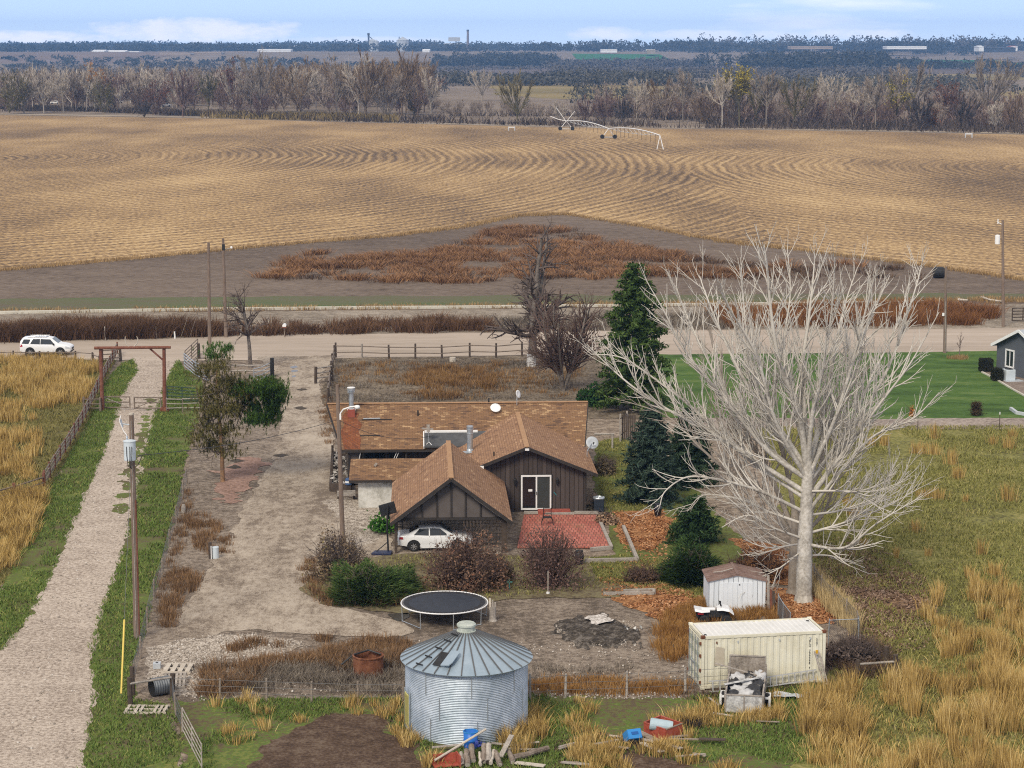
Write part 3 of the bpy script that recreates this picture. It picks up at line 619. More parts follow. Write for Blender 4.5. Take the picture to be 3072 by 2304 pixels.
# brick-red chimney chase with a steel flue
ch = MB().box(on_main(-11.75, 12.35, .15), (.5, .5, .6), HA).build('chimney', M_red, roof_main)
b = MB(); c = on_main(-11.75, 12.4, .0); b.lathe([(.17, 0), (.17, 1.55), (.27, 1.56), (.28, 1.62), (.16, 1.63), (.16, 1.72), (.29, 1.73), (.29, 1.88), (.0, 1.9)], c, 20); b.build('flue_pipe', M_galv, ch, smooth=False)
MB().lathe([(.0, 0), (.285, 0), (.285, .05), (0, .07)], c + V3(0, 0, 1.9), 20).build('flue_cap', M_white, ch)
MB().lathe([(.3, 0), (.3, .06), (.18, .12)], c + V3(0, 0, .32), 16).build('flue_collar', M_white, ch)
for u, v in ((-7.05, 12.2), (-2.0, 13.9)):
    MB().lathe([(.06, -.1), (.06, .38), (0, .39)], on_main(u, min(v, 13.6)), 10).build('vent_pipe', M_fascia, roof_main)
# low grey roll-roofed cricket with a white edge
ck = MB(); ck.prism([hp(-6.6, 8.2, 2.72), hp(-2.2, 8.2, 2.72), hp(-2.2, 10.0, 3.42), hp(-6.6, 10.0, 3.42)], V3(0, 0, .1)); ckr = ck.build('cricket_roof', M_tar, house)
MB().beam(hp(-6.6, 10.02, 3.5), hp(-2.9, 10.02, 3.5), .34, .14).build('white_edge', M_white, ckr)
MB().beam(hp(-6.66, 8.15, 2.74), hp(-6.66, 10.0, 3.46), .07, .2).build('white_edge', M_white, ckr)
# front windows of the main wing: a long dark screened opening
for u0, u1 in ((-11.0, -9.3), (-9.15, -8.2)):
    wd = MB().box(hp((u0 + u1) / 2, 8.97, 2.05), (u1 - u0, .08, 1.2), HA).build('window', M_fascia, house)
    MB().box(hp((u0 + u1) / 2, 8.925, 2.05), (u1 - u0 - .14, .02, 1.06), HA).build('pane', M_glass, wd)
for u in (-11.85, -11.05, -7.9): MB().box(hp(u, 8.5, 1.3), (.1, .1, 2.6), HA).build('porch_post', M_fascia, house)
MB().box(hp(-11.45, 8.75, 1.25), (.7, .04, 2.3), HA).build('porch_screen', M_panel, house)
for u0, u1 in ((-11.3, -11.0), (-8.75, -8.5), (-8.6, -8.35)): MB().beam(hp(u0, 8.4, 1.2 if u0 < -9 else 1.9), hp(u1, 8.42, 2.45), .03, .03).build('loose_trim', M_white, house)
# patio wing
pw = MB(); front = [(-3.9, 0, 0), (3.9, 0, 0), (3.9, 0, 2.80), (0, 0, 4.3), (-3.9, 0, 2.80)]
P_ = [hp(*q) for q in front]; Q_ = [hp(q[0], .15, q[2]) for q in front]
pw.add(P_ + Q_, [(0, 1, 2, 3, 4), (9, 8, 7, 6, 5)] + [(i, (i + 1) % 5, 5 + (i + 1) % 5, 5 + i) for i in range(5)], [[(q[0] + 20, q[2]) for q in front], [(q[0], q[2]) for q in front][::-1]] + [[(0, 0)] * 4] * 5)
wall_quad(pw, hp(3.9, .15), hp(3.9, 9), 0, 2.8); wall_quad(pw, hp(-3.75, 9), hp(-3.75, .15), 0, 2.8)
pw.build('wall', M_board, house)
MB().box(hp(3.86, -.02, 1.38), (.12, .05, 2.7), HA).build('corner_board', M_fascia, house)
pr = MB(); roof_plane(pr, hp(4.62, 8.4, 2.58), hp(4.62, -.55, 2.58), hp(0, -.55, 4.43), hp(0, 12.6, 4.43)); roof_plane(pr, hp(-4.62, -.55, 2.58), hp(-4.62, 8.4, 2.58), hp(0, 12.6, 4.43), hp(0, -.55, 4.43))
roof_w = pr.build('roof', M_sh_new, house)
MB().beam(hp(0, -.55, 4.43), hp(0, 12.4, 4.43), .32, .05).build('ridge_cap', M_ridge, roof_w)
f_ = MB()
for s in (-1, 1): f_.beam(hp(s * 4.62, -.57, 2.47), hp(s * .02, -.57, 4.32), .05, .2)
f_.build('fascia', M_fascia, roof_w)
MB().box(hp(0, -.62, 4.25), (.26, .06, .14), HA).build('gable_lamp', M_white, house)
MB().lathe([(.05, -.1), (.05, .3), (0, .31)], hp(-2.1, .7, 3.57), 10).build('vent_pipe', M_fascia, roof_w)
c = hp(-3.55, 5.3, 2.95); pipe = MB().lathe([(.26, 0), (.24, .16), (.2, .22), (.2, 1.25), (.22, 1.26), (.22, 1.32), (.2, 1.33), (.2, 1.5), (.23, 1.51), (.23, 1.62), (.18, 1.62), (.18, 1.68), (.23, 1.69), (.23, 1.8), (0, 1.82)], c, 20).build('flue_pipe', M_galv, roof_w)
MB().box(hp(-3.75, 4.9, 3.02), (.6, .6, .06), HA).build('flue_flashing', M_galv, pipe)
MB().box(hp(-2.95, -.55, 2.95), (.28, .5, .5), HA).build('white_flashing', M_white, roof_w)
# patio sliding door
dr = MB(); du, dw = .62, 1.98
dr.box(hp(du, -.03, 1.31), (dw + .16, .07, 2.36), HA); door = dr.build('sliding_door', M_fascia, house)
fr = MB()
for z in (.2, 2.4): fr.box(hp(du, -.09, z), (dw, .07, .11), HA)
for x in (-dw / 2 + .05, .02, dw / 2 - .05): fr.box(hp(du + x, -.09, 1.3), (.1, .07, 2.09), HA)
fr.build('frame', M_white, door)
MB().box(hp(du - .46, -.075, 1.3), (.85, .02, 2.09), HA).build('pane', M_glass, door); MB().box(hp(du + .49, -.075, 1.3), (.82, .02, 2.09), HA).build('pane', M_screen, door)
MB().box(hp(du - .38, -.093, 1.44), (.26, .012, .15), HA).build('notice', M_white, door)
MB().box(hp(du + .02, -.14, 1.25), (.04, .04, .22), HA).build('handle', M_black, door)
for u in (-.75, 2.0):
    b = MB(); c = hp(u, -.16, 2.02); b.lathe([(.0, -.28), (.05, -.2), (.07, -.1), (.11, .12), (.12, .14), (.0, .26)], c, 8); b.box(c + V3(0, .08, .1), (.06, .16, .3)); b.build('wall_lamp', M_black, house)
# garage gable with a deep porch in front of a block wall
GU, GV, GH = -5.09, -11.0, 3.66; RZG, EZG = 4.73, 2.0
gr = MB(); roof_plane(gr, hp(GU + GH, .0, EZG), hp(GU + GH, GV - .5, EZG), hp(GU, GV - .5, RZG), hp(GU, .15, RZG)); roof_plane(gr, hp(GU - GH, GV - .5, EZG), hp(GU - GH, .0, EZG), hp(GU, .15, RZG), hp(GU, GV - .5, RZG))
roof_g = gr.build('roof', M_sh_new, house)
MB().beam(hp(GU, GV - .5, RZG), hp(GU, .15, RZG), .3, .05).build('ridge_cap', M_ridge, roof_g)
f_ = MB()
for s in (-1, 1): f_.beam(hp(GU + s * GH, GV - .53, EZG - .12), hp(GU + s * .01, GV - .53, RZG - .12), .05, .2)
f_.build('fascia', M_fascia, roof_g)
for s, a, b_ in ((-1, .15, .75), (1, .2, .62)): MB().beam(hp(GU + s * GH * (1 - a), GV - .5, EZG + (RZG - EZG) * a - .24), hp(GU + s * GH * (1 - b_), GV - .5, EZG + (RZG - EZG) * b_ - .24), .04, .05).build('bare_trim', M_oldwood, roof_g)
gz = 2.12; hw = GH - .36; top = RZG - .22
gp = MB(); gp.prism([hp(GU - hw + .12, GV, gz), hp(GU + hw - .12, GV, gz), hp(GU, GV, top)], hey * .1); gp.build('gable_panel', M_panel, house)
gb = MB(); gb.beam(hp(GU - hw, GV - .03, gz), hp(GU + hw, GV - .03, gz), .12, .16)
for x in (-1.75, -.85, 0, .85, 1.75):
    zt = top - abs(x) * (top - gz) / hw; gb.beam(hp(GU + x, GV - .03, gz + .08), hp(GU + x, GV - .03, zt), .09, .1, up=hey)
gb.build('gable_timber', M_fascia, house)
bw = MB(); wall_quad(bw, hp(GU - hw, GV + 2.3), hp(GU + hw, GV + 2.3), 0, 2.2); wall_quad(bw, hp(GU + hw, GV + 2.45), hp(GU + hw, 0), 0, 2.1); wall_quad(bw, hp(GU - hw, 0), hp(GU - hw, GV + 2.45), 0, 2.1); bw.build('block_wall', M_block, house)
for u, w0 in ((GU - hw - .02, .16), (GU + hw - .12, .34)): MB().box(hp(u, GV + .05, 1.03), (w0, .2, 2.06), HA).build('porch_post', M_darkwood, house)
for k in range(6): MB().box(hp(GU + .75 + k * .2, GV - .02, 1.85 - .03 * (k % 2)), (.07, .05, .42), HA).build('hanging_slat', M_darkwood, house)
# whitewashed lean-to beside the garage
lw = MB(); wall_quad(lw, hp(-11.0, 1.55), hp(-8.75, 1.55), 0, 1.9); wall_quad(lw, hp(-11.0, 3.9), hp(-11.0, 1.7), 0, 1.95, 1.95); lw.build('whitewashed_wall', M_whitewall, house)
lr = MB(); roof_plane(lr, hp(-11.6, 1.15, 1.97), hp(-7.6, 1.15, 1.97), hp(-5.6, 4.1, 2.8), hp(-11.55, 4.1, 2.8)); roof_plane(lr, hp(-5.6, 6.4, 2.0), hp(-11.5, 6.4, 2.0), hp(-11.55, 4.1, 2.8), hp(-5.6, 4.1, 2.8))
lro = lr.build('roof', M_sh_main, house); MB().beam(hp(-11.6, 1.12, 1.87), hp(-8.8, 1.12, 1.87), .05, .15).build('fascia', M_fascia, lro)
MB().beam(hp(-9.95, 3.0, 2.52), hp(-9.8, 3.0, 2.72), .14, .14).build('vent_pipe', M_oldwood, lro)
# dishes and aerial fixed on the roofs
def dish(name, label, c, r, face, foot, m, lnb=True):
    t = thing(name, label, 'satellite dish', foot); f_ = Vector(face).normalized(); a = f_.orthogonal().normalized(); b2 = f_.cross(a); b = MB(); n = 20; vs = [c - f_ * r * .22]
    for k in (.5, 1): vs += [c + (a * math.cos(2 * PI * i / n) + b2 * math.sin(2 * PI * i / n)) * r * k - f_ * r * .22 * (1 - k * k) for i in range(n)]
    fs = [(0, 1 + i, 1 + (i + 1) % n) for i in range(n)] + [(1 + i, 1 + n + i, 1 + n + (i + 1) % n, 1 + (i + 1) % n) for i in range(n)]
    b.add(vs, fs); o = b.build('reflector', m, t, smooth=True); s = o.modifiers.new('solid', 'SOLIDIFY'); s.thickness = .025
    MB().path([foot, foot + V3(0, 0, (c.z - foot.z) * .5), c - f_ * r * .25], .03).build('mast', M_galv, t)
    if lnb:
        lo = c + f_ * r * .9 + V3(0, 0, -r * .25); MB().tube(c - V3(0, 0, r * .95) - f_ * .05, lo, .02).build('arm', M_galv, t); MB().tube(lo, lo - f_ * .14, .055).build('receiver', M_black, t)
    return t
dish('satellite_dish', 'round white dish lying back on the main roof slope', on_main(-1.55, 12.6, .35), .37, (.1, -.75, .8), on_main(-1.6, 12.9), M_white, lnb=False)
dish('satellite_dish', 'small white dish seen edge-on on a mast at the main ridge', hp(.1, 13.4, 5.55), .30, (.85, -.5, .25), hp(.0, 13.3, 4.75), M_white, lnb=False)
dish('satellite_dish', 'grey dish with receiver arm on the right eave of the patio gable', hp(4.72, 5.2, 3.55), .44, (.25, -.9, .45), hp(4.3, 4.3, 2.75), M_dish)
t = thing('tv_antenna', 'small aerial on a thin mast over the grey roof patch', 'antenna', hp(-6.3, 8.6, 2.85))
MB().tube(hp(-6.3, 8.6, 2.8), hp(-6.35, 8.6, 4.0), .028).build('mast', M_galv, t); b = MB(); b.box(hp(-6.35, 8.6, 4.0), (.22, .2, .5)); b.beam(hp(-6.8, 8.6, 4.0), hp(-6.0, 8.6, 3.93), .12, .1); b.build('head', M_oldwood, t)
MB().path([hp(-6.55, 8.4, 2.85), hp(-6.3, 8.6, 3.05), hp(-6.1, 8.35, 2.85)], .025).build('foot', M_white, t)

# patio, edging, things about it
M_brick = mat('patio_brick', [(.24, .055, .04), (.34, .085, .06), (.43, .15, .105)], ((.6, .6), (5, 1.0)), rough=.9, co='world', stretch=(1, 1, 1))
def patio():
    m, nt, b = new_mat('patio_paving'); b.inputs['Roughness'].default_value = .9; P = coords(nt, 'world')
    br = nd(nt, 'ShaderNodeTexBrick'); lk(nt, P, br.inputs['Vector']); br.inputs['Scale'].default_value = 1; br.inputs['Brick Width'].default_value = .22; br.inputs['Row Height'].default_value = .6; br.inputs['Mortar Size'].default_value = .02
    br.inputs['Color1'].default_value = (.33, .085, .06, 1); br.inputs['Color2'].default_value = (.46, .16, .115, 1); br.inputs['Mortar'].default_value = (.12, .05, .035, 1)
    lk(nt, mix(nt, mth(nt, 'MULTIPLY', ramp(nt, noise(nt, P, .8, 4), [(0, 0, 0), (1, 1, 1)], .5, .75), .5), br.outputs['Color'], (.20, .13, .06)), b.inputs['Base Color'])
    p = [g(1572, 1549), g(1790, 1549), g(1828, 1646), g(1552, 1646)]; mb = MB(); mb.prism([q + V3(0, 0, .03) for q in p], V3(0, 0, .09))
    return kind(mb.build('brick_patio', m), 'structure')
patio()
t = thing('patio_step', 'red brick doorstep with pale edging below the sliding door', 'step', g(1660, 1540)); MB().box(g(1662, 1541) + V3(0, 0, .13), (2.1, .8, .22), HA).build('tread', M_brick, t)
b = MB()
for x0, x1, y in ((1572, 1634, 1541), (1635, 1722, 1545), (1723, 1795, 1541)): b.beam(g(x0, y) + V3(0, -.1, .1), g(x1, y) + V3(0, -.1, .1), .25, .16)
b.build('edging', M_oldwood, t)
def timbers(name, label, pts, w=.2, h=.22, m=None, cat='edging'):
    t = thing(name, label, cat, pts[0]); 
    for a, b_ in zip(pts[:-1], pts[1:]): MB().beam(Vector(a) + V3(0, 0, h / 2), Vector(b_) + V3(0, 0, h / 2 + .01), w, h).build('timber', m or M_oldwood, t)
    return t
timbers('timber_edging', 'grey timber edging along the right side of the brick patio', [g(1793, 1556), g(1834, 1648), g(1772, 1654)])
timbers('timber_edging', 'long grey timbers boxing the narrow bed right of the patio', [g(1870, 1585), g(1908, 1676), g(1912, 1684), g(1755, 1688)])
timbers('timber_edging', 'pale planks edging the leafy flower bed left of the white shed', [g(1870, 1778), g(1962, 1775), g(1962, 1784), g(1810, 1786)], .16, .18)
t = thing('condenser_unit', 'dark slatted air conditioner standing at the house corner by the patio', 'air conditioner', g(1797, 1537)); c = g(1797, 1537) + V3(0, .35, 0)
MB().box(c + V3(0, 0, .45), (.68, .68, .86)).build('coil_cabinet', mat('coil_blue_black', [(.012, .018, .028), (.03, .04, .055)], ((2, 1), (22, .8)), rough=.5, stretch=(.2, .2, 2)), t, bevel=.06)
MB().lathe([(.39, .86), (.40, .90), (.38, .95), (.27, .97), (.25, .93), (.1, .93), (.08, .97), (0, .97)], c, 24).build('fan_grille', M_galv, t)
t = thing('broom', 'blue broom leaning on the wall right of the sliding door', 'broom', g(1702, 1530)); p0 = g(1702, 1530) + V3(0, 0, .12)
MB().tube(p0, hp(1.78, -.06, 1.3), .025).build('handle', mat('teal_handle', [(.05, .30, .34)], rough=.5), t); MB().box(p0 + V3(0, 0, .0), (.3, .1, .22)).build('bristles', M_black, t)
t = thing('patio_chair', 'black metal frame chair standing on the brick patio below the door', 'chair', g(1642, 1578))
c = g(1642, 1578) + V3(0, 0, .12)
MB().box(c + V3(0, 0, .45), (.52, .5, .03)).build('seat', M_black, t)
b = MB()
for s in (-1, 1): b.path([c + V3(s * .24, .25, 1.0), c + V3(s * .25, .23, .45)], .025)
for z in (.98, .8, .62): b.tube(c + V3(-.24, .25, z), c + V3(.24, .25, z), .02)
b.build('backrest', M_black, t)
for s in (-1, 1):
    MB().path([c + V3(s * .25, .2, .45), c + V3(s * .33, .0, .3), c + V3(s * .36, .22, 0)], .022).build('leg', M_black, t); MB().path([c + V3(s * .25, -.22, .45), c + V3(s * .34, -.2, .25), c + V3(s * .37, -.28, 0)], .022).build('leg', M_black, t)
def urn(label, c, h, m):
    t = thing('garden_urn', label, 'urn', c); MB().lathe([(.0, 0), (.16, 0), (.2, .1), (.27, .45), (.26, .62), (.18, .76)], c, 18).build('bowl', m, t, smooth=True); MB().lathe([(.18, .76), (.23, .8), (.21, .86), (.17, .82), (.0, .7)], c, 18).build('rim', m, t); return t
urn('glossy black urn on the leafy lawn right of the house', g(1973, 1549), .86, mat('glazed_black', [(.01, .009, .012)], rough=.15, spec=.7))
urn('dark pot by the timber edging at the bottom of the patio', g(1738, 1694), .7, M_black)

# basketball hoop by the garage
bs = g(1152, 1663); t = thing('basketball_hoop', 'portable basketball hoop with a black board turned toward the garage', 'basketball hoop', bs)
b = MB(); b.prism([bs + V3(-.75, -.35, .02), bs + V3(.45, -.35, .02), bs + V3(.5, .3, .02), bs + V3(-.55, .35, .02)], V3(0, 0, .16)); b.build('base', mat('blue_black_plastic', [(.015, .02, .06), (.03, .04, .09)], ((4, 1),), rough=.45), t, bevel=.04)
pt = at(1163, 1560, bs.y + .15); MB().path([bs + V3(.25, .1, .15), bs + V3(.2, .1, 1.6), Vector((pt.x, pt.y, 3.0))], .055, 8).build('pole', M_black, t)
MB().tube(bs + V3(-.45, 0, .18), bs + V3(.24, .1, .75), .03).build('brace', M_black, t)
bd = at(1163, 1527, bs.y + .35); b = MB(); Mx = Matrix.Rotation(R(-14), 3, 'Y') @ Matrix.Rotation(R(12), 3, 'Z'); b.box(bd, (.98, .06, .72), M=Mx); b.build('backboard', M_black, t, bevel=.03)
b = MB(); b.beam(bd + V3(.05, -.05, -.6), bd + V3(.02, -.06, .15), .12, .08); b.beam(Vector((pt.x, pt.y, 2.7)), bd + V3(.05, -.03, -.1), .1, .1); b.build('bracket', M_black, t)
b = MB(); rc = bd + V3(.02, .36, -.2); b.path([rc + V3(.22 * math.cos(a), .22 * math.sin(a), 0) for a in np.linspace(0, 2 * PI, 17)], .012, 5); b.build('rim', M_rust, t)
t = thing('green_bush', 'small bright green bush behind the basketball pole', 'bush', g(1150, 1598)); gq = rs.randn(900, 3) * np.array([.42, .35, .4]); gq[:, 2] = np.abs(gq[:, 2]) + .15
v, f = leafs(gq + np.array(g(1150, 1598)), .09 + .05 * rs.rand(900), rs); np_obj('foliage', v, f, foliage('bright_leaf', [(.02, .06, .012), (.05, .14, .02), (.10, .22, .035)]), t)
MB().tube(g(1150, 1598), g(1150, 1598) + V3(.02, 0, .5), .03).build('stem', M_darkwood, t)
t = thing('ladder', 'small dark step ladder standing at the garage porch post', 'ladder', g(1200, 1640)); b = MB(); q = g(1200, 1640)
for s in (-.18, .18): b.beam(q + V3(s, 0, 0), q + V3(s * .7, .2, 1.75), .05, .04)
b.build('rails', M_black, t)
for k in range(5): MB().beam(q + V3(-.17, .03 + .04 * k, .3 + .3 * k), q + V3(.17, .03 + .04 * k, .3 + .3 * k), .03, .06).build('rung', M_black, t)
# raised rock bed at the left porch
t = thing('raised_planter', 'timber raised bed filled with pale rocks left of the lean-to', 'planter', g(1010, 1475)); q = [g(992, 1475), g(1052, 1478), g(1040, 1385), g(998, 1378)]
for i in range(4): MB().beam(q[i] + V3(0, 0, .3), q[(i + 1) % 4] + V3(0, 0, .3), .18, .6).build('timber', M_darkwood, t)
P0 = scatter(q, 160, rs); pp = np.concatenate([P0, .45 + .15 * rs.rand(len(P0), 1)], 1); v, f = leafs(pp, .14 + .12 * rs.rand(len(pp)), rs, .3); o_rf = np_obj('rock_fill', v, f, mat('rock_chips', [(.2, .18, .16), (.5, .47, .44)], ((2, 1),), src='island', co='Object'), t); kind(o_rf, 'stuff')
for x, y in ((998, 1380), (996, 1440), (1040, 1384)): MB().box(g(x, y) + V3(0, 0, .55), (.16, .16, 1.1)).build('post', M_darkwood, t)
t = thing('water_tank', 'small blue and white canister on the porch corner', 'canister', g(1046, 1478)); MB().lathe([(0, .55), (.22, .57), (.22, .95), (.14, 1.02), (0, 1.03)], g(1046, 1478), 14).build('body', mat('canister_blue', [(.05, .10, .22)], rough=.4), t); MB().lathe([(.225, .7), (.23, .71), (.23, .82), (.225, .83)], g(1046, 1478), 14).build('band', M_white, t); MB().box(g(1046, 1478) + V3(0, 0, .28), (.3, .3, .55)).build('stand', M_darkwood, t)
t = thing('firewood_stack', 'low wooden bench of boards left of the whitewashed wall', 'boards', g(1030, 1503)); 
for k in range(3): MB().beam(g(1012, 1490 + k * 6) + V3(0, 0, .35), g(1066, 1488 + k * 6) + V3(0, 0, .35), .2, .08).build('board', M_oldwood, t)
for x in (1015, 1062): MB().box(g(x, 1496) + V3(0, 0, .16), (.1, .5, .3)).build('leg', M_darkwood, t)

# ================= grain bin =================
bc = Vector((at(1396.6, 1152, 89.09).x, 89.09, 0)); BR = 2.72
M_bin = mat('galvanised_bin', [(.28, .34, .39), (.41, .47, .53), (.58, .64, .70)], ((.7, 1.2), (5, .5)), rough=.5, metal=.6, spec=.5, stretch=(1, 1, .7))
M_binroof = mat('galvanised_bin_roof', [(.32, .41, .48), (.44, .53, .60)], ((1.2, 1), (8, .4)), rough=.5, metal=.6, spec=.5)
t = thing('grain_bin', 'round corrugated galvanised grain bin with a ribbed cone roof', 'grain bin', bc)
pf = []; pitch = .0765; n = int(3.2 / pitch)
for k in range(n * 6 + 1): pf.append((BR + .016 * math.sin(k / 6 * 2 * PI), k / 6 * pitch))
wl = MB().lathe(pf, bc, 96).build('wall', M_bin, t, smooth=True)
for z0, z1, offs in ((0, 1.05, .12), (1.07, 2.1, .33), (2.12, 3.18, 0)):
    for k in range(8):
        a = (k + offs) * 2 * PI / 8 + .1; p = bc + V3(math.cos(a) * (BR + .02), math.sin(a) * (BR + .02), 0)
        if math.sin(a) < .3: MB().beam(p + V3(0, 0, z0), p + V3(0, 0, z1), .035, .02, up=(math.cos(a), math.sin(a), 0)).build('sheet_seam', M_galv, wl)
rp = [(2.93, 3.16), (2.95, 3.2), (.42, 4.37), (.40, 4.37)]
rf = MB().lathe(rp, bc, 96).build('roof', M_binroof, t)
for k in range(30):
    a = k * 2 * PI / 30 + .05; d = V3(math.cos(a), math.sin(a), 0)
    o = MB().beam(bc + d * 2.94 + V3(0, 0, 3.225), bc + d * .45 + V3(0, 0, 4.385), .05, .05).build('rib', M_wire, rf)
cp = MB().lathe([(.44, 4.34), (.44, 4.42), (.38, 4.43), (.38, 4.6), (.43, 4.62), (.43, 4.70), (.36, 4.76), (.0, 4.77)], bc, 28).build('cap', mat('lichened_cap', [(.30, .34, .30), (.52, .55, .50)], ((3, 1), (12, .6)), rough=.7), t, smooth=False)
def on_cone(a, r, h=0.0): return bc + V3(math.cos(a) * r, math.sin(a) * r, 3.2 + (2.95 - r) * (1.17 / 2.53) + h)
la = R(222)
for r in (2.72, 2.2, 1.62, 1.1, .68): 
    wv = V3(-math.sin(la), math.cos(la), 0) * .22; MB().beam(on_cone(la, r, .1) - wv, on_cone(la, r, .1) + wv, .05, .05).build('ladder_rung', M_black, t)
ha = R(240); c = on_cone(ha, 2.12, .06); dn = V3(-math.sin(ha), math.cos(ha), 0); dr_ = (on_cone(ha, 1.7) - on_cone(ha, 2.5)).normalized()
MB().add([c - dn * .22 - dr_ * .45, c + dn * .22 - dr_ * .45, c + dn * .22 + dr_ * .45, c - dn * .22 + dr_ * .45], [(0, 1, 2, 3)]).build('hatch_opening', M_black, t)
b = MB(); b.prism([c + dn * .24 - dr_ * .5 + V3(0, 0, .05), c + dn * .66 - dr_ * .5 + V3(0, 0, .10), c + dn * .74 - dr_ * .3 + V3(0, 0, .11), c + dn * .74 + dr_ * .32 + V3(0, 0, .11), c + dn * .64 + dr_ * .48 + V3(0, 0, .10), c + dn * .24 + dr_ * .48 + V3(0, 0, .05)], V3(0, 0, .05)); b.build('hatch_lid', M_binroof, t)
b = MB(); a0, a1 = R(190), R(204); b.lathe([(BR + .03, .25), (BR + .05, .26), (BR + .05, 1.75), (BR + .03, 1.76)], bc, 8, a0, a1); dd = b.build('door', mat('faded_yellow_door', [(.50, .46, .16), (.66, .62, .28)], ((1, 1), (9, .5)), rough=.6), t)
b = MB()
for k in range(6):
    a = a0 + (a1 - a0) * (k + .2) / 6; p = bc + V3(math.cos(a), math.sin(a), 0) * (BR + .06); b.beam(p + V3(0, 0, .3), p + V3(0, 0, 1.7), .04, .03, up=(math.cos(a), math.sin(a), 0))
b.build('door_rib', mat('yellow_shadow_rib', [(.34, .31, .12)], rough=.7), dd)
b = MB()
for a in (a0 - .02, a1 + .03):
    p = bc + V3(math.cos(a), math.sin(a), 0) * (BR + .05); b.beam(p + V3(0, 0, .1), p + V3(0, 0, 1.9), .07, .05, up=(math.cos(a), math.sin(a), 0))
b.build('door_frame', M_galv, dd)

# ================= trampoline =================
tc = Vector((at(1330, 1152, 106.6).x, 106.6, 0)); t = thing('trampoline', 'round black trampoline with white rim behind the grain bin', 'trampoline', tc); TR = 2.3
ring = [tc + V3(TR * math.cos(a), TR * math.sin(a), .9) for a in np.linspace(0, 2 * PI, 49)]
MB().path(ring, .035, 6).build('frame_ring', M_white, t)
MB().lathe([(1.9, .9), (0, .88)], tc, 40).build('jumping_mat', mat('woven_mat', [(.016, .02, .03), (.03, .036, .05)], ((2, 1),), rough=.6), t)
MB().lathe([(2.2, .915), (1.9, .905)], tc, 40).build('pad', mat('torn_pad', [(.01, .01, .013), (.04, .04, .045)], ((3, 1),), rough=.8), t)
b = MB()
for k in range(72):
    a = 2 * PI * k / 72; d = V3(math.cos(a), math.sin(a), 0); b.tube(tc + d * 2.18 + V3(0, 0, .92), tc + d * 2.29 + V3(0, 0, .92), .014, n=4)
b.build('spring', M_chrome, t)
for k in range(8):
    a = 2 * PI * (k + .3) / 8; d = V3(math.cos(a), math.sin(a), 0); MB().tube(tc + d * TR + V3(0, 0, .9), tc + d * (TR - .02), .025).build('leg', M_galv, t)
for k in range(0, 8, 2):
    a, a2 = 2 * PI * (k + .3) / 8, 2 * PI * (k + 1.3) / 8; MB().tube(tc + V3(TR * math.cos(a), TR * math.sin(a), .05), tc + V3(TR * math.cos(a2), TR * math.sin(a2), .05), .022).build('foot_rail', M_galv, t)
t = thing('stump', 'weathered stump with boards leaning beside the trampoline', 'stump', g(1478, 1862)); c = g(1478, 1862)
MB().lathe([(.0, .72), (.14, .74), (.17, .5), (.2, .1), (.25, 0)], c, 9).build('block', M_oldwood, t)
for k in range(3): MB().beam(c + V3(-.1 + .12 * k, -.05, .1), c + V3(-.15 + .14 * k, .1, 1.2 - .1 * k), .09, .03).build('board', mat('pale_board', [(.42, .36, .29), (.62, .56, .48)], ((5, 1),), rough=.9) if k == 0 else M_oldwood, t)

# ================= shipping container =================
ca = R(9.5); CB = Vector((8.93, 94.2, .06)); cx = V3(math.cos(ca), math.sin(ca), 0); cy = V3(-math.sin(ca), math.cos(ca), 0)
def cp_(u, v, z): return CB + cx * u + cy * v + V3(0, 0, z)
M_cream = mat('cream_container_paint', [(.56, .53, .40), (.68, .65, .52), (.74, .72, .60)], ((.6, .8), (3, .5), (20, .3)), rough=.5)
M_croof = mat('pale_roof_paint', [(.60, .60, .58), (.74, .74, .73)], ((.8, .8), (5, .6)), rough=.6)  # container roof in a whiter tone than the cream sides
t = thing('shipping_container', 'cream steel shipping container with rusty corners near the trailer', 'shipping container', CB)
L, W, HH = 6.06, 2.44, 2.55
def corr(u0, u1, per, dep, fn, step):
    b = MB(); xs = []; x = u0
    while x < u1 - 1e-6:
        for f_, d in ((0, 0), (.38, 0), (.5, dep), (.88, dep)):
            if x + f_ * per <= u1: xs.append((x + f_ * per, d))
        x += per
    xs.append((u1, 0)); vs = []
    for u, d in xs: vs += [fn(u, d, 0), fn(u, d, 1)]
    b.add(vs, [(2 * i, 2 * i + 2, 2 * i + 3, 2 * i + 1) for i in range(len(xs) - 1)])
    return b
corr(.16, L - .16, .32, .04, lambda u, d, k: cp_(u, .02 + d, .16 + k * (HH - .3)), 0).build('side_panel', M_cream, t)
corr(.16, L - .16, .32, .04, lambda u, d, k: cp_(u, W - .02 - d, .16 + k * (HH - .3)), 0).build('side_panel', M_cream, t)
corr(.16, L - .16, .26, .035, lambda u, d, k: cp_(u, .08 + k * (W - .16), HH - .02 - d), 0).build('roof_panel', M_croof, t)
corr(.1, W - .1, .3, .04, lambda u, d, k: cp_(L - .03 - d, u, .16 + k * (HH - .3)), 0).build('end_panel', M_cream, t)
for v_ in (.06, W - .06):
    MB().beam(cp_(.1, v_, HH - .06), cp_(L - .1, v_, HH - .06), .10, .12).build('top_rail', M_cream, t); MB().beam(cp_(.1, v_, .09), cp_(L - .1, v_, .09), .10, .16).build('bottom_rail', M_cream, t)
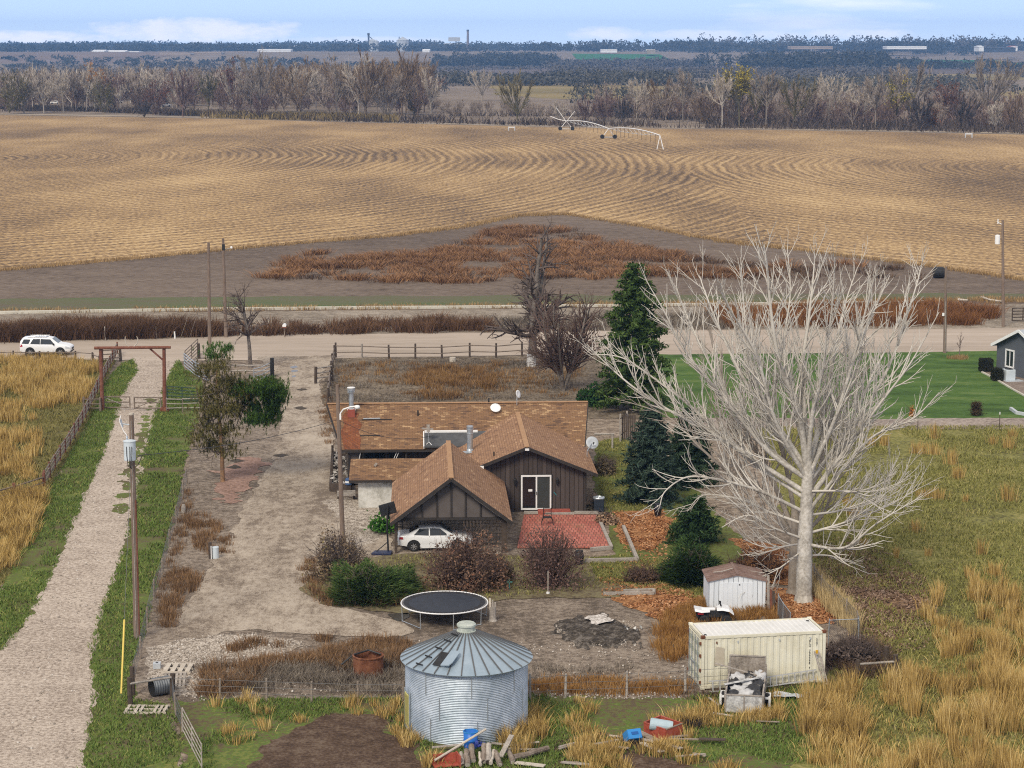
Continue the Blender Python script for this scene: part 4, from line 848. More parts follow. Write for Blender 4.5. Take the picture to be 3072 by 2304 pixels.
for u_ in (.07, L - .07):
    MB().beam(cp_(u_, .1, HH - .07), cp_(u_, W - .1, HH - .07), .12, .13).build('header', M_cream, t); MB().beam(cp_(u_, .1, .08), cp_(u_, W - .1, .08), .12, .15).build('sill', M_cream, t)
    for v_ in (.07, W - .07):
        MB().beam(cp_(u_, v_, .12), cp_(u_, v_, HH - .12), .14, .14, up=cy).build('corner_post', M_cream, t)
        for z in (.03, HH - .03): MB().box(cp_(u_, v_, z), (.2, .18, .14), ca).build('corner_casting', M_rust if (v_ < 1 and z > 1) else M_cream, t, bevel=.02)
for k in range(2):
    v0 = .14 + k * 1.08; dl = MB().box(cp_(-.02, v0 + .54, HH / 2), (.05, 1.06, HH - .32), ca).build('door', M_cream, t)
    for j in range(2): MB().tube(cp_(-.09, v0 + .28 + j * .5, .12), cp_(-.09, v0 + .28 + j * .5, HH - .12), .025).build('lock_rod', M_galv, dl)
    for z in (.5, 1.0, 1.6, 2.1): MB().box(cp_(-.055, v0 + .54, z), (.02, .9, .22), ca).build('door_rib', mat('door_green_grey', [(.36, .38, .30)], rough=.6), dl)
    for z in (.3, .9, 1.6, 2.2): MB().box(cp_(-.04, .1 + k * 2.2, z), (.1, .08, .14), ca).build('hinge', M_rust, dl)
MB().box(cp_(-.12, 1.22, 1.05), (.06, .5, .08), ca).build('handle', M_galv, t)
def text(name, s, m, parent, loc, size, rot, vertical=False):
    cu = bpy.data.curves.new(name, 'FONT'); cu.body = s; cu.size = size; cu.extrude = .003; cu.align_x = 'CENTER'; cu.align_y = 'CENTER'
    if vertical: cu.body = '\n'.join(s); cu.space_line = .78
    o = bpy.data.objects.new(name, cu); COL.objects.link(o); dg = bpy.context.evaluated_depsgraph_get(); me = bpy.data.meshes.new_from_object(o.evaluated_get(dg)); bpy.data.objects.remove(o)
    me.materials.clear(); ob = link(name, me, m, parent); ob.location = Vector(loc) - wloc(parent); ob.rotation_euler = rot; return ob
M_ink = mat('black_lettering', [(.02, .02, .02)], rough=.6)
text('serial_number', 'TRLU 799998 7', M_ink, t, cp_(5.28, -.006, 1.5), .155, (PI / 2, 0, ca), True)
text('size_code', '22G1', M_ink, t, cp_(5.62, -.006, 2.02), .13, (PI / 2, 0, ca), True)
b = MB(); b.box(cp_(5.63, -.005, 1.55), (.12, .014, .18), ca); b.build('warning_sticker', mat('amber_sticker', [(.62, .36, .03)], rough=.5), t)
b = MB(); b.box(cp_(5.63, -.005, 1.3), (.11, .014, .12), ca); b.build('grey_sticker', M_dish, t)
for u in (.72, 1.75, 3.78, 5.3): MB().box(cp_(u, -.012, 2.24), (.06, .03, .1), ca).build('vent_cover', M_rust if u < 1 else M_dish, t)
M_stain = mat('rust_streak', [(.42, .36, .27), (.55, .50, .40)], ((4, 1),), rough=.7)
b = MB(); b.prism([cp_(.62, .012, 1.1), cp_(1.12, .012, 1.1), cp_(1.1, .012, 1.95), cp_(.7, .012, 2.05), cp_(.66, .012, 1.6)], cy * -.004); b.build('grimy_patch', M_stain, t)
for u, v_ in ((.25, .35), (5.75, 1.9)): MB().box(cp_(u, v_, HH + .004), (.12, .1, .02), ca).build('roof_stud', M_black, t)

# ladders against the container
def ladder(label, a, b_, up, w, n, m):
    a, b_ = Vector(a), Vector(b_); up = Vector(up).normalized(); t = thing('ladder', label, 'ladder', a); d = (b_ - a)
    for s in (0, 1): MB().beam(a + up * w * s, b_ + up * w * s, .06, .035, up=up.cross(d)).build('rail', m, t)
    for k in range(n):
        p = a + d * ((k + .5) / n); MB().beam(p + up * .03, p + up * (w - .03), .05, .05, up=d).build('rung', m, t)
    return t
M_alu = mat('dull_aluminium', [(.36, .36, .35), (.5, .5, .49)], ((4, 1),), rough=.45, metal=.5)
ladder('long aluminium ladder on its side, leaning along the container front', cp_(2.2, -.45, .02), cp_(5.55, -.28, .30), (0, .35, .9), .44, 11, M_alu)
ladder('short aluminium ladder on its side left of the trailer', cp_(.25, -.55, .03), cp_(2.0, -.5, .05), (0, .45, .85), .5, 5, M_alu)
ladder('narrow grey ladder propped against the right end of the container front', cp_(5.85, -.65, .02), cp_(5.5, -.05, 1.6), (1, .2, 0), .2, 6, M_oldwood)

# ================= metal shed =================
sa = R(1.5); SB = Vector((10.55, 107.8, 0)); sx, sy = V3(math.cos(sa), math.sin(sa), 0), V3(-math.sin(sa), math.cos(sa), 0)
def sp2(u, v, z): return SB + sx * u + sy * v + V3(0, 0, z)
M_shed = board_mat('white_shed_metal', (.62, .66, .70), (.74, .77, .80), .26)
M_shroof = mat('rusty_shed_roof', [(.13, .09, .075), (.22, .14, .115), (.28, .22, .19)], ((1.5, .9), (9, .6)), rough=.8)
t = thing('garden_shed', 'low white metal shed with a rusty ribbed roof left of the pale cottonwood', 'shed', SB); w, d, h, pk = 3.05, 2.4, 1.72, 2.05
b = MB(); fr_ = [(0, 0), (w, 0), (w, h), (w / 2, pk), (0, h)]
for v_ in (0, d): b.add([sp2(u, v_, z) for u, z in fr_], [(0, 1, 2, 3, 4)], [[(u, z) for u, z in fr_]])
for u in (0, w): b.add([sp2(u, 0, 0), sp2(u, d, 0), sp2(u, d, h), sp2(u, 0, h)], [(0, 1, 2, 3)], [[(0, 0), (d, 0), (d, h), (0, h)]])
b.build('wall', M_shed, t)
rf = MB(); e = .1
for s in (0, 1):
    u0, u1 = (-e, w / 2) if s == 0 else (w + e, w / 2); z0 = h - e * (pk - h) / (w / 2)
    rf.prism([sp2(u0, -e, z0 + .02), sp2(u1, -e, pk + .02), sp2(u1, d + e, pk + .02), sp2(u0, d + e, z0 + .02)], V3(0, 0, .05))
ro = rf.build('roof', M_shroof, t)
b = MB(); b.beam(sp2(w / 2, -e, pk + .09), sp2(w / 2, d + e, pk + .09), .14, .03)
for k in range(7):
    for s in (0, 1):
        v_ = -.02 + k * .4; b.beam(sp2(-e if s == 0 else w + e, v_, h + .055), sp2(w / 2, v_, pk + .085), .05, .03)
b.build('roof_rib', M_shroof, ro)
dm = MB().box(sp2(w / 2, -.012, .84), (1.7, .02, 1.66), sa).build('door', mat('shed_door_white', [(.66, .69, .73), (.74, .77, .80)], ((2, 1),), rough=.5), t); b = MB()
for k in range(7): b.beam(sp2(w / 2 - .78 + k * .26, -.03, .04), sp2(w / 2 - .78 + k * .26, -.03, 1.64), .03, .02, up=sy)
b.build('door_rib', M_shed, dm); MB().box(sp2(w / 2 + .12, -.04, 1.55), (.05, .03, .06), sa).build('latch', M_black, dm)
b = MB(); b.beam(sp2(-.02, -.012, h + .0), sp2(w / 2, -.012, pk), .02, .1); b.beam(sp2(w + .02, -.012, h), sp2(w / 2, -.012, pk), .02, .1); b.build('gable_trim', M_white, t)
b = MB(); q = [sp2(.35, .9, 2.0), sp2(.8, .7, 2.1), sp2(1.4, .9, 2.22)]; fb = tag(b.path(q, .03, 5).build('fallen_branch', M_oldwood, None, origin=q[0]), 'bare fallen branch lying on the shed roof', 'branch')
# planks upright beside the shed
t = thing('leaning_boards', 'weathered upright boards at the right corner of the white shed', 'boards', sp2(3.25, -.1, 0))
for k, (dx, hh, m) in enumerate(((3.2, 2.05, M_oldwood), (3.36, 1.25, M_redwood), (3.5, 1.2, M_darkwood))): MB().beam(sp2(dx, -.1, 0), sp2(dx - .03, .0, hh), .14, .05, up=sy).build('board', m, t)
# ================= vehicles =================
M_carw = mat('white_car_paint', [(.78, .79, .80)], rough=.22, spec=.6)
M_cglass = mat('tinted_glass', [(.02, .025, .03)], rough=.05, spec=.7)
M_wsglass = mat('windscreen_glass', [(.05, .09, .13)], rough=.05, spec=.8)
M_rim = mat('alloy_rim', [(.45, .45, .46)], rough=.35, metal=.7)
M_lampred = mat('tail_lamp_red', [(.35, .02, .03)], rough=.2, spec=.6)
M_lampclear = mat('head_lamp', [(.55, .58, .62)], rough=.1, spec=.8)
M_trim = mat('black_trim', [(.02, .02, .021)], rough=.55)
def stn(S, x):
    for a, b in zip(S[:-1], S[1:]):
        if a[0] <= x <= b[0]:
            t = (x - a[0]) / (b[0] - a[0]); return [p + (q - p) * t for p, q in zip(a, b)]
    return list(S[0] if x < S[0][0] else S[-1])
def side_y(S, x, z):
    _, zb, ze, wb, we, zt, wt = stn(S, x)
    if z >= ze: t = min(1, (z - ze) / max(.02, zt - ze)); return we * .97 + (wt - we * .97) * t
    t = (z - zb) / max(.02, ze - zb); return wb + (we - wb) * min(1, t * 1.6)
def wheel(parent, x, y, r, wd):
    s = 1 if y > 0 else -1
    def rot(b):
        b.v = [(v[0], -v[2] * 1.0, v[1]) for v in b.v]; b.v = [(v[0] + x, v[1] + y, v[2] + r) for v in b.v]; return b
    w = rot(MB().lathe([(r * .62, -wd / 2), (r * .93, -wd / 2), (r, -wd * .3), (r, wd * .3), (r * .93, wd / 2), (r * .62, wd / 2), (r * .62, -wd / 2)], (0, 0, 0), 28)).build('wheel', M_tyre, parent, local=True, smooth=True)
    rm = MB(); o = -s * wd * .40
    rm.lathe([(0, o), (r * .16, o), (r * .2, o * .85)], (0, 0, 0), 12); rm.lathe([(r * .66, o), (r * .58, o), (r * .56, o * .4)], (0, 0, 0), 28)
    for k in range(7):
        a = 2 * PI * k / 7; d = Vector((math.cos(a), math.sin(a), 0)); rm.beam(d * r * .12 + V3(0, 0, o * .97), d * r * .62 + V3(0, 0, o * .97), r * .15, .02, up=(0, 0, 1))
    rot(rm).build('rim', M_rim, w, local=True); rot(MB().lathe([(0, o * .3), (r * .6, o * .3)], (0, 0, 0), 20)).build('brake_disc', M_trim, w, local=True)
def car(name, label, cat, loc, rz, S, wins, wsh, rear, wr, wx, tail, head, extras):
    t = thing(name, label, cat, loc, None, rz); secs = []
    for x, zb, ze, wb, we, zt, wt in S:
        zm = zb + (ze - zb) * .62; zr = zt - (zt - ze) * .10
        secs.append([(x, s * w, z) for s, w, z in ((-1, wb, zb), (-1, we, zm), (-1, we * .97, ze), (-1, wt, zr), (-1, wt * .8, zt), (1, wt * .8, zt), (1, wt, zr), (1, we * .97, ze), (1, we, zm), (1, wb, zb))])
    b = MB().loft(secs); body = b.build('body', M_carw, t, local=True, smooth=True, bevel=.03)
    for s in (-1, 1):
        for poly, m, nm in wins:
            q = [(x, s * (side_y(S, x, z) + .006), z) for x, z in poly]; MB().prism(q, (0, s * .012, 0)).build(nm, m, t, local=True)
        for x in wx:
            p = []
            for k in range(15):
                a = PI * k / 14; zz = wr + (wr + .09) * math.sin(a); xx = x + (wr + .09) * math.cos(a); p.append((xx, s * (side_y(S, xx, max(.45, min(zz, .8))) + .004), zz))
            p += [(x - wr - .09, p[-1][1], .24), (x + wr + .09, p[0][1], .24)]
            MB().prism(p, (0, s * .012, 0)).build('wheel_arch', M_trim, t, local=True)
            wheel(t, x, s * (side_y(S, x, .5) - .07), wr, .22)
        for poly, m, nm in ((tail, M_lampred, 'tail_light'), (head, M_lampclear, 'headlight')):
            q = [(x, s * (side_y(S, x, z) + .008), z) for x, z in poly]; MB().prism(q, (0, s * .015, 0)).build(nm, m, t, local=True)
        mx, mz = extras['mirror']; MB().box((mx, s * (side_y(S, mx, mz) + .10), mz), (.14, .2, .14)).build('mirror', extras.get('mm', M_carw), t, local=True, bevel=.03)
        x0, x1 = extras['sill']; MB().prism([(x0, s * (stn(S, x0)[3] + .004), .2), (x1, s * (stn(S, x1)[3] + .004), .2), (x1, s * (side_y(S, x1, .34) + .012), .38), (x0, s * (side_y(S, x0, .34) + .012), .38)], (0, s * .02, 0)).build('sill', M_trim if extras.get('dark') else M_carw, t, local=True)
        for dx in extras['doors']:
            z0, z1 = .42, stn(S, dx)[2]; MB().prism([(dx - .008, s * (side_y(S, dx, z0) + .003), z0), (dx + .008, s * (side_y(S, dx, z0) + .003), z0), (dx + .008, s * (side_y(S, dx, z1) + .003), z1), (dx - .008, s * (side_y(S, dx, z1) + .003), z1)], (0, s * .005, 0)).build('door_gap', M_trim, t, local=True)
    for q, nm, m in ((wsh, 'windscreen', M_wsglass), (rear, 'rear_window', M_cglass)):
        (xa, za, wa), (xb, zb_, wb_) = q; nx = V3(zb_ - za, 0, -(xb - xa)).normalized()
        if nx.z < 0: nx = -nx
        p = [V3(xa, -wa, za), V3(xa, wa, za), V3(xb, wb_, zb_), V3(xb, -wb_, zb_)]; MB().prism([v + nx * .012 for v in p], nx * .012).build(nm, m, t, local=True)
    for nm, m, c, sz in extras['boxes']: MB().box(c, sz).build(nm, m, t, local=True, bevel=.015)
    return t
SUV = [(-2.52, .55, 1.0, .80, .84, 1.05, .74), (-2.46, .42, 1.12, .86, .92, 1.45, .70), (-2.2, .34, 1.15, .9, .97, 1.76, .70), (-1.2, .3, 1.13, .92, .99, 1.81, .73), (.1, .3, 1.09, .92, .99, 1.79, .73), (.65, .3, 1.07, .92, .985, 1.69, .72), (1.35, .3, 1.06, .92, .98, 1.16, .80), (2.05, .34, 1.0, .9, .96, 1.06, .74), (2.42, .42, .86, .84, .88, .92, .66), (2.52, .52, .74, .72, .76, .78, .56)]
q = g(139, 1066); 
car('parked_suv', 'white SUV with dark windows on the gravel road behind the rail fence', 'SUV', (q.x, q.y + .5, .02), 0.0, SUV,
    [([(-2.3, 1.18), (-1.62, 1.17), (-1.42, 1.62), (-2.1, 1.60)], M_cglass, 'side_window'), ([(-1.45, 1.17), (-.5, 1.14), (-.5, 1.65), (-1.2, 1.64)], M_cglass, 'side_window'), ([(-.44, 1.14), (.95, 1.12), (.50, 1.60), (-.44, 1.65)], M_cglass, 'side_window')],
    ((1.28, 1.18, .74), (.68, 1.68, .62)), ((-2.5, 1.15, .66), (-2.34, 1.62, .56)), .385, (-1.48, 1.48),
    [(-2.48, .85), (-2.2, .9), (-2.25, 1.12), (-2.48, 1.1)], [(2.0, .74), (2.42, .70), (2.36, .84), (2.0, .94)],
    dict(mirror=(.85, 1.15), mm=M_trim, sill=(-1.0, 1.0), dark=True, doors=(-1.5, -.47, .8), boxes=[('sunroof', M_cglass, (-.5, 0, 1.80), (1.3, .9, .02)), ('roof_rail', M_chrome, (-.8, -.66, 1.82), (1.9, .05, .06)), ('roof_rail', M_chrome, (-.8, .66, 1.82), (1.9, .05, .06)), ('grille', M_trim, (2.50, 0, .66), (.06, .9, .2)), ('front_bumper', M_trim, (2.46, 0, .42), (.12, 1.3, .12))]))
SED = [(-2.26, .48, .84, .70, .74, .92, .58), (-2.16, .36, .94, .79, .83, 1.02, .64), (-1.6, .28, .97, .83, .87, 1.07, .62), (-1.0, .26, .95, .84, .88, 1.38, .55), (-.4, .26, .94, .84, .88, 1.46, .57), (.3, .26, .93, .84, .88, 1.43, .56), (1.05, .26, .92, .84, .87, .99, .66), (1.8, .3, .82, .8, .84, .89, .60), (2.15, .38, .7, .72, .76, .76, .52), (2.26, .46, .6, .6, .64, .65, .45)]
q = g(1302, 1655)
car('parked_sedan', 'white sedan half hidden by brown bushes under the garage porch', 'car', (q.x + .05, q.y + .85, .03), R(4), SED,
    [([(-1.32, 1.0), (-.42, .97), (-.42, 1.36), (-.95, 1.34)], M_cglass, 'side_window'), ([(-.34, .97), (.78, .96), (.26, 1.34), (-.34, 1.37)], M_cglass, 'side_window')],
    ((1.0, 1.0, .62), (.36, 1.41, .50)), ((-1.56, 1.09, .58), (-1.02, 1.37, .5)), .32, (-1.32, 1.30),
    [(-2.2, .74), (-1.95, .76), (-1.98, .9), (-2.18, .9)], [(1.8, .6), (2.14, .56), (2.08, .68), (1.8, .76)],
    dict(mirror=(.72, .98), sill=(-.95, .95), doors=(-1.25, -.38, .6), boxes=[('number_plate', M_dish, (-2.26, 0, .72), (.03, .36, .12)), ('rear_bumper', M_carw, (-2.2, 0, .46), (.14, 1.4, .2))]))
# vehicles parked among the far trees
for lab, x, y, l in (('white pickup parked under bare trees at the far left', 166, 308, 5.2), ('white pickup half hidden in the thicket behind the left field edge', 357, 306, 5.0), ('pale grey car in the thicket right of the orange tree', 500, 316, 4.6)):
    c = g(x, y + 4); t = thing('distant_vehicle', lab, 'pickup' if 'pickup' in lab else 'car', c)
    b = MB(); b.box(c + V3(0, 0, .85), (l, 1.9, .65)); b.loft([[c + V3(x_, -.85, z_) for x_, z_ in ((-.6, 1.15), (-.3, 1.85), (.9, 1.85), (1.4, 1.15))], [c + V3(x_, .85, z_) for x_, z_ in ((-.6, 1.15), (-.3, 1.85), (.9, 1.85), (1.4, 1.15))]]); b.build('body', M_carw, t)
    for s in (-1, 1): MB().box(c + V3(s * 1.5, -.9, .4), (.75, .2, .75)).build('wheel', M_tyre, t)
    MB().box(c + V3(.3, -.87, 1.5), (1.3, .04, .5)).build('window', M_cglass, t)
# quad bike behind the container
c = g(2142, 1872); t = thing('quad_bike', 'white and black quad bike in dry grass behind the container', 'quad bike', c)
for x in (-.55, .6):
    for y in (-.4, .4):
        b = MB(); b.lathe([(0, -.1), (.12, -.11), (.24, -.11), (.29, -.06), (.29, .06), (.24, .11), (.12, .11), (0, .1)], (0, 0, 0), 16); b.v = [(v[0] + c.x + x, -v[2] + c.y + y, v[1] + .29) for v in b.v]; b.build('wheel', M_tyre, t)
b = MB(); b.loft([[c + V3(x, y, z) for y, z in ((-.2, .42), (-.16, zt), (.16, zt), (.2, .42))] for x, zt in ((-.95, .86), (-.3, .74), (.1, .74), (.35, .92), (.75, .82))]); b.build('body', M_black, t)
b = MB(); b.loft([[c + V3(x, s_ * wd, z) for s_, wd, z in ((-1, w1, z0), (-1, w1 * .8, z1), (1, w1 * .8, z1), (1, w1, z0))] for x, w1, z0, z1 in ((-1.05, .42, .80, .92), (-.7, .5, .74, .84), (-.25, .3, .72, .80))]); b.build('rear_fender', M_carw, t)
b = MB(); b.loft([[c + V3(x, s_ * wd, z) for s_, wd, z in ((-1, w1, z0), (-1, w1 * .8, z1), (1, w1 * .8, z1), (1, w1, z0))] for x, w1, z0, z1 in ((.12, .26, .78, .92), (.4, .5, .86, .98), (.75, .52, .80, .90), (1.0, .4, .58, .66))]); b.build('front_fender', M_carw, t)
MB().box(c + V3(-.3, 0, .82), (.7, .3, .12)).build('seat', M_carw, t, bevel=.04); MB().box(c + V3(-.75, 0, .66), (.3, .86, .06)).build('red_stripe', M_lampred, t)
b = MB(); b.tube(c + V3(.38, 0, .9), c + V3(.3, 0, 1.15), .04); b.tube(c + V3(.28, -.38, 1.16), c + V3(.28, .38, 1.16), .025); b.tube(c + V3(.3, -.05, 1.1), c + V3(.3, -.05, 1.26), .05); b.build('handlebar', M_black, t)

# ================= trailer of junk =================
ta = R(-9); T0 = g(2232, 2146) + V3(0, .05, 0); tx, ty = V3(math.cos(ta), math.sin(ta), 0), V3(-math.sin(ta), math.cos(ta), 0)
def tp(u, v, z): return T0 + tx * u + ty * v + V3(0, 0, z)
M_tboard = mat('scuffed_grey_board', [(.22, .22, .22), (.46, .46, .45), (.66, .66, .65)], ((2.5, 1.0), (12, .8)), rough=.85)
M_ply = mat('old_plywood', [(.13, .11, .09), (.24, .205, .17), (.34, .30, .255)], ((2.5, .9), (12, .9)), rough=.9)
t = thing('utility_trailer', 'grey box trailer heaped with junk in front of the container', 'trailer', T0); W2, L2 = .84, 3.1
b = MB(); b.box(tp(0, L2 / 2, .42), (W2 * 2, L2, .08), ta); b.build('bed', M_ply, t)
tg = MB().box(tp(0, 0, .52), (W2 * 2, .05, .82), ta).build('tailgate', M_tboard, t); b = MB()
for u in (-W2, 0, W2): b.beam(tp(u, -.04, .1), tp(u, -.04, .94), .06, .04)
b.beam(tp(-W2, -.04, .94), tp(W2, -.04, .94), .05, .06); b.build('tailgate_frame', M_oldwood, tg)
for s in (-1, 1):
    MB().box(tp(s * W2, L2 / 2, .72), (.05, L2, .56), ta).build('side_board', M_tboard, t); b = MB()
    b.beam(tp(s * W2, 0, 1.02), tp(s * W2, L2, 1.04), .07, .06)
    for v in (.05, 1.05, 2.05, 3.05): b.beam(tp(s * (W2 + .04), v, .3), tp(s * (W2 + .04), v, 1.05 if v < 3 else 1.5), .05, .06)
    b.build('stake_rail', M_oldwood, t)
    MB().box(tp(s * (W2 + .2), 1.35, .52), (.24, .9, .05), ta).build('fender', M_white, t); MB().box(tp(s * (W2 + .28), .92, .40), (.1, .05, .5), ta).build('mudguard', M_white, t)
    b = MB(); b.lathe([(0, -.09), (.3, -.1), (.33, 0), (.3, .1), (0, .09)], (0, 0, 0), 18); b.v = [tuple(tp(s * (W2 + .16), 1.35, .33) + tx * v[2] + ty * v[0] + V3(0, 0, v[1])) for v in b.v]; b.build('wheel', M_tyre, t)
fb = MB().box(tp(0, L2, 1.18), (W2 * 2 - .02, .05, 1.35), ta).build('headboard', M_ply, t); b = MB()
for u in (-W2 + .02, W2 - .02): b.beam(tp(u, L2 - .04, .5), tp(u, L2 - .04, 1.88), .06, .05)
b.beam(tp(-W2, L2 - .04, 1.88), tp(W2, L2 - .04, 1.88), .06, .06); b.build('headboard_frame', M_oldwood, fb)
b = MB(); b.beam(tp(0, L2, .35), tp(0, L2 + .9, .35), .08, .08); b.build('drawbar', M_black, t)
M_bagb = mat('black_sack', [(.012, .012, .013), (.04, .04, .043)], ((4, 1),), rough=.35, spec=.5); M_bagw = mat('grey_white_sack', [(.35, .35, .35), (.62, .62, .62)], ((3, 1),), rough=.6)
def sack(c, r, m, label, seed, cat='sack', grp=None):
    me = bpy.data.meshes.new('junk_sack'); bm = bmesh.new(); bmesh.ops.create_icosphere(bm, subdivisions=3, radius=1); rr = random.Random(seed); ph = [rr.uniform(0, 6) for _ in range(6)]
    for v in bm.verts:
        n = 1 + .16 * math.sin(5 * v.co.x + ph[0]) * math.sin(4 * v.co.y + ph[1]) + .12 * math.sin(9 * v.co.z + 7 * v.co.x + ph[2]) + .08 * math.sin(13 * v.co.y + ph[3]); v.co = Vector((v.co.x * r[0], v.co.y * r[1], v.co.z * r[2])) * n
    bm.to_mesh(me); bm.free(); me.polygons.foreach_set('use_smooth', np.ones(len(me.polygons), bool)); o = link('junk_sack', me, m, None, c); return tag(o, label, cat, grp)
rg2 = random.Random(5)
for i, (u, v, z, a, b_, h, m, lab) in enumerate([
    (-.5, .4, .78, .34, .3, .26, M_bagb, 'black sack in the near left corner of the trailer'), (.05, .4, .84, .4, .3, .24, M_bagw, 'pale crumpled sheet at the trailer tailgate'), (.55, .45, .8, .3, .36, .26, M_bagb, 'black sack in the near right corner of the trailer'),
    (-.25, .85, .86, .45, .3, .26, M_bagw, 'pale sack left of centre in the trailer'), (.35, .95, .88, .4, .34, .28, M_bagb, 'large shiny black sack mid trailer on the right'), (-.5, 1.5, .92, .32, .34, .3, M_bagb, 'black sack half way along the trailer left side'),
    (.05, 1.6, .95, .3, .3, .27, M_bagw, 'small pale bundle at the centre of the trailer load'), (.55, 1.65, .92, .3, .4, .3, M_bagb, 'black sack half way along the trailer right side'), (-.4, 2.2, .98, .4, .36, .32, M_bagw, 'pale bundle near the headboard on the left'),
    (.15, 2.35, 1.0, .36, .34, .32, M_bagb, 'black sack against the trailer headboard'), (.55, 2.45, 1.05, .32, .4, .32, M_bagw, 'pale rounded sack in the far right corner of the trailer')]):
    sack(tp(u, v, z), (a, b_, h), m, lab, i)
for lab, a, b_, m, w in (('long pale plank lying across the trailer load', tp(-.95, .9, 1.12), tp(.7, 1.75, 1.28), M_tboard, .16), ('weathered plank slanting from the container over the trailer', tp(-1.5, 2.5, 1.62), tp(.45, 2.2, 1.25), M_oldwood, .10), ('brown board end sticking up among the trailer junk', tp(.1, 2.05, 1.1), tp(.75, 2.5, 1.35), M_wood, .2)):
    tag(MB().beam(a, b_, w, .04).build('loose_plank', m, None, origin=a, bevel=.008), lab, 'plank')

# ================= scrap and lumber in the grass =================
rb = [g(1932, 2200), g(1997, 2222), g(2046, 2203), g(1981, 2180)]; ctr = sum(rb, V3(0, 0, 0)) / 4
t = thing('red_wagon_box', 'open red metal wagon box sitting in tall grass', 'wagon box', ctr); M_redbox = mat('worn_red_paint', [(.20, .045, .03), (.36, .075, .045), (.42, .12, .08)], ((1.5, 1), (9, .6)), rough=.6)
for i in range(4):
    a, b_ = rb[i], rb[(i + 1) % 4]; d = (b_ - a).normalized(); MB().beam(a + V3(0, 0, .25), b_ + V3(0, 0, .25), .05, .5).build('side_panel', M_redbox, t); MB().beam(a + V3(0, 0, .51), b_ + V3(0, 0, .51), .08, .03).build('rim', M_wood if i == 1 else M_redbox, t)
MB().prism([p + V3(0, 0, .06) for p in rb], V3(0, 0, .03)).build('floor', M_black, t)
p0, p1 = ctr + V3(-.6, -.25, .55), ctr + V3(.35, -.35, .42); t = thing('plastic_drum', 'blue grey plastic drum lying in the red wagon box', 'drum', p0)
d = (p1 - p0); b = MB(); b.lathe([(.0, .03), (.22, .03), (.24, 0), (.27, .05), (.27, .9), (.25, 1.0), (.0, 1.02)], (0, 0, 0), 20); qd = d.to_track_quat('Z', 'Y').to_matrix(); b.v = [tuple(p0 + qd @ (Vector(v) * Vector((1, 1, 1)))) for v in b.v]; b.build('body', mat('drum_blue_grey', [(.30, .40, .44), (.42, .52, .56)], ((3, 1),), rough=.5), t); tl = MB(); tl.lathe([(.215, -.004), (.0, -.004)], (0, 0, 0), 20); tl.v = [tuple(p0 + qd @ Vector(v)) for v in tl.v]; tl.build('lid', M_dish, t)
c = g(1897, 2232); t = thing('milk_crate', 'bright blue plastic crate tipped on the lumber pile', 'crate', c); M_bluep = mat('blue_plastic', [(.03, .20, .52), (.05, .27, .62)], ((3, 1),), rough=.4); Mx = Matrix.Rotation(R(20), 3, 'Z') @ Matrix.Rotation(R(-35), 3, 'X'); cc = c + V3(0, 0, .38)
for s, sz in ((V3(0, 0, -.2), (.6, .6, .04)), (V3(.3, 0, 0), (.04, .6, .42)), (V3(-.3, 0, 0), (.04, .6, .42)), (V3(0, .3, 0), (.6, .04, .42)), (V3(0, -.3, 0), (.6, .04, .42))): MB().box(cc + Mx @ s, sz, M=Mx).build('panel', M_bluep, t)
b = MB(); b.box(cc + Mx @ V3(0, -.33, .02), (.3, .04, .12), M=Mx); b.build('grip_slot', mat('dark_blue_plastic', [(.02, .10, .32)], rough=.5), t)
c = at(1412, 2258, 85.9); c.z = 0; t = thing('blue_barrel', 'cut open blue barrel at the foot of the grain bin', 'barrel', c); MB().lathe([(.0, .04), (.27, .05), (.29, .1), (.30, .4), (.315, .42), (.315, .46), (.30, .48), (.32, .82), (.30, .82), (.27, .1), (0, .09)], c, 26).build('shell', mat('barrel_blue', [(.015, .12, .48), (.025, .17, .56)], ((3, 1),), rough=.4), t, smooth=True); b = MB(); b.lathe([(.33, .8), (.335, .83), (.30, .84), (.295, .8)], c, 26); b.build('rim', M_bluep, t)
pl = lambda z, x, y, ox, oy, s: None
def r7(x, y): return g(1650 + x / 2.746, 1700 + y / 2.746)
def r4(x, y): return g(1300 + x / 5.267, 2080 + y / 5.267)
M_pale = mat('pale_lumber', [(.38, .33, .27), (.58, .53, .46)], ((3, .8), (14, .7)), rough=.9)
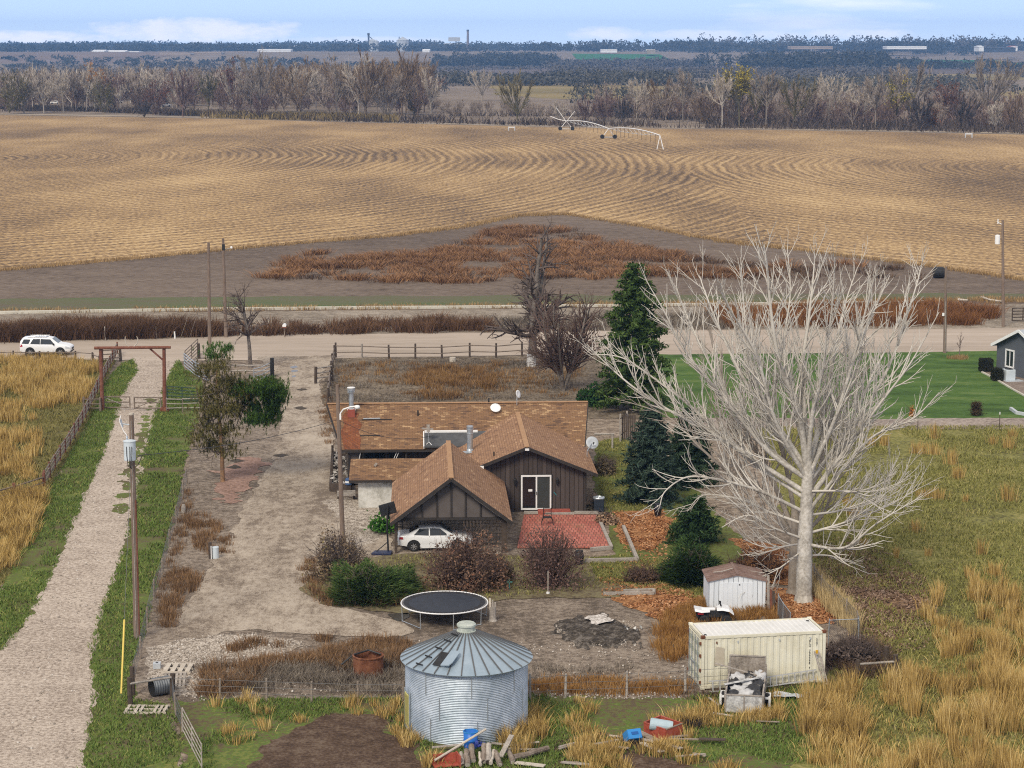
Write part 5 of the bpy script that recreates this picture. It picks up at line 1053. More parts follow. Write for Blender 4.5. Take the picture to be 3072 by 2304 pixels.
PL = [(r7, 480, 1410, 625, 1428, .12, M_pale, 'pale plank end sticking out left of the blue crate'), (r7, 715, 1380, 895, 1475, .34, M_wood, 'wide grey brown board between the blue crate and red box'), (r7, 735, 1450, 1085, 1545, .22, M_oldwood, 'long grey board under the wide brown board'),
      (r7, 370, 1505, 560, 1470, .14, M_oldwood, 'grey plank left of the blue crate in the grass'), (r7, 480, 1500, 650, 1522, .12, M_wood, 'brown plank end just below the blue crate'), (r7, 755, 1478, 925, 1565, .28, M_pale, 'whitish flat board right below the blue crate'), (r7, 970, 1452, 1335, 1462, .12, M_wood, 'long thin plank in the grass below the red box'),
      (r7, 1225, 1462, 1445, 1474, .26, M_darkwood, 'thick dark beam right of the red box'), (r7, 1180, 1558, 1280, 1592, .12, M_oldwood, 'short grey plank in the grass below the dark beam'), (r7, 75, 1530, 225, 1478, .14, M_oldwood, 'slanting grey plank at the left end of the lumber'),
      (r7, 1308, 1112, 1388, 1182, .09, M_oldwood, 'thin stick in the grass left of the trailer tailgate'), (r7, 1345, 1245, 1505, 1282, .10, M_pale, 'yellowish lath in the grass in front of the trailer'), (r7, 985, 1425, 1160, 1408, .16, M_wood, 'brown board in the grass beside the red box'), (r7, 1700, 1300, 1890, 1312, .06, M_wood, 'thin stick lying in the grass below the trailer wheel'),
      (r4, -20, 925, 430, 900, .16, M_oldwood, 'plank left of the blue barrel by the grain bin'), (r4, 920, 868, 1440, 918, .14, M_oldwood, 'grey plank right of the log pile along the bin'), (r4, 1300, 1135, 1760, 1200, .3, M_pale, 'broad white board at the bottom edge right of the logs'), (r4, 1190, 930, 1680, 965, .16, M_oldwood, 'grey board lying behind the big log'),
      (r4, 1990, 915, 2250, 850, .14, M_oldwood, 'grey plank tip in the grass right of the bin'), (r4, 1420, 885, 1670, 860, .1, M_pale, 'thin pale plank near the tall grass by the bin'), (r4, 2010, 1130, 2300, 1160, .16, M_wood, 'brown plank at the bottom edge between the lumber piles'), (r7, 100, 1640, 330, 1660, .2, M_oldwood, 'grey beam at the bottom edge left of the scrap'), (r7, 1040, 1600, 1280, 1585, .1, M_oldwood, 'thin grey lath below the scrap pile')]
for i, (fn, x0, y0, x1, y1, wd, m, lab) in enumerate(PL):
    a, b_ = fn(x0, y0), fn(x1, y1); z = .12 + .04 * (i % 4); tag(MB().beam(a + V3(0, 0, z), b_ + V3(0, 0, z + .03 * (i % 3)), wd, .05).build('scrap_plank', m, None, origin=a, bevel=.006), lab, 'plank')
def log(a, b_, r, m, lab):
    a, b_ = Vector(a), Vector(b_); t = thing('log', lab, 'log', a); n = 5; b = MB(); b.path([a + (b_ - a) * (k / n) + V3(rg2.uniform(-.03, .03), 0, rg2.uniform(-.02, .02)) for k in range(n + 1)], r, 9, r * .85); b.build('bark', m, t); d = (b_ - a).normalized(); MB().tube(a - d * .012, a + d * .01, r * .86, n=9).build('cut_end', M_pale if m is not M_oldwood else M_darkwood, t)
M_bark = mat('log_bark', [(.10, .075, .06), (.2, .16, .13), (.30, .255, .215)], ((3, .9), (14, .7)), rough=.95)
for x0, y0, x1, y1, r, h0, h1, m, lab in ((540, 1190, 520, 930, .13, .16, .5, M_bark, 'upright leaning log left of the blue barrel front'), (625, 1130, 600, 920, .15, .18, .55, M_bark, 'thick log with round cut end below the blue barrel'), (800, 1150, 810, 850, .14, .2, .62, M_bark, 'reddish log with dark cut end in the pile centre'), (870, 1165, 890, 800, .13, .22, .7, M_oldwood, 'tall knotty grey log in the pile centre'),
    (470, 1190, 430, 1040, .1, .14, .4, M_oldwood, 'split grey log at the pile left side'), (905, 1180, 965, 1000, .09, .2, .45, M_pale, 'pale split log leaning right in the pile'), (1050, 1190, 985, 1000, .12, .16, .42, M_bark, 'brown log slanting left at the pile right side'), (1260, 1140, 1190, 1020, .12, .14, .36, M_bark, 'short log with wide end at the right of the pile'), (745, 1190, 735, 980, .07, .15, .4, M_pale, 'thin yellowish split stick between two logs'), (1275, 1075, 1820, 935, .14, .15, .2, M_bark, 'long thick log lying right of the pile')):
    a, b_ = r4(x0, y0), r4(x1, y1); log(a + V3(0, 0, h0), Vector((b_.x, a.y + .9, h1)) if abs(x1 - x0) < 100 else b_ + V3(0, 0, h1), r, m, lab)
a, b_ = r4(20, 1150), r4(640, 1020); tag(MB().path([a + V3(0, 0, .25), Vector((r4(830, 1000).x, a.y + 1.4, 1.15))], .055, 8).build('slim_pole', M_pale, None, origin=a), 'long slim pole leaning across the log pile', 'pole')
a = r4(1060, 1110); tag(MB().beam(a + V3(0, 0, .3), Vector((r4(1240, 900).x, a.y + 1.2, .85)), .22, .05).build('grey_board', M_oldwood, None, origin=a), 'nail pocked grey board propped on the log pile', 'plank')
c = r4(190, 1150); t = thing('red_scrap_box', 'broken red box half under the pole at the bottom edge', 'scrap box', c)
for d_, sz in ((V3(0, 0, .1), (1.1, .7, .05)), (V3(.55, 0, .3), (.05, .7, .5)), (V3(0, .35, .25), (1.1, .05, .4))): MB().box(c + d_, sz, .3).build('panel', M_redbox, t)
P_ = np.array(r4(700, 960)) + rs.randn(60, 3) * np.array([.14, .12, .05]) + np.array([0, 0, .45]); v, f = leafs(P_, .09, rs); tag(np_obj('tarp_scrap', v, f, mat('tarp_blue', [(.04, .06, .30)], rough=.5), None, origin=P_[0]), 'shredded blue tarp scrap among the logs', 'tarp')
# dark brush heap and pale litter near the trailer
def brush(label, c, r, h, n, cols, name='brush_pile', cat='brush'):
    P_ = np.array(c) + rs.randn(n, 3) * np.array([r * .4, r * .4, 0]); v, f = blades(P_, h * (.3 + .7 * rs.rand(n)), rs.randn(n, 2) * h * .6, .02 + .02 * rs.rand(n), rs); return tag(np_obj(name, v, f, foliage('brush_' + label[:6], cols), None, origin=c), label, cat)
brush('dark brush heap beside the red wagon box', r7(1190, 1320), .6, .6, 260, [(.03, .025, .022), (.10, .08, .07)])
c = r7(1990, 1085); n = 12; X_, Y_ = np.meshgrid(np.linspace(-.8, .8, n), np.linspace(-.35, .35, n)); Z_ = .05 + .22 * fbm(X_ * 4 + 3, Y_ * 6, 7); i_ = np.arange((n - 1) * n).reshape(n - 1, n)[:, :-1].ravel()
tag(np_obj('plastic_sheet', np.stack([c.x + X_ * (.8 + .4 * vnoise(Y_ * 6, X_, 4)), c.y + Y_ * (.6 + .8 * vnoise(X_ * 5, Y_, 3)), Z_], 2).reshape(-1, 3), np.stack([i_, i_ + 1, i_ + 1 + n, i_ + n], 1), M_dish, None, origin=c), 'torn pale sheeting lying in grass right of the trailer', 'sheeting')
# ash-heap litter
c = g(1890, 1895); P_ = np.array(c) + rs.randn(30, 3) * np.array([.3, .25, .05]) + np.array([0, 0, .12]); v, f = leafs(P_, .14, rs, .3); tag(np_obj('rag_heap', v, f, mat('rag_black_white', [(.02, .02, .02), (.7, .7, .68)], ((3, 1),), src='island', lo=.4, hi=.6), None, origin=c), 'black and white rag heap on the right rim of the ash mound', 'rags')
# rusty burn tank in the weeds
c = g(1105, 2022); t = thing('rusty_tank', 'rusty open steel tank standing in weeds left of the grain bin', 'tank', c); MB().lathe([(.72, 0), (.74, .4), (.72, .95), (.68, .95), (.66, .1), (0, .1)], c, 22).build('shell', M_rust, t); MB().lathe([(.76, .9), (.77, .96), (.70, .98), (.69, .9)], c, 22).build('rim', M_rust, t)
MB().path([c + V3(-1.3, -.1, .5), c + V3(-.7, .1, .95), c + V3(0, .5, 1.05), c + V3(.6, .3, .9)], .045, 6).build('hose', M_black, t)

# ================= pallets, culvert, posts at the lower left gate =================
def pallet(label, a, b_, dep, n, gaps, m, tilt=0.0):
    a, b_ = Vector(a), Vector(b_); d = (b_ - a); L = d.length; d.normalize(); nrm = Vector((-d.y, d.x, 0)); t = thing('wooden_pallet', label, 'pallet', a); zf = lambda v: .06 + tilt * v
    for v in (0, dep / 2, dep): MB().beam(a + nrm * v + V3(0, 0, zf(v)), b_ + nrm * v + V3(0, 0, zf(v)), .09, .09).build('runner', m, t)
    for k in range(n):
        if k in gaps: continue
        p = a + d * (L * (k + .5) / n); MB().beam(p + V3(0, 0, zf(0) + .06), p + nrm * dep + V3(0, 0, zf(dep) + .06), L / n * .6, .025, up=V3(0, -tilt, 1)).build('slat', m, t)
pallet('broken pallet with missing slats lying left of the wire fence corner', g(370, 2142), g(498, 2143), 1.0, 9, (1, 4, 5), M_pale)
pallet('flat pallet of wide pale boards on the rubble beside the post', g(484, 2020), g(572, 2022), 1.0, 4, (), M_pale, .1)
pallet('tilted pallet leaning on the culvert pipe behind the gate post', g(486, 2068), g(556, 2066), 1.4, 6, (2,), M_oldwood, .18)
c = g(471, 2004); t = thing('cinder_block', 'grey cinder block on the rubble by the pallet', 'block', c); MB().box(c + V3(0, 0, .14), (.36, .4, .26), .1).build('body', M_dish, t); MB().box(c + V3(0, 0, .275), (.12, .12, .02), .1).build('core', M_black, t)
a, b_ = g(455, 2088) + V3(0, 0, .42), g(512, 2078) + V3(0, 0, .42); t = thing('culvert_pipe', 'dark grey corrugated culvert pipe lying behind the wire corner', 'culvert pipe', a); d = (b_ - a).normalized(); b = MB(); qd = d.to_track_quat('Z', 'Y').to_matrix(); pf = [(.42 + .015 * math.sin(k * PI / 2), k * .03) for k in range(int((b_ - a).length / .03) + 1)]; b.lathe(pf, (0, 0, 0), 28); b.v = [tuple(a + qd @ Vector(v)) for v in b.v]; b.build('shell', mat('culvert_grey', [(.10, .11, .12), (.20, .215, .23)], ((3, 1),), rough=.6, metal=.3), t); b = MB(); b.lathe([(.43, 0), (.38, 0), (.37, .3)], (0, 0, 0), 28); b.v = [tuple(a + qd @ Vector(v)) for v in b.v]; b.build('lip', M_black, t)
def post(b, base, h, r=.08, n=8): b.tube(base, Vector(base) + V3(rg2.uniform(-.04, .04), rg2.uniform(-.04, .04), h), r, r * .92, n)
def fence(name, label, cat, posts, h, r, m, rails=(), rm=None, rr=.04, wires=(), group=None, mesh=None, skip=(), pm=None):
    t = thing(name, label, cat, posts[0], group)
    for i, p in enumerate(posts):
        if i in skip: continue
        b = MB(); post(b, p, h * rg2.uniform(.93, 1.07), r); b.build('post', pm[i] if pm and i in pm else m, t)
    for i, (a, c) in enumerate(zip(posts[:-1], posts[1:])):
        for z in rails: MB().tube(Vector(a) + V3(0, -.06, z + rg2.uniform(-.03, .03)), Vector(c) + V3(0, -.06, z + rg2.uniform(-.03, .03)), rr, rr * .9, 6).build('rail', rm or m, t)
    if wires:
        for z in wires: MB().path([Vector(p) + V3(0, -.05, z) for p in posts], .009, 4).build('wire', M_wire, t)
    if mesh:
        sp_, h0, h1, wr = mesh; b = MB()
        for a, c in zip(posts[:-1], posts[1:]):
            a, c = Vector(a), Vector(c); L = (c - a).length; d = (c - a) / L; k = -h1
            while k < L:
                for s in (1, -1):
                    x0, x1 = (k, k + h1) if s > 0 else (k + h1, k); z0, z1 = h0, h0 + h1
                    q0, q1 = max(0, min(L, x0)), max(0, min(L, x1))
                    if abs(q1 - q0) > .05: b.tube(a + d * q0 + V3(0, 0, z0 + (q0 - x0) / (x1 - x0) * h1), a + d * q1 + V3(0, 0, z0 + (q1 - x0) / (x1 - x0) * h1), wr, n=3, caps=False)
                k += sp_
        b.build('netting', M_wire, t, fix=False)
    return t
def brace(label, pts, rail, m=M_darkwood, hts=None):
    t = thing('brace_posts', label, 'fence brace', pts[0][0])
    for i, (p, h, r) in enumerate(pts): b = MB(); post(b, p, h, r); b.build('post', m, t)
    (a, za), (c, zc) = rail; MB().tube(Vector(a) + V3(0, -.05, za), Vector(c) + V3(0, -.05, zc), .055, n=7).build('rail', M_oldwood, t)
q1, q2, q3 = g(391.5, 2118), g(399, 2086), g(517, 2092)
brace('dark gate posts with a grey cross rail by the yellow guy marker', [(q1, 1.35, .12), (q2, 1.4, .12), (q3, 1.15, .13)], ((q1, 1.08), (q3, .98)))
q1, q2, q3 = g(2571, 2037), g(2657, 2012), g(2685, 2033)
brace('dark posts and cross rail right of the container in tall grass', [(q1, .95, .13), (q2, 1.2, .13), (q3, 1.15, .13)], ((q1, .75), (q3, .82)))
fence('wire_fence', 'wire fence on thin posts along the right of the gravel lane', 'wire fence', [g(x, y) for x, y in ((561, 1453), (548, 1495), (530, 1570), (508, 1641), (487, 1732), (462, 1800), (442, 1883), (421, 1977), (400, 2060))], 1.15, .06, M_wood, wires=(.3, .6, .9, 1.1), mesh=(.7, .05, 1.0, .004))
fence('wire_fence', 'wire fence across the low grass left of the grain bin', 'wire fence', [g(x, y) for x, y in ((517, 2092), (660, 2098), (800, 2103), (935, 2108), (1075, 2112), (1210, 2112))], 1.05, .055, M_wood, wires=(.35, .65, .95))
fence('wire_fence', 'wire fence between the grain bin and the trailer', 'wire fence', [g(x, y) for x, y in ((1590, 2100), (1696, 2093), (1880, 2088), (2056, 2079), (2200, 2070))], 1.2, .06, M_oldwood, wires=(.4, .75, 1.1))
fence('wire_fence', 'short wire fence running to the bottom edge beside the pallet', 'wire fence', [g(x, y) for x, y in ((517, 2092), (528, 2150), (547, 2195))], 1.1, .05, M_wood, wires=(.25, .5, .75, 1.0), mesh=(.3, .05, .95, .006))
def tube_gate(label, a, b_, h, n, m=M_galv, r=.028, uprights=2, bow=0.0):
    a, b_ = Vector(a), Vector(b_); t = thing('tube_gate', label, 'gate', a); d = b_ - a
    for k in range(n):
        z = .25 + (h - .25) * k / (n - 1); MB().path([a + V3(0, 0, z), (a + b_) / 2 + V3(0, -bow, z - bow * .2), b_ + V3(0, 0, z)], r, 6).build('bar', m, t)
    for k in range(uprights): p = a + d * (k / (uprights - 1)); MB().tube(p + V3(0, 0, .2), p + V3(0, 0, h + .02), r * 1.15, n=6).build('upright', m, t)
    return t
tube_gate('grey tube gate standing open at the bottom edge left of the dark soil', g(549, 2205), g(606, 2318), 1.25, 5, M_oldwood, .025, 3)
# ================= lane gateway, rail fences by the road =================
M_gate = mat('rail_grey_brown', [(.10, .075, .06), (.19, .15, .12), (.27, .22, .18)], ((1.5, .9), (10, .7)), rough=.9)
ya = g(303, 1234).y; t = thing('gateway_arch', 'tall red brown log gateway with antlers over the gravel lane', 'gateway', g(397, 1236))
for x, bx in ((302, 306), (492, 493)): p = g(bx, 1235); top = at(x, 1046, ya); MB().tube(Vector((p.x, ya, 0)), Vector((top.x, ya, top.z)), .17, .14, 10).build('post', M_redwood, t)
a, b_ = at(283, 1044, ya - .2), at(512, 1042, ya - .2); MB().tube(a, b_, .13, .12, 10).build('crossbeam', M_redwood, t)
MB().tube(at(450, 1046, ya), at(489, 1080, ya), .08, n=8).build('brace', M_redwood, t)
MB().lathe([(.5, 0), (.36, .25), (.2, .4)], Vector((g(493, 1235).x, ya, 0)), 10).build('footing', M_rust, t)
al = thing('elk_antlers', 'pale antlers mounted on top of the gateway beam', 'antlers', at(394, 1040, ya - .2))
for s, xs in ((-1, ((386, 1040), (378, 1032), (375, 1020), (376, 1009))), (1, ((402, 1040), (411, 1030), (414, 1018), (410, 1009)))): MB().path([at(x, y, ya - .2) for x, y in xs], .06, 6, .025).build('antler', M_pale, al)
for lab, x0, x1, y in (('left leaf of the lane gate with a diagonal bar', 313, 390, 1231), ('right leaf of the lane gate with a diagonal bar', 404, 483, 1233)):
    tq = tube_gate(lab, g(x0, y), g(x1, y), 1.15, 3, M_gate, .055, 2); p0, p1 = g(x0, y), g(x1, y)
    MB().tube(p0 + V3(0, -.06, 1.12 if x0 < 350 else .25), p1 + V3(0, -.06, .25 if x0 < 350 else 1.12), .035, n=6).build('diagonal', M_oldwood if x0 < 350 else M_gate, tq)
fence('rail_fence', 'three rail fence left of the gateway arch', 'rail fence', [g(252, 1236), g(302, 1236)], 1.25, .1, M_gate, rails=(.35, .7, 1.1), rr=.055)
fence('pipe_fence', 'pale three pipe fence from the gateway to the leaning pine', 'pipe fence', [g(500, 1236), g(548, 1236), g(600, 1235)], 1.25, .05, M_gate, rails=(.35, .72, 1.1), rm=M_oldwood, rr=.045)
tube_gate('dark green tube panel in the grass right of the gateway', g(502, 1205), g(592, 1212), 1.35, 5, mat('green_paint', [(.03, .06, .045)], rough=.6), .04, 3)
def lerp_path(pts, n):
    pts = [Vector(p) for p in pts]; L = [0]
    for a, c in zip(pts[:-1], pts[1:]): L.append(L[-1] + (c - a).length)
    out = []
    for k in range(n):
        s = L[-1] * k / (n - 1); i = max(j for j in range(len(L)) if L[j] <= s + 1e-9); i = min(i, len(pts) - 2); out.append(pts[i] + (pts[i + 1] - pts[i]) * ((s - L[i]) / max(1e-6, L[i + 1] - L[i])))
    return out
LF = [g(*p) for p in ((352, 1062), (315, 1130), (280, 1205), (246, 1275), (205, 1345), (168, 1402), (134, 1460))]
t = fence('log_fence', 'brown and white log rail fence along the left of the gravel lane', 'rail fence', lerp_path(LF, 22), 1.15, .09, M_redwood, rails=(.38, .72, 1.02), rm=M_wood, rr=.06, mesh=(.55, .1, 1.0, .016))
fence('log_fence', 'low rail fence turning left across the dry pasture', 'rail fence', [g(132, 1462), g(42, 1492), g(-60, 1522)], 1.0, .12, M_redwood, rails=(.35, .75), rm=M_gate, rr=.06)
fence('road_fence', 'dark two rail fence along the road in front of the white SUV', 'rail fence', [g(x, y) for x, y in ((-40, 1088), (41, 1088), (80, 1088), (120, 1088), (146, 1088), (200, 1088), (228, 1088), (277, 1092))], 1.15, .09, M_darkwood, rails=(.35, 1.0), rm=M_gate, rr=.05)
fence('road_fence', 'short rail fence closing the corner left of the gateway beam', 'rail fence', [g(280, 1094), g(300, 1104)], 1.2, .1, M_darkwood, rails=(.3, .65, 1.0), rm=M_gate, rr=.05)
fence('road_fence', 'rail panel under the left end of the gateway beam by the road', 'rail fence', [g(306, 1088), g(362, 1084)], 1.35, .14, M_darkwood, rails=(.4, .8, 1.2), rm=M_gate, rr=.06)
PENP = [g(x, y) for x, y in ((1008, 1073), (1086, 1073), (1167, 1076), (1246, 1076), (1326, 1076), (1409, 1071), (1488, 1073), (1566, 1067), (1650, 1066))]
fence('pen_fence', 'dark two rail fence between the weedy pen and the road', 'rail fence', PENP, 1.4, .1, M_darkwood, rails=(.55, 1.15), rm=M_gate, rr=.055, pm={1: M_oldwood})
fence('pen_fence', 'dark rail fence between the weedy pen and the driveway', 'rail fence', [g(x, y) for x, y in ((1003, 1080), (998, 1105), (994, 1130), (990, 1158), (986, 1190), (983, 1215))], 1.5, .11, M_darkwood, rails=(.4, .8, 1.2), rm=M_gate, rr=.06)
fence('pen_fence', 'three rail stub fence beside the driveway with a black post', 'rail fence', [g(947, 1151), g(996, 1143)], 1.65, .14, M_darkwood, rails=(.5, .95, 1.4), rm=M_oldwood, rr=.07)
fence('pole_fence', 'two pale poles between the leaning tree and the black gate post', 'rail fence', [g(650, 1130), g(735, 1128), g(814, 1128)], 1.1, .1, M_darkwood, rails=(.5, 1.0), rm=M_oldwood, rr=.08, skip=(0, 1))
b = MB(); post(b, g(817, 1130), 1.75, .19); tag(b.build('gate_post', M_black, None, origin=g(817, 1130)), 'thick black gate post at the driveway mouth', 'post')
tube_gate('grey tube gate swung open from the black driveway post', g(812, 1130), g(762, 1150), 1.3, 4, M_galv, .035, 2, .25)
tube_gate('dark pipe gate panel near the road left of the leaning pine', g(556, 1100), g(594, 1062), 1.5, 5, M_gate, .045, 3)
tube_gate('grey pipe gate bowed across the grass left of the leaning pine', g(553, 1104), g(625, 1150), 1.4, 5, M_galv, .04, 3, .5)
b = MB(); post(b, g(597, 1076), 1.5, .16); tag(b.build('gate_post', M_darkwood, None, origin=g(597, 1076)), 'dark gate post near the road left of the leaning pine', 'post')
# chain link and wire fence round the shed
fence('chain_link_fence', 'chain link fence panel at the right end of the container', 'fence', [g(2484, 1945), g(2575, 1940)], 1.5, .03, M_galv, rails=(1.46,), rr=.02, mesh=(.11, .02, 1.42, .006))
fence('chain_link_fence', 'chain link fence between the shed and the container', 'fence', [g(2334, 1860), g(2348, 1885), g(2370, 1915)], 1.4, .03, M_galv, rails=(1.36,), rr=.02, mesh=(.11, .02, 1.34, .006))
fence('reed_fence', 'wire fence lined with dry reeds right of the cottonwood trunk', 'wire fence', [g(x, y) for x, y in ((2440, 1760), (2463, 1798), (2498, 1832), (2538, 1870), (2572, 1905), (2575, 1938)) ], 1.35, .04, M_wood, wires=(.4, .8, 1.2), mesh=(.25, .05, 1.2, .006))
fence('garden_fence', 'dark board fence corner right of the house behind the spruce', 'fence', [g(1861, 1325), g(1880, 1310)], 2.1, .08, M_oldwood, rails=(.5, 1.8), rm=M_darkwood, rr=.05)
t = thing('board_fence', 'grey board fence between house and dark spruces', 'fence', g(1866, 1330)); 
for k in range(7): MB().box(g(1868 + k * 6, 1322) + V3(0, 0, 1.0), (.12, .03, 2.0)).build('board', M_darkwood, t)
t = thing('log_rail', 'grey rail on a post at the right side of the house', 'rail', g(1800, 1345)); MB().tube(g(1783, 1345) + V3(0, 0, 1.1), g(1842, 1345) + V3(0, 0, 1.1), .09).build('rail', M_oldwood, t); MB().tube(g(1837, 1347), g(1837, 1347) + V3(0, 0, 1.2), .07).build('post', M_oldwood, t)
for lab, x, y in (('thin steel post at the far pasture edge right of the big tree', 2753, 1292), ('thin steel post at the pasture corner by the lawn', 2998, 1290)):
    t = thing('steel_post', lab, 'post', g(x, y)); MB().tube(g(x, y), g(x, y) + V3(0, 0, 1.25), .03).build('shaft', M_darkwood, t); MB().tube(g(x, y) + V3(0, 0, 1.25), g(x, y) + V3(0, 0, 1.45), .04).build('cap', M_white, t)

# ================= poles and wires =================
def pole(name, label, bx, by, tx_, ty_, r0, r1, m, cat='utility pole'):
    base = g(bx, by); top = at(tx_, ty_, base.y); t = thing(name, label, cat, base); MB().tube(base, top, r0, r1, 12).build('pole', m, t, smooth=False); return t, base, top
t, base, top = pole('utility_pole', 'tall brown utility pole with a grey transformer beside the gravel lane', 411, 1916, 394, 1240, .17, .12, M_pole)
ax = (top - base).normalized(); L = (top - base).length
def alo(s, dx=0, dy=0): return base + ax * (s * L) + V3(dx, dy, 0)
MB().tube(alo(.02, .13, -.06), alo(.62, .11, -.05), .055).build('conduit', M_redwood, t); MB().tube(alo(0, .0, -.18), alo(.97, -.0, -.13), .02).build('ground_strip', M_oldwood, t)
MB().lathe([(0, .9), (.125, .9), (.125, 1.0), (0, 1.02)], alo(1.0) - V3(0, 0, .98), 10).build('pole_top', M_pale, t)
c = alo(.845, -.05, -.42); M_trans = mat('transformer_grey', [(.48, .54, .58), (.58, .64, .68)], ((2, 1),), rough=.45)
b = MB(); b.lathe([(0, -.52), (.29, -.5), (.30, -.45), (.30, .45), (.32, .46), (.32, .5), (.15, .55), (0, .56)], c, 24); tr = b.build('transformer', M_trans, t)
b = MB(); b.lathe([(.02, .5), (.06, .52), (.04, .62), (.06, .64), (.03, .75), (0, .76)], c + V3(-.12, 0, 0), 10); b.build('bushing', M_galv, tr)
for x in (-.1, .06, .16): MB().path([c + V3(x, -.3, .25), c + V3(x, -.33, -.2), c + V3(x * .5, -.3, -.75), c + V3(.05, .2, -1.0)], .016, 5).build('lead', M_black, tr)
MB().path([c + V3(-.12, 0, .76), c + V3(-.3, .05, 1.0), c + V3(-.5, .1, 1.5), c + V3(-.42, .2, 1.75)], .022, 5).build('lead', M_white, tr)
b = MB(); k_ = alo(.95); b.tube(k_, k_ + V3(-.45, -.05, .05), .035); b.tube(k_ + V3(-.45, -.05, -.1), k_ + V3(-.55, -.05, .3), .05); b.build('cutout_arm', M_galv, t)
MB().path([c + V3(.3, 0, -.4), c + V3(.62, .1, -.25), c + V3(.35, .25, -.8)], .02, 5).build('service_loop', M_black, t)
gy0, gy1 = alo(.74, -.12), g(363, 2096); t2 = thing('guy_wire', 'guy wire with a yellow guard left of the transformer pole', 'guy wire', gy1); MB().tube(gy1, gy0, .011, n=5).build('wire', M_wire, t2); MB().tube(gy1 + (gy0 - gy1) * .02, gy1 + (gy0 - gy1) * .33, .045, n=8).build('guard', mat('guard_yellow', [(.66, .50, .12)], rough=.6), t2)
def wire(label, a, b_, sag, r=.018, n=14, name='overhead_wire'):
    pts = [Vector(a).lerp(Vector(b_), k / n) - V3(0, 0, sag * 4 * (k / n) * (1 - k / n)) for k in range(n + 1)]; return tag(MB().path(pts, r, 5).build(name, M_black, None, origin=pts[0]), label, 'wire')
wire('black service wire from the transformer pole to the house roof', c + V3(.35, .2, -.3), on_main(-12.6, 11.0, .6), .35)
t, base, top = pole('light_pole', 'dark wooden pole with a white yard light left of the house', 1029, 1648, 1012, 1154, .15, .11, M_pole, 'light pole')
p0 = at(1021, 1240, base.y - .1); MB().path([p0, at(1030, 1228, base.y - .2), at(1050, 1221, base.y - .3), at(1066, 1219, base.y - .4)], .045, 7).build('bracket', M_white, t); q = at(1072, 1221, base.y - .4); b = MB(); b.lathe([(.0, -.12), (.14, -.1), (.17, 0), (.12, .1), (0, .12)], q, 14); b.build('lamp_head', M_white, t, smooth=True); MB().box(at(1021, 1250, base.y - .18), (.1, .1, .35)).build('photocell', M_white, t)
wire('thin wire drooping from the yard light pole over the house roof', at(1020, 1262, base.y + .1), on_main(-6.0, 9.2, .5), .6, .014)
t, base, top = pole('utility_pole', 'left of two dark bare poles standing by the road at left', 629, 1046, 625.5, 728, .19, .13, M_pole); P3 = top
for lab, s, gx, gy in (('upper thin guy wire left of the two road poles', .87, 541, 1016), ('lower thin guy wire left of the two road poles', .66, 568, 1014)): a = base + (top - base) * s; tag(MB().tube(a, g(gx, gy), .02, n=5).build('guy_wire', M_oldwood, None, origin=a), lab, 'guy wire')
t, base, top = pole('utility_pole', 'right of two dark poles at left, with a lamp arm near its top', 678, 1012, 669, 715, .2, .13, M_pole); MB().tube(top - V3(0, 0, 1.2), top + V3(.8, 0, -1.0), .05).build('arm', M_oldwood, t); MB().lathe([(0, -.12), (.12, -.08), (.1, .12), (0, .14)], top + V3(.85, 0, -.95), 10).build('insulator', M_white, t); MB().box(top - V3(-.05, .15, .9), (.3, .1, .6)).build('sleeve', M_black, t)
t, base, top = pole('utility_pole', 'weathered pole on the lawn edge right of the big pale tree', 2834, 1059, 2838, 800, .17, .12, M_pole); MB().box(base + (top - base) * .45 + V3(-.22, -.1, 0), (.2, .15, .3)).build('meter_box', M_white, t); MB().tube(base + (top - base) * .02 + V3(0, -.17, 0), base + (top - base) * .6 + V3(0, -.16, 0), .03).build('conduit', M_oldwood, t)
t, base, top = pole('utility_pole', 'dark pole with a white transformer near the right edge by the road', 3010, 980, 3008, 660, .19, .13, M_pole); b = MB(); c = top + V3(-.5, -.1, -2.1); b.lathe([(0, -.5), (.26, -.48), (.27, .45), (.12, .52), (0, .53)], c, 18); b.build('transformer', M_white, t); b = MB(); b.tube(top - V3(0, 0, .5), top + V3(-.5, 0, -.25), .04); b.tube(top + V3(-.5, 0, -.4), top + V3(-.5, 0, .1), .06); b.build('cutout_arm', M_white, t)
t = thing('mailbox', 'white mailbox on a post at the roadside before dark weeds', 'mailbox', g(854, 1012)); c = g(854, 1012); MB().tube(c, c + V3(0, 0, 1.05), .05).build('post', M_wood, t); b = MB(); b.lathe([(0, -.3), (.2, -.3), (.2, .3), (0, .3)], (0, 0, 0), 16); b.v = [(c.x + v[0], c.y - v[2], 1.25 + v[1]) for v in b.v]; b.build('box', M_white, t); MB().box(c + V3(0, -.28, 1.08), (.5, .1, .12)).build('paper_tube', M_redwood, t)
for lab, x, y, h, m, r in (('tall thin white marker post at the road edge above the gateway', 316, 1020, 1.4, M_pale, .05), ('white flat marker post right of the antlers at the road', 525, 1016, .75, M_white, .09), ('grey stub post at the roadside below the bare tree', 723, 1010, .8, M_oldwood, .07), ('thin dark stake in the roadside weeds behind the SUV', 196, 1018, 1.3, M_oldwood, .035), ('thin grey stake in the roadside weeds above the gateway', 470, 1016, 1.3, M_oldwood, .035)): tag(MB().tube(g(x, y), g(x, y) + V3(-.03, 0, h), r, r * .9, 8).build('marker_post', m, None, origin=g(x, y)), lab, 'post')
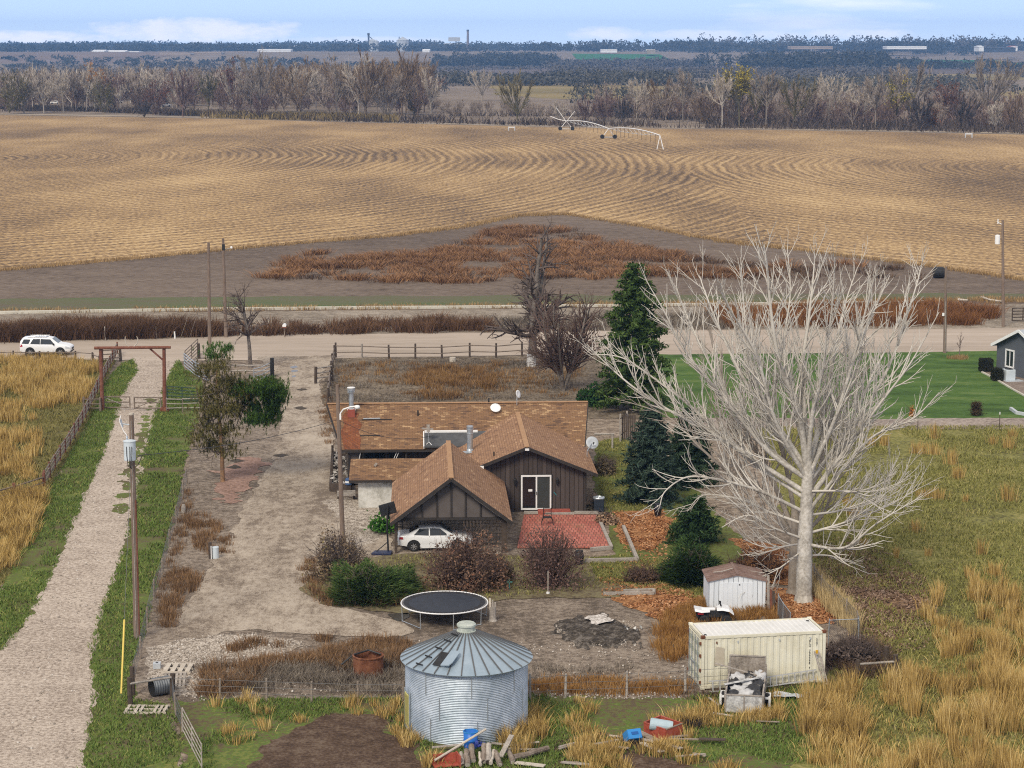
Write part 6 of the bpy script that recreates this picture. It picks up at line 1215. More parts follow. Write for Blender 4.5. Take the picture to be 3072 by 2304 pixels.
c = g(631, 1676); t = thing('well_head', 'short dark post with a grey meter can in the weedy yard', 'well head', c); MB().tube(c, c + V3(0, 0, 1.0), .1, n=10).build('post', M_darkwood, t); MB().lathe([(0, 0), (.2, 0), (.2, .62), (.22, .64), (.2, .7), (0, .72)], c + V3(.3, .1, 0), 16).build('can', M_trans, t); MB().tube(c + V3(.08, -.12, 0), c + V3(.08, -.12, .8), .03).build('pipe', M_white, t)
c = g(551, 1538); tag(MB().lathe([(.16, 0), (.15, .35), (.1, .55), (0, .56)], c, 9).build('tree_stump', M_oldwood, None, origin=c), 'pale broken stump by the wire fence along the lane', 'stump')
c = g(1925 - 100 * 0, 1758); 
c = at(1528, 1760, g(1528, 1770).y); c.z = 0; c = g(1528, 1768); t = thing('garden_cross', 'small turquoise cross in the flower bed behind the trampoline', 'cross', c); M_tq = mat('turquoise', [(.10, .42, .38)], rough=.5); MB().tube(c, c + V3(0, 0, .55), .025).build('upright', M_tq, t); MB().tube(c + V3(-.17, 0, .42), c + V3(.17, 0, .42), .025).build('arm', M_tq, t)
c = g(1644, 1782); t = thing('garden_stake', 'thin white pipe stake in the dry bed right of the trampoline', 'stake', c); MB().tube(c, c + V3(0, 0, 1.3), .025).build('shaft', M_pale, t); MB().tube(c, c + V3(0, 0, .12), .1).build('base', M_white, t)
c = g(1358, 1085); tag(MB().lathe([(0, .4), (.3, .42), (.32, .0)], c, 14).build('bucket', M_pale, None, origin=c), 'pale upturned bucket in the pen behind the fence', 'bucket')

# ================= centre pivot sprinkler in the field =================
YT = (g(1699, 391).y, g(1826, 416).y, g(1980, 448).y); AP = [at(1699, 363, YT[0]), at(1826, 386, YT[1]), at(1980, 406, YT[2])]
t = thing('pivot_sprinkler', 'galvanised centre pivot sprinkler arched across the stubble field', 'irrigation machine', Vector((AP[0].x, YT[0], 0)))
for i, (a, b_) in enumerate(((AP[0], AP[1]), (AP[1], AP[2]))):
    n = 12; top_ = [a.lerp(b_, k / n) + V3(0, 0, .45 * 4 * (k / n) * (1 - k / n) * 2.2) for k in range(n + 1)]; low_ = [a.lerp(b_, k / n) - V3(0, 0, .5 * 4 * (k / n) * (1 - k / n)) for k in range(n + 1)]
    MB().path(top_, .16, 6).build('main_pipe', M_white, t); b = MB()
    for k in range(n): b.tube(top_[k], low_[min(n, k + 1)], .06, n=4); b.tube(low_[k], top_[k + 1], .06, n=4)
    b.path(low_, .06, 4); b.build('truss', M_dish, t); b = MB()
    for k in range(1, n): b.tube(top_[k], Vector((top_[k].x, top_[k].y, max(.8, top_[k].z - 3))), .05, n=4)
    b.build('drop_hose', M_darkwood, t)
for i, (cx_, hw_) in enumerate(((1699, 18.5), (1826, 19))):
    pL, pR = Vector((at(cx_ - hw_, 390, YT[i]).x, YT[i], .5)), Vector((at(cx_ + hw_, 390, YT[i]).x, YT[i], .5)); tw = MB().tube(pL, AP[i], .12, n=5).build('tower_leg', M_white, t); MB().tube(pR, AP[i], .12, n=5).build('tower_leg', M_white, t); MB().tube(pL, pR, .14, n=6).build('axle_beam', M_dish, t)
    for p in (pL, pR):
        b = MB(); b.lathe([(0, -.2), (.5, -.22), (.72, -.12), (.72, .12), (.5, .22), (0, .2)], (0, 0, 0), 14); b.v = [(p.x + v[0], p.y + v[2], .68 + v[1]) for v in b.v]; b.build('wheel', M_tyre, t)
for x, y in ((1669, 323), (1724, 334)): MB().tube(AP[0] - V3(0, 0, .3), at(x, y, YT[0]), .1, n=5).build('mast', M_white, t)
MB().path([AP[0], at(1675, 358, YT[0]), at(1651, 349, YT[0])], .13, 5).build('overhang_pipe', M_white, t)
for dx, dy in ((-10, -4), (10, -4), (-8, 5), (9, 5)): MB().tube(Vector((at(1980 + dx, 448, YT[2]).x, YT[2] + dy * .3, 0)), AP[2], .1, n=5).build('pivot_leg', M_white, t)
# small fittings at the field edge
for lab, x, y in (('small white pump fitting at the far field edge', 1535, 392), ('grey valve box at the far right of the stubble field', 2906, 413)):
    c = g(x, y); t = thing('field_pump', lab, 'pump', c)
    for s in (-1.1, 1.1): MB().tube(c + V3(s, 0, 0), c + V3(s, 0, 1.5), .2, n=6).build('riser', M_dish, t)
    MB().tube(c + V3(-1.2, 0, 1.2), c + V3(1.2, 0, 1.2), .2, n=6).build('pipe', M_white, t)
for lab, p0, p1, p2 in (('long white fallen branch on the ditch bank at right', (2944, 898), (2970, 906), (3010, 911)), ('short white log on the ditch bank at right', (2874, 905), (2888, 906), (2903, 907))): q = [g(*p) + V3(0, 0, .25) for p in (p0, p1, p2)]; tag(MB().path(q, .17, 6, .1).build('fallen_branch', M_pale, None, origin=q[0]), lab, 'branch')
# concrete ditch lip
t = thing('concrete_ditch', 'narrow pale concrete ditch running along the weedy bank', 'ditch', g(0, 940)); DP = [(-300, 947), (0, 941), (200, 938), (420, 934), (640, 931), (833, 929), (1100, 926), (1340, 925), (1520, 923), (1700, 921), (2000, 918), (2260, 915), (2600, 911), (2780, 909)]
M_conc = mat('pale_concrete', [(.42, .39, .32), (.60, .57, .49)], ((.5, .8), (4, .6)), rough=.9)
for (x0, y0), (x1, y1) in zip(DP[:-1], DP[1:]): MB().beam(g(x0, y0) + V3(0, 0, .14), g(x1, y1) + V3(0, 0, .14), .75, .28).build('lip', M_conc, t)
c = g(2838 - 22, 833); t = thing('hay_bale', 'dark old round bale at the end of the rust coloured weeds', 'bale', g(2816, 834)); c = g(2816, 834); b = MB(); b.lathe([(0, -.7), (.65, -.7), (.75, -.5), (.75, .5), (.65, .7), (0, .7)], (0, 0, 0), 18); b.v = [(c.x + v[2], c.y + v[0], .72 + v[1]) for v in b.v]; b.build('roll', M_black, t); MB().tube(c + V3(-.71, 0, .72), c + V3(-.74, 0, .72), .5, n=16).build('end_face', M_darkwood, t)
tube_gate('dark pipe gate at the right edge beyond the road', g(3036, 968), g(3100, 966), 1.6, 5, M_darkwood, .06, 3)

# ================= neighbouring house at the right edge =================
NB = g(2989, 1124); nx, ny = V3(.995, .10, 0), V3(-.10, .995, 0)
# gable end faces the camera's left: the long side runs away to the right of the frame
a0 = R(22); gx, gy_ = V3(math.cos(a0 - PI / 2), math.sin(a0 - PI / 2), 0), V3(math.cos(a0), math.sin(a0), 0)
Nc = g(2991, 1117); Wd = 7.4
def np2(u, v, z): return Nc + gx * u + gy_ * v + V3(0, 0, z)
M_nwall = mat('slate_grey_siding', [(.085, .095, .11), (.105, .115, .13)], ((1, 1),), rough=.7); M_nroof = shingle_mat('light_grey_shingle', (.30, .33, .36), (.42, .45, .48), (.56, .59, .62), (.2, .22, .24))
t = thing('neighbour_house', 'slate grey house with white trim at the right edge by the lawn', 'house', Nc)
b = MB(); pf = [(0, 0), (Wd, 0), (Wd, 2.75), (Wd / 2, 4.4), (0, 2.75)]; b.prism([np2(u, 0, z) for u, z in pf], gy_ * .2); wall_quad(b, np2(0, 0, 0), np2(0, 10, 0), 0, 2.75); wall_quad(b, np2(Wd, 0, 0), np2(Wd, 10, 0), 0, 2.75); b.build('wall', M_nwall, t)
b = MB(); sl = 1.65 / (Wd / 2); e = .45
roof_plane(b, np2(-e, 10, 2.75 - e * sl + .1), np2(-e, -e, 2.75 - e * sl + .1), np2(Wd / 2, -e, 4.5), np2(Wd / 2, 10, 4.5)); roof_plane(b, np2(Wd + e, -e, 2.75 - e * sl + .1), np2(Wd + e, 10, 2.75 - e * sl + .1), np2(Wd / 2, 10, 4.5), np2(Wd / 2, -e, 4.5)); nr = b.build('roof', M_nroof, t)
b = MB(); b.beam(np2(-e, -e - .02, 2.75 - e * sl), np2(Wd / 2, -e - .02, 4.4), .06, .26); b.beam(np2(Wd + e, -e - .02, 2.75 - e * sl), np2(Wd / 2, -e - .02, 4.4), .06, .26); b.beam(np2(-e - .03, -e, 2.55), np2(-e - .03, 10, 2.55), .06, .2); b.build('fascia', M_white, nr)
b = MB(); wu = 1.95
for du in (-.62, .62): b.beam(np2(wu + du, -.04, .8), np2(wu + du, -.04, 2.35), .14, .06, up=gy_)
for z in (.8, 2.35): b.beam(np2(wu - .7, -.04, z), np2(wu + .7, -.04, z), .06, .14)
b.beam(np2(wu, -.03, .8), np2(wu, -.03, 2.35), .07, .05, up=gy_); wf = MB().add([np2(wu - .6, -.012, .8), np2(wu + .6, -.012, .8), np2(wu + .6, -.012, 2.3), np2(wu - .6, -.012, 2.3)], [(0, 1, 2, 3)]).build('window', M_cglass, t); b.build('frame', M_white, wf)
MB().tube(np2(4.6, -.08, 0), np2(4.6, -.08, 3.3), .05).build('downspout', M_trans, t); MB().box(np2(5.6, -.12, 1.1), (.3, .3, 1.6), a0).build('meter_box', M_nwall, t)
c = g(2957, 1114); t = thing('clipped_hedge', 'dark clipped cube hedge at the corner of the grey house', 'hedge', c); M_hedge = foliage('hedge_leaf', [(.012, .014, .01), (.03, .034, .022), (.05, .045, .03)])
def hedge(t, c, sx_, sy_, sz_, n=2600):
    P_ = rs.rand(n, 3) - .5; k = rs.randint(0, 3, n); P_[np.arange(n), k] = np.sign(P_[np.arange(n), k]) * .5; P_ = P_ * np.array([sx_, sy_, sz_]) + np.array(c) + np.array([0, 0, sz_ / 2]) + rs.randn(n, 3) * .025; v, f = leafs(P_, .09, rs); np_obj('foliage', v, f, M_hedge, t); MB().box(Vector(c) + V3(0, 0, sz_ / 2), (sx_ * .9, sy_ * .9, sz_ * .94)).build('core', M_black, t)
hedge(t, c, 1.05, 1.2, 1.15)
c = g(2990, 1141); t = thing('clipped_hedge', 'dark clipped hedge behind the grey air conditioner', 'hedge', c); hedge(t, c, .8, 1.2, 1.05)
c = g(3026, 1142); t = thing('condenser_unit', 'square pale grey air conditioner beside the grey house', 'air conditioner', c); MB().box(c + V3(0, 0, .56), (.9, .9, 1.0), .2).build('cabinet', M_trans, t, bevel=.04); MB().lathe([(.36, 1.07), (.38, 1.1), (.3, 1.1), (0, 1.09)], c, 18).build('fan_grille', M_black, t); MB().box(c + V3(.3, -.25, .04), (1.7, 1.2, .08), .2).build('pad', M_dish, t)
kind(MB().prism([q + V3(0, 0, .02) for q in (g(2950, 1116), g(2994, 1100), g(3160, 1160), g(3160, 1260), g(3070, 1186))], V3(0, 0, .02)).build('gravel_bed', ground_mat('bed_gravel', [(.16, .12, .10), (.3, .25, .21)], ((1, .6), (6, 1)))), 'structure')
timbers('bed_edging', 'pale curved edging along the planting bed of the grey house', [g(2946, 1118), g(2985, 1138), g(3030, 1165), g(3075, 1190)], .18, .12, M_conc)
timbers('raised_corner', 'pale timber corner of a raised bed at the lower lawn edge', [g(3120, 1255), g(3050, 1243), g(3032, 1230)], .22, .25, M_dish)
# ================= vegetation near the house =================
M_pale_bark = mat('pale_cottonwood_bark', [(.27, .245, .21), (.46, .43, .38), (.64, .605, .55)], ((1.2, 1.0), (7, .9)), rough=.9, spec=.1, bmp=.5, bscale=9)
M_pale_twig = mat('pale_twig', [(.44, .405, .35), (.63, .595, .535)], ((.5, 1),), rough=.9, spec=.1)
M_back_bark = mat('grey_tan_bark', [(.22, .185, .15), (.36, .315, .265)], ((1.2, 1), (7, .9)), rough=.9, spec=.1)
M_back_twig = mat('tan_twig', [(.28, .235, .19), (.44, .39, .335)], ((.5, 1),), rough=.9, spec=.1)
M_grey_bark = mat('dark_grey_bark', [(.09, .072, .062), (.17, .145, .125), (.26, .225, .195)], ((1.5, 1), (8, .8)), rough=.95, spec=.1)
M_grey_twig = mat('dark_grey_twig', [(.085, .065, .058), (.15, .12, .105)], ((.5, 1),), rough=.95, spec=.1)
M_brown_twig = mat('red_brown_twig', [(.095, .06, .05), (.17, .115, .095)], ((.6, 1),), rough=.95, spec=.1)
def zc(x, y): return 1700 + 1.2085 * x, 700 + 1.2085 * y
def smooth_path(pts, n):
    P_ = [pts[0]] + list(pts) + [pts[-1]]; out = []
    for i in range(1, len(P_) - 2):
        a, b, c, d = P_[i - 1:i + 3]
        for k in range(n):
            t = k / n; out.append(.5 * ((2 * b) + (c - a) * t + (2 * a - 5 * b + 4 * c - d) * t * t + (3 * b - a - 3 * c + d) * t ** 3))
    return out + [pts[-1]]
def limb_tree(name, label, cat, trunk, Y0, r0, limbs, mats, rg, P, kid=1.5, group=None):
    """trunk and limbs through surveyed points, then smaller branches grown from them"""
    out = [[], [], [], []]
    T = smooth_path([at(*zc(x, y), Y0) for x, y in trunk], 5); n = len(T) - 1
    for i in range(n): out[0].append((*T[i], *T[i + 1], r0 * (1 - .45 * i / n) * (1.25 if i == 0 else 1), r0 * (1 - .45 * (i + 1) / n)))
    for pts, dy, r in limbs:
        m = len(pts); L = smooth_path([at(*zc(x, y), Y0 + dy * (i / (m - 1)) ** .9) for i, (x, y) in enumerate(pts)], 7); n = len(L) - 1
        for i in range(n):
            t = i / n; ra, rb = r * .72 * (1 - t) ** 1.1 + .02, r * .72 * (1 - (i + 1) / n) ** 1.1 + .02
            out[0 if r > .1 and t < .45 else 1].append((*L[i], *L[i + 1], ra, rb)); seg = (L[i + 1] - L[i]).length; d = (L[i + 1] - L[i]).normalized()
            if t < .12: continue
            k = kid * seg; c = int(k) + (rg.random() < k - int(k))
            for _ in range(c):
                ax = d.orthogonal().normalized(); ax.rotate(Matrix.Rotation(rg.uniform(0, 2 * PI), 3, d)); q = d.copy(); q.rotate(Matrix.Rotation(R(rg.uniform(18, 52)), 3, ax)); q.z += .2
                LL = (3.9 - 2.3 * t) * rg.uniform(.4, 1.1); branch(rg, L[i] + (L[i + 1] - L[i]) * rg.random(), q, LL, max(.02, min(rb * .7, .05)), 1, P, out)
    return tree_obj(name, label, cat, Vector((T[0].x, T[0].y, 0)), out, mats, group)
PB = dict(levels=4, step=[.5, .42, .34, .3], taper=[.4, .45, .5, .7], wander=[.08, .10, .13, .16], up=[.02, .085, .08, .07], bare=[.1, .12, .1, 0], kids=[0, 1.9, 1.7, 0], ang=[(20, 50), (16, 42), (18, 48)], len=[.5, .5, .5], rr=[.5, .65, .75], minL=.3, rmin=.0125)
BIG = [([(597, 590), (575, 440), (530, 330), (508, 200), (496, 70), (486, 22)], -2, .26), ([(598, 570), (590, 450), (585, 330), (600, 220), (612, 110), (616, 50)], 1, .24), ([(600, 580), (640, 430), (665, 300), (690, 180), (722, 85)], 3, .22), ([(605, 600), (650, 470), (700, 350), (760, 200), (802, 105)], 4, .2),
       ([(600, 660), (650, 590), (720, 470), (800, 330), (862, 150), (884, 66)], 1, .2), ([(600, 665), (690, 540), (780, 420), (855, 320), (925, 195)], -2, .15), ([(600, 690), (680, 590), (760, 505), (860, 460), (925, 395)], -3, .13), ([(598, 745), (700, 715), (790, 680), (880, 630)], 2, .10), ([(597, 772), (690, 780), (770, 720), (885, 650)], -3.5, .11), ([(597, 700), (720, 680), (800, 640), (850, 590)], 4, .09),
       ([(595, 800), (650, 800), (700, 815), (740, 830)], 2, .06), ([(597, 640), (700, 640), (760, 650), (800, 600)], -4, .08),
       ([(595, 585), (540, 500), (450, 380), (385, 250), (345, 150), (330, 105)], 2.5, .19), ([(590, 605), (500, 540), (400, 420), (300, 300), (240, 190), (198, 118)], -1, .19), ([(588, 640), (470, 565), (350, 490), (255, 440), (170, 385), (105, 330), (50, 275)], 1, .17), ([(587, 655), (450, 560), (320, 440), (230, 370), (140, 310), (60, 300)], 4, .13), ([(586, 690), (480, 640), (380, 612), (300, 605), (245, 640), (232, 675)], -2.5, .12), ([(584, 720), (500, 690), (430, 660), (340, 650), (300, 690)], 2, .09), ([(583, 757), (510, 730), (450, 700), (385, 730)], -3, .09), ([(582, 790), (530, 830), (490, 850)], -1.5, .05), ([(583, 770), (500, 780), (440, 760)], 3, .06),
       ([(595, 600), (490, 440), (455, 310), (440, 180), (432, 60)], 3.5, .18), ([(600, 560), (560, 420), (540, 280), (555, 150), (548, 40)], 5, .17), ([(600, 580), (610, 450), (640, 320), (660, 170), (665, 60)], -3, .18), ([(592, 610), (470, 500), (380, 370), (310, 230), (270, 130)], 5, .13), ([(597, 610), (520, 470), (470, 300), (400, 180), (380, 120)], -4, .15), ([(600, 620), (700, 480), (760, 350), (820, 230), (850, 120)], 5.5, .13), ([(602, 600), (670, 450), (720, 280), (750, 160), (770, 90)], -3, .15)]
rg = random.Random(21)
limb_tree('bare_cottonwood', 'huge pale bare cottonwood towering over the white shed', 'tree', [(588, 918), (592, 760), (597, 640), (598, 555)], g(2412, 1806).y, .47, BIG, [M_pale_bark, M_pale_twig], rg, PB, 2.9)
BK = [([(566, 760), (480, 640), (400, 590), (335, 535), (250, 455), (140, 415)], 3, .2), ([(564, 740), (490, 570), (420, 480), (385, 360), (350, 230), (320, 170)], 4, .2), ([(566, 700), (540, 560), (500, 420), (470, 280), (450, 160)], 5, .18), ([(570, 720), (620, 600), (660, 480), (720, 350), (740, 230)], 5, .17), ([(570, 760), (640, 690), (680, 560), (720, 430)], 6, .16), ([(565, 790), (470, 720), (420, 640), (360, 600)], 4, .12), ([(566, 730), (440, 600), (390, 500), (370, 400), (330, 330)], 7, .16)]
limb_tree('bare_cottonwood', 'second grey tan cottonwood trunk close behind the huge pale one', 'tree', [(566, 893), (566, 800), (568, 680)], g(2382, 1782).y, .40, BK, [M_back_bark, M_back_twig], rg, PB, 1.9)

def bare_tree(name, label, base, h, rg, mats, P=None, lean=(0, 0), r=.2, trunk=.85, group=None, stems=1, splay=.3, sides=(8, 5, 4, 3)):
    p = dict(levels=4, step=[.7, .5, .42, .35], taper=[.3, .3, .4, .6], wander=[.07, .15, .18, .2], up=[.03, .05, .03, .02], bare=[.28, .15, .1, 0], kids=[1.5, 1.4, 1.5, 0], ang=[(30, 62), (28, 60), (28, 65)], len=[.5, .5, .5], rr=[.55, .6, .65], minL=.3, rmin=.014)
    if P: p.update(P)
    out = [[], [], [], []]
    for k in range(stems):
        a = rg.uniform(0, 2 * PI); s = splay if stems > 1 else 0
        branch(rg, Vector(base), Vector((lean[0] + s * math.cos(a), lean[1] + s * math.sin(a), 1)), h * trunk * rg.uniform(.85, 1.1), r * rg.uniform(.7, 1), 0, p, out)
    return tree_obj(name, label, 'tree', Vector(base), out, mats, group, sides)
rg = random.Random(4)
b = g(752, 1102); bare_tree('bare_tree', 'small grey bare tree by the road right of the two dark poles', b, 9.2, rg, [M_grey_bark, M_grey_twig], dict(len=[.5, .55, .55], ang=[(35, 75), (30, 60), (28, 65)], kids=[5.5, 3.2, 2.6, 0], bare=[.36, .1, .1, 0]), (-.02, 0), .26)
b = g(1594, 1100); T = bare_tree('dead_tree', 'tall dead dark tree with a white painted foot by the pen fence', b, 13.0, rg, [M_grey_bark, M_grey_twig], dict(kids=[1.9, 2.0, 1.9, 0], len=[.4, .5, .5], ang=[(35, 85), (30, 70), (28, 70)], wander=[.05, .2, .22, .2], up=[.03, .02, .02, .0], bare=[.2, .12, .1, 0]), (-.01, .0), .42, .95, stems=2, splay=.08)
MB().tube(b, b + V3(.02, 0, 1.25), .46, .43, 12).build('painted_foot', mat('flaking_whitewash', [(.25, .22, .2), (.7, .68, .64)], ((2.5, 1), (9, .8)), rough=.95, lo=.4, hi=.6), T)
b = g(1690, 1172); bare_tree('bare_tree', 'dense multi stemmed brown bare tree behind the house ridge', b, 8.6, rg, [M_grey_bark, M_brown_twig], dict(len=[.5, .55, .5], kids=[2.6, 2.3, 2.0, 0], ang=[(22, 50), (25, 55), (28, 60)], bare=[.12, .1, .1, 0]), (0, 0), .2, .9, stems=7, splay=.36)
b = g(2878, 1068); bare_tree('young_tree', 'small upright bare young tree on the lawn by the grey house', b, 2.9, rg, [M_grey_bark, M_brown_twig], dict(len=[.5, .5, .5], kids=[6, 4, 3, 0], ang=[(18, 40), (20, 40), (20, 45)], step=[.25, .2, .2, .2], minL=.15, up=[.03, .12, .1, .1]), (0, 0), .06, .85)
M_dry = foliage('dry_tan_grass', [(.16, .10, .05), (.32, .21, .10), (.48, .34, .17)])
M_gold = foliage('golden_grass', [(.17, .11, .045), (.38, .25, .08), (.56, .385, .135), (.68, .52, .24)], .35, lo=.2, hi=.8)
M_rustw = foliage('rust_weed', [(.09, .058, .036), (.20, .12, .065), (.33, .205, .11)], .35)
M_darkw = foliage('dark_weed', [(.055, .04, .03), (.12, .08, .055), (.20, .125, .08)], .4)
M_greyw = foliage('grey_weed', [(.09, .075, .062), (.18, .15, .12), (.30, .26, .21)], .4)
def tuft_mesh(pts, nb, h, spread, w, rs, hj=.5, droop=.25, zoff=0):
    """many clumps of blades as one triangle soup"""
    pts = np.asarray(pts); n = len(pts); hs = (h * (1 - hj * rs.rand(n)))[:, None] * np.ones((1, nb)); C_ = pts[:, None, :2] + rs.randn(n, nb, 2) * spread
    Pn = np.concatenate([C_, np.full((n, nb, 1), zoff)], 2).reshape(-1, 3); hb = (hs * (.55 + .45 * rs.rand(n, nb))).ravel(); rad = (C_ - pts[:, None, :2]).reshape(-1, 2)
    ln = rad * (1.0 * droop / max(.05, spread)) + rs.randn(n * nb, 2) * droop * .35; ln = ln * hb[:, None]
    return blades(Pn, hb, ln, w * (.6 + .8 * rs.rand(n * nb)), rs)
def stuff(name, mesh, m, label=None):
    o = np_obj(name, mesh[0], mesh[1], m); return kind(o, 'stuff')
rs = np.random.RandomState(3)
b = g(2882, 1076); t = thing('dry_bed', 'round bed of dry tan stalks under the young lawn tree', 'plant bed', b); v, f = tuft_mesh(scatter([b + V3(1.3 * math.cos(a), .9 * math.sin(a), 0) for a in np.linspace(0, 6, 12)], 34, rs), 14, .55, .14, .03, rs); np_obj('stalks', v, f, M_dry, t)
# ---- conifers
def conifer(name, label, base, h, rad, rs, cols, droop=.25, dens=1.0, lean=(0, 0), bare=.06, tuft=.22, bark=None, power=.8, taper=1.0):
    t = thing(name, label, 'tree', base); base = Vector(base); top = base + V3(lean[0], lean[1], h)
    MB().tube(base, top, .035 * h ** .9, .02, 8).build('trunk', bark or M_grey_bark, t); P_, S, segs = [], [], []
    z = bare * h
    while z < h * .99:
        fr_ = z / h; L = rad * max(.05, (1 - fr_ * taper)) ** power; nb = max(4, int(7 * dens)); a0 = rs.rand() * 6
        for k in range(nb):
            a = a0 + 2 * PI * k / nb + rs.randn() * .25; Lk = L * (.65 + .5 * rs.rand()); c = base.lerp(top, fr_); n = max(3, int(Lk / .16))
            tip = c + V3(math.cos(a) * Lk, math.sin(a) * Lk, -droop * Lk * (1 - fr_ * .9) + .05); segs.append((*c, *tip, .03, .008))
            for i in range(n):
                s = (i + 1) / n
                if s < .18: continue
                q = np.array(c.lerp(tip, s)); m = int(9 * dens * (1.2 - .3 * s)); P_.append(q + rs.randn(m, 3) * np.array([.17, .17, .09]) * (.7 + L * .12)); S.append(tuft * (.6 + .7 * rs.rand(m)))
        z += (.30 + .12 * rs.rand()) * (h / 9) ** .5
    v, f = tubes(segs, 3); np_obj('limbs', v, f, M_grey_twig, t); v, f = leafs(np.concatenate(P_), np.concatenate(S), rs, .15, .26); np_obj('needles', v, f, foliage('needles_' + label.split()[0] + label.split()[1], cols, .8), t)
    return t
conifer('spruce', 'tall green spruce standing behind the right end of the house', g(1900, 1230), 12.4, 3.6, rs, [(.022, .042, .012), (.055, .095, .024), (.11, .16, .045)], .05, 1.0, power=.5, tuft=.26)
conifer('spruce', 'dark blue spruce on the lawn right of the patio', g(1950, 1505), 6.4, 2.5, rs, [(.013, .026, .017), (.036, .06, .042), (.085, .12, .088)], .3, 1.5, tuft=.18, power=.6)
conifer('spruce', 'second dark spruce crowding behind the blue one under the cottonwood', g(2065, 1450), 5.2, 2.3, rs, [(.012, .024, .013), (.032, .056, .03), (.065, .10, .055)], .28, 1.3, power=.6)
conifer('spruce', 'short dark spruce just above the round juniper by the shed', g(2085, 1625), 2.9, 1.7, rs, [(.012, .026, .01), (.032, .062, .022), (.065, .11, .04)], .2, 1.5, tuft=.16, power=.5)
conifer('dwarf_conifer', 'small dark rusty dwarf conifer at the lower lawn edge', g(2928, 1247), 1.15, .5, rs, [(.03, .022, .014), (.07, .05, .03), (.09, .07, .04)], .0, 1.2, tuft=.09, bare=.1, power=.3)
def shrub(name, label, c, r, h, n, rs, cols, size, stems=24, stem_m=None, cat='shrub', spray=False, hole=.0, fname='foliage'):
    t = thing(name, label, cat, c); cc = np.array(c); out = []
    for k in range(stems):
        a = rs.rand() * 2 * PI; rr = math.sqrt(rs.rand()); e = cc + np.array([math.cos(a) * rr * r[0], math.sin(a) * rr * r[1], h * (1 - .55 * rr * rr) * (.75 + .3 * rs.rand())]); s = cc + rs.randn(3) * np.array([.12, .12, 0]); m = s + (e - s) * .5 + rs.randn(3) * .15 + np.array([0, 0, .15])
        out += [(*s, *m, .03, .02), (*m, *e, .02, .008)]
        for _ in range(5): q = m + (e - m) * rs.rand(); out.append((*q, *(q + rs.randn(3) * np.array([.3, .3, .25]) + np.array([0, 0, .25])), .012, .006))
    v, f = tubes(out, 4); np_obj('stems', v, f, stem_m or M_grey_twig, t)
    u = rs.randn(n, 3); u /= np.linalg.norm(u, axis=1)[:, None]; u[:, 2] = np.abs(u[:, 2]); k = rs.rand(n) ** .45; lump = .5 + .9 * fbm(u[:, 0] * 2.8 + 7 + r[0] * 3, u[:, 1] * 2.8 + u[:, 2] * 2.4 + 3, 9)
    P_ = cc + u * np.array([r[0], r[1], h]) * (k * lump)[:, None]; P_[:, 2] = np.maximum(P_[:, 2], .08)
    if spray: d = u * np.array([1, 1, .8]); v, f = blades(P_, size * (.5 + .8 * rs.rand(n)) * .55, d[:, :2] * size * 1.6 + rs.randn(n, 2) * size * .4, .07 * np.ones(n), rs)
    else: v, f = leafs(P_, size * (.6 + .7 * rs.rand(n)), rs)
    np_obj(fname, v, f, foliage('leaf_' + '_'.join(label.split()[:3]), cols, .9), t); return t
JUN = [(.016, .032, .008), (.042, .08, .02), (.085, .135, .035), (.17, .19, .07)]
shrub('juniper', 'spreading green juniper left of the trampoline', g(1105, 1800), (2.3, 2.0), 2.2, 9500, rs, JUN, .26, spray=True); 
shrub('juniper', 'right lobe of green juniper just behind the trampoline rim', g(1195, 1775), (1.3, 1.4), 1.4, 4500, rs, JUN, .25, spray=True)
shrub('juniper', 'big round dark green juniper left of the white shed', g(2075, 1745), (1.9, 1.9), 2.3, 9500, rs, [(.014, .028, .008), (.036, .07, .018), (.075, .12, .034)], .24, spray=True)
LIL = [(.065, .048, .035), (.14, .10, .068), (.23, .165, .105), (.24, .2, .08)]
shrub('lilac_bush', 'brown lilac bush around the foot of the light pole', g(1018, 1738), (2.0, 1.6), 2.9, 3400, rs, LIL, .085, 110)
shrub('lilac_bush', 'broad red brown bush in front of the parked white sedan', g(1395, 1768), (2.6, 1.8), 3.35, 6800, rs, [(.06, .042, .034), (.13, .085, .062), (.20, .125, .085), (.27, .12, .07)], .085, 170, M_brown_twig)
shrub('lilac_bush', 'bare purple brown bush in front of the brick patio', g(1650, 1762), (2.15, 1.5), 3.6, 3000, rs, [(.07, .045, .04), (.15, .09, .075), (.24, .15, .125)], .08, 150, M_brown_twig)
shrub('lilac_bush', 'low dark brown bush right of the broad red brown bush', g(1500, 1740), (.9, .8), 1.2, 1500, rs, LIL, .09, 30)
shrub('dry_shrub', 'dry tan hosta clump at the upper right patio corner', g(1822, 1572), (.8, .5), .7, 900, rs, [(.16, .09, .06), (.34, .22, .14), (.48, .36, .26)], .13, 14)
shrub('dry_shrub', 'dark leafless rose mound in the bed left of the shed', g(1925, 1745), (1.2, .8), .8, 1500, rs, [(.05, .03, .02), (.11, .07, .045), (.15, .09, .05)], .08, 40, M_brown_twig)
shrub('green_shrub', 'low dark green evergreen shrub at the right end of the house ridge', g(1780, 1215), (1.6, 1.2), 1.7, 2600, rs, [(.008, .024, .008), (.025, .065, .018), (.05, .11, .03)], .16)
shrub('dry_shrub', 'brown and grey shrub along the right wall of the house', g(1812, 1420), (1.0, 1.5), 1.1, 1600, rs, [(.05, .045, .025), (.13, .10, .06), (.26, .2, .13)], .1, 30)
shrub('dry_shrub', 'twiggy dark shrub between house corner and air conditioner', g(1772, 1530), (.5, .6), 1.0, 500, rs, [(.035, .035, .025), (.09, .075, .05)], .08, 24)
shrub('sapling', 'orange leaved sapling at the lower lawn edge', g(2735, 1250), (.28, .28), .95, 160, rs, [(.35, .13, .03), (.55, .24, .06)], .09, 4)
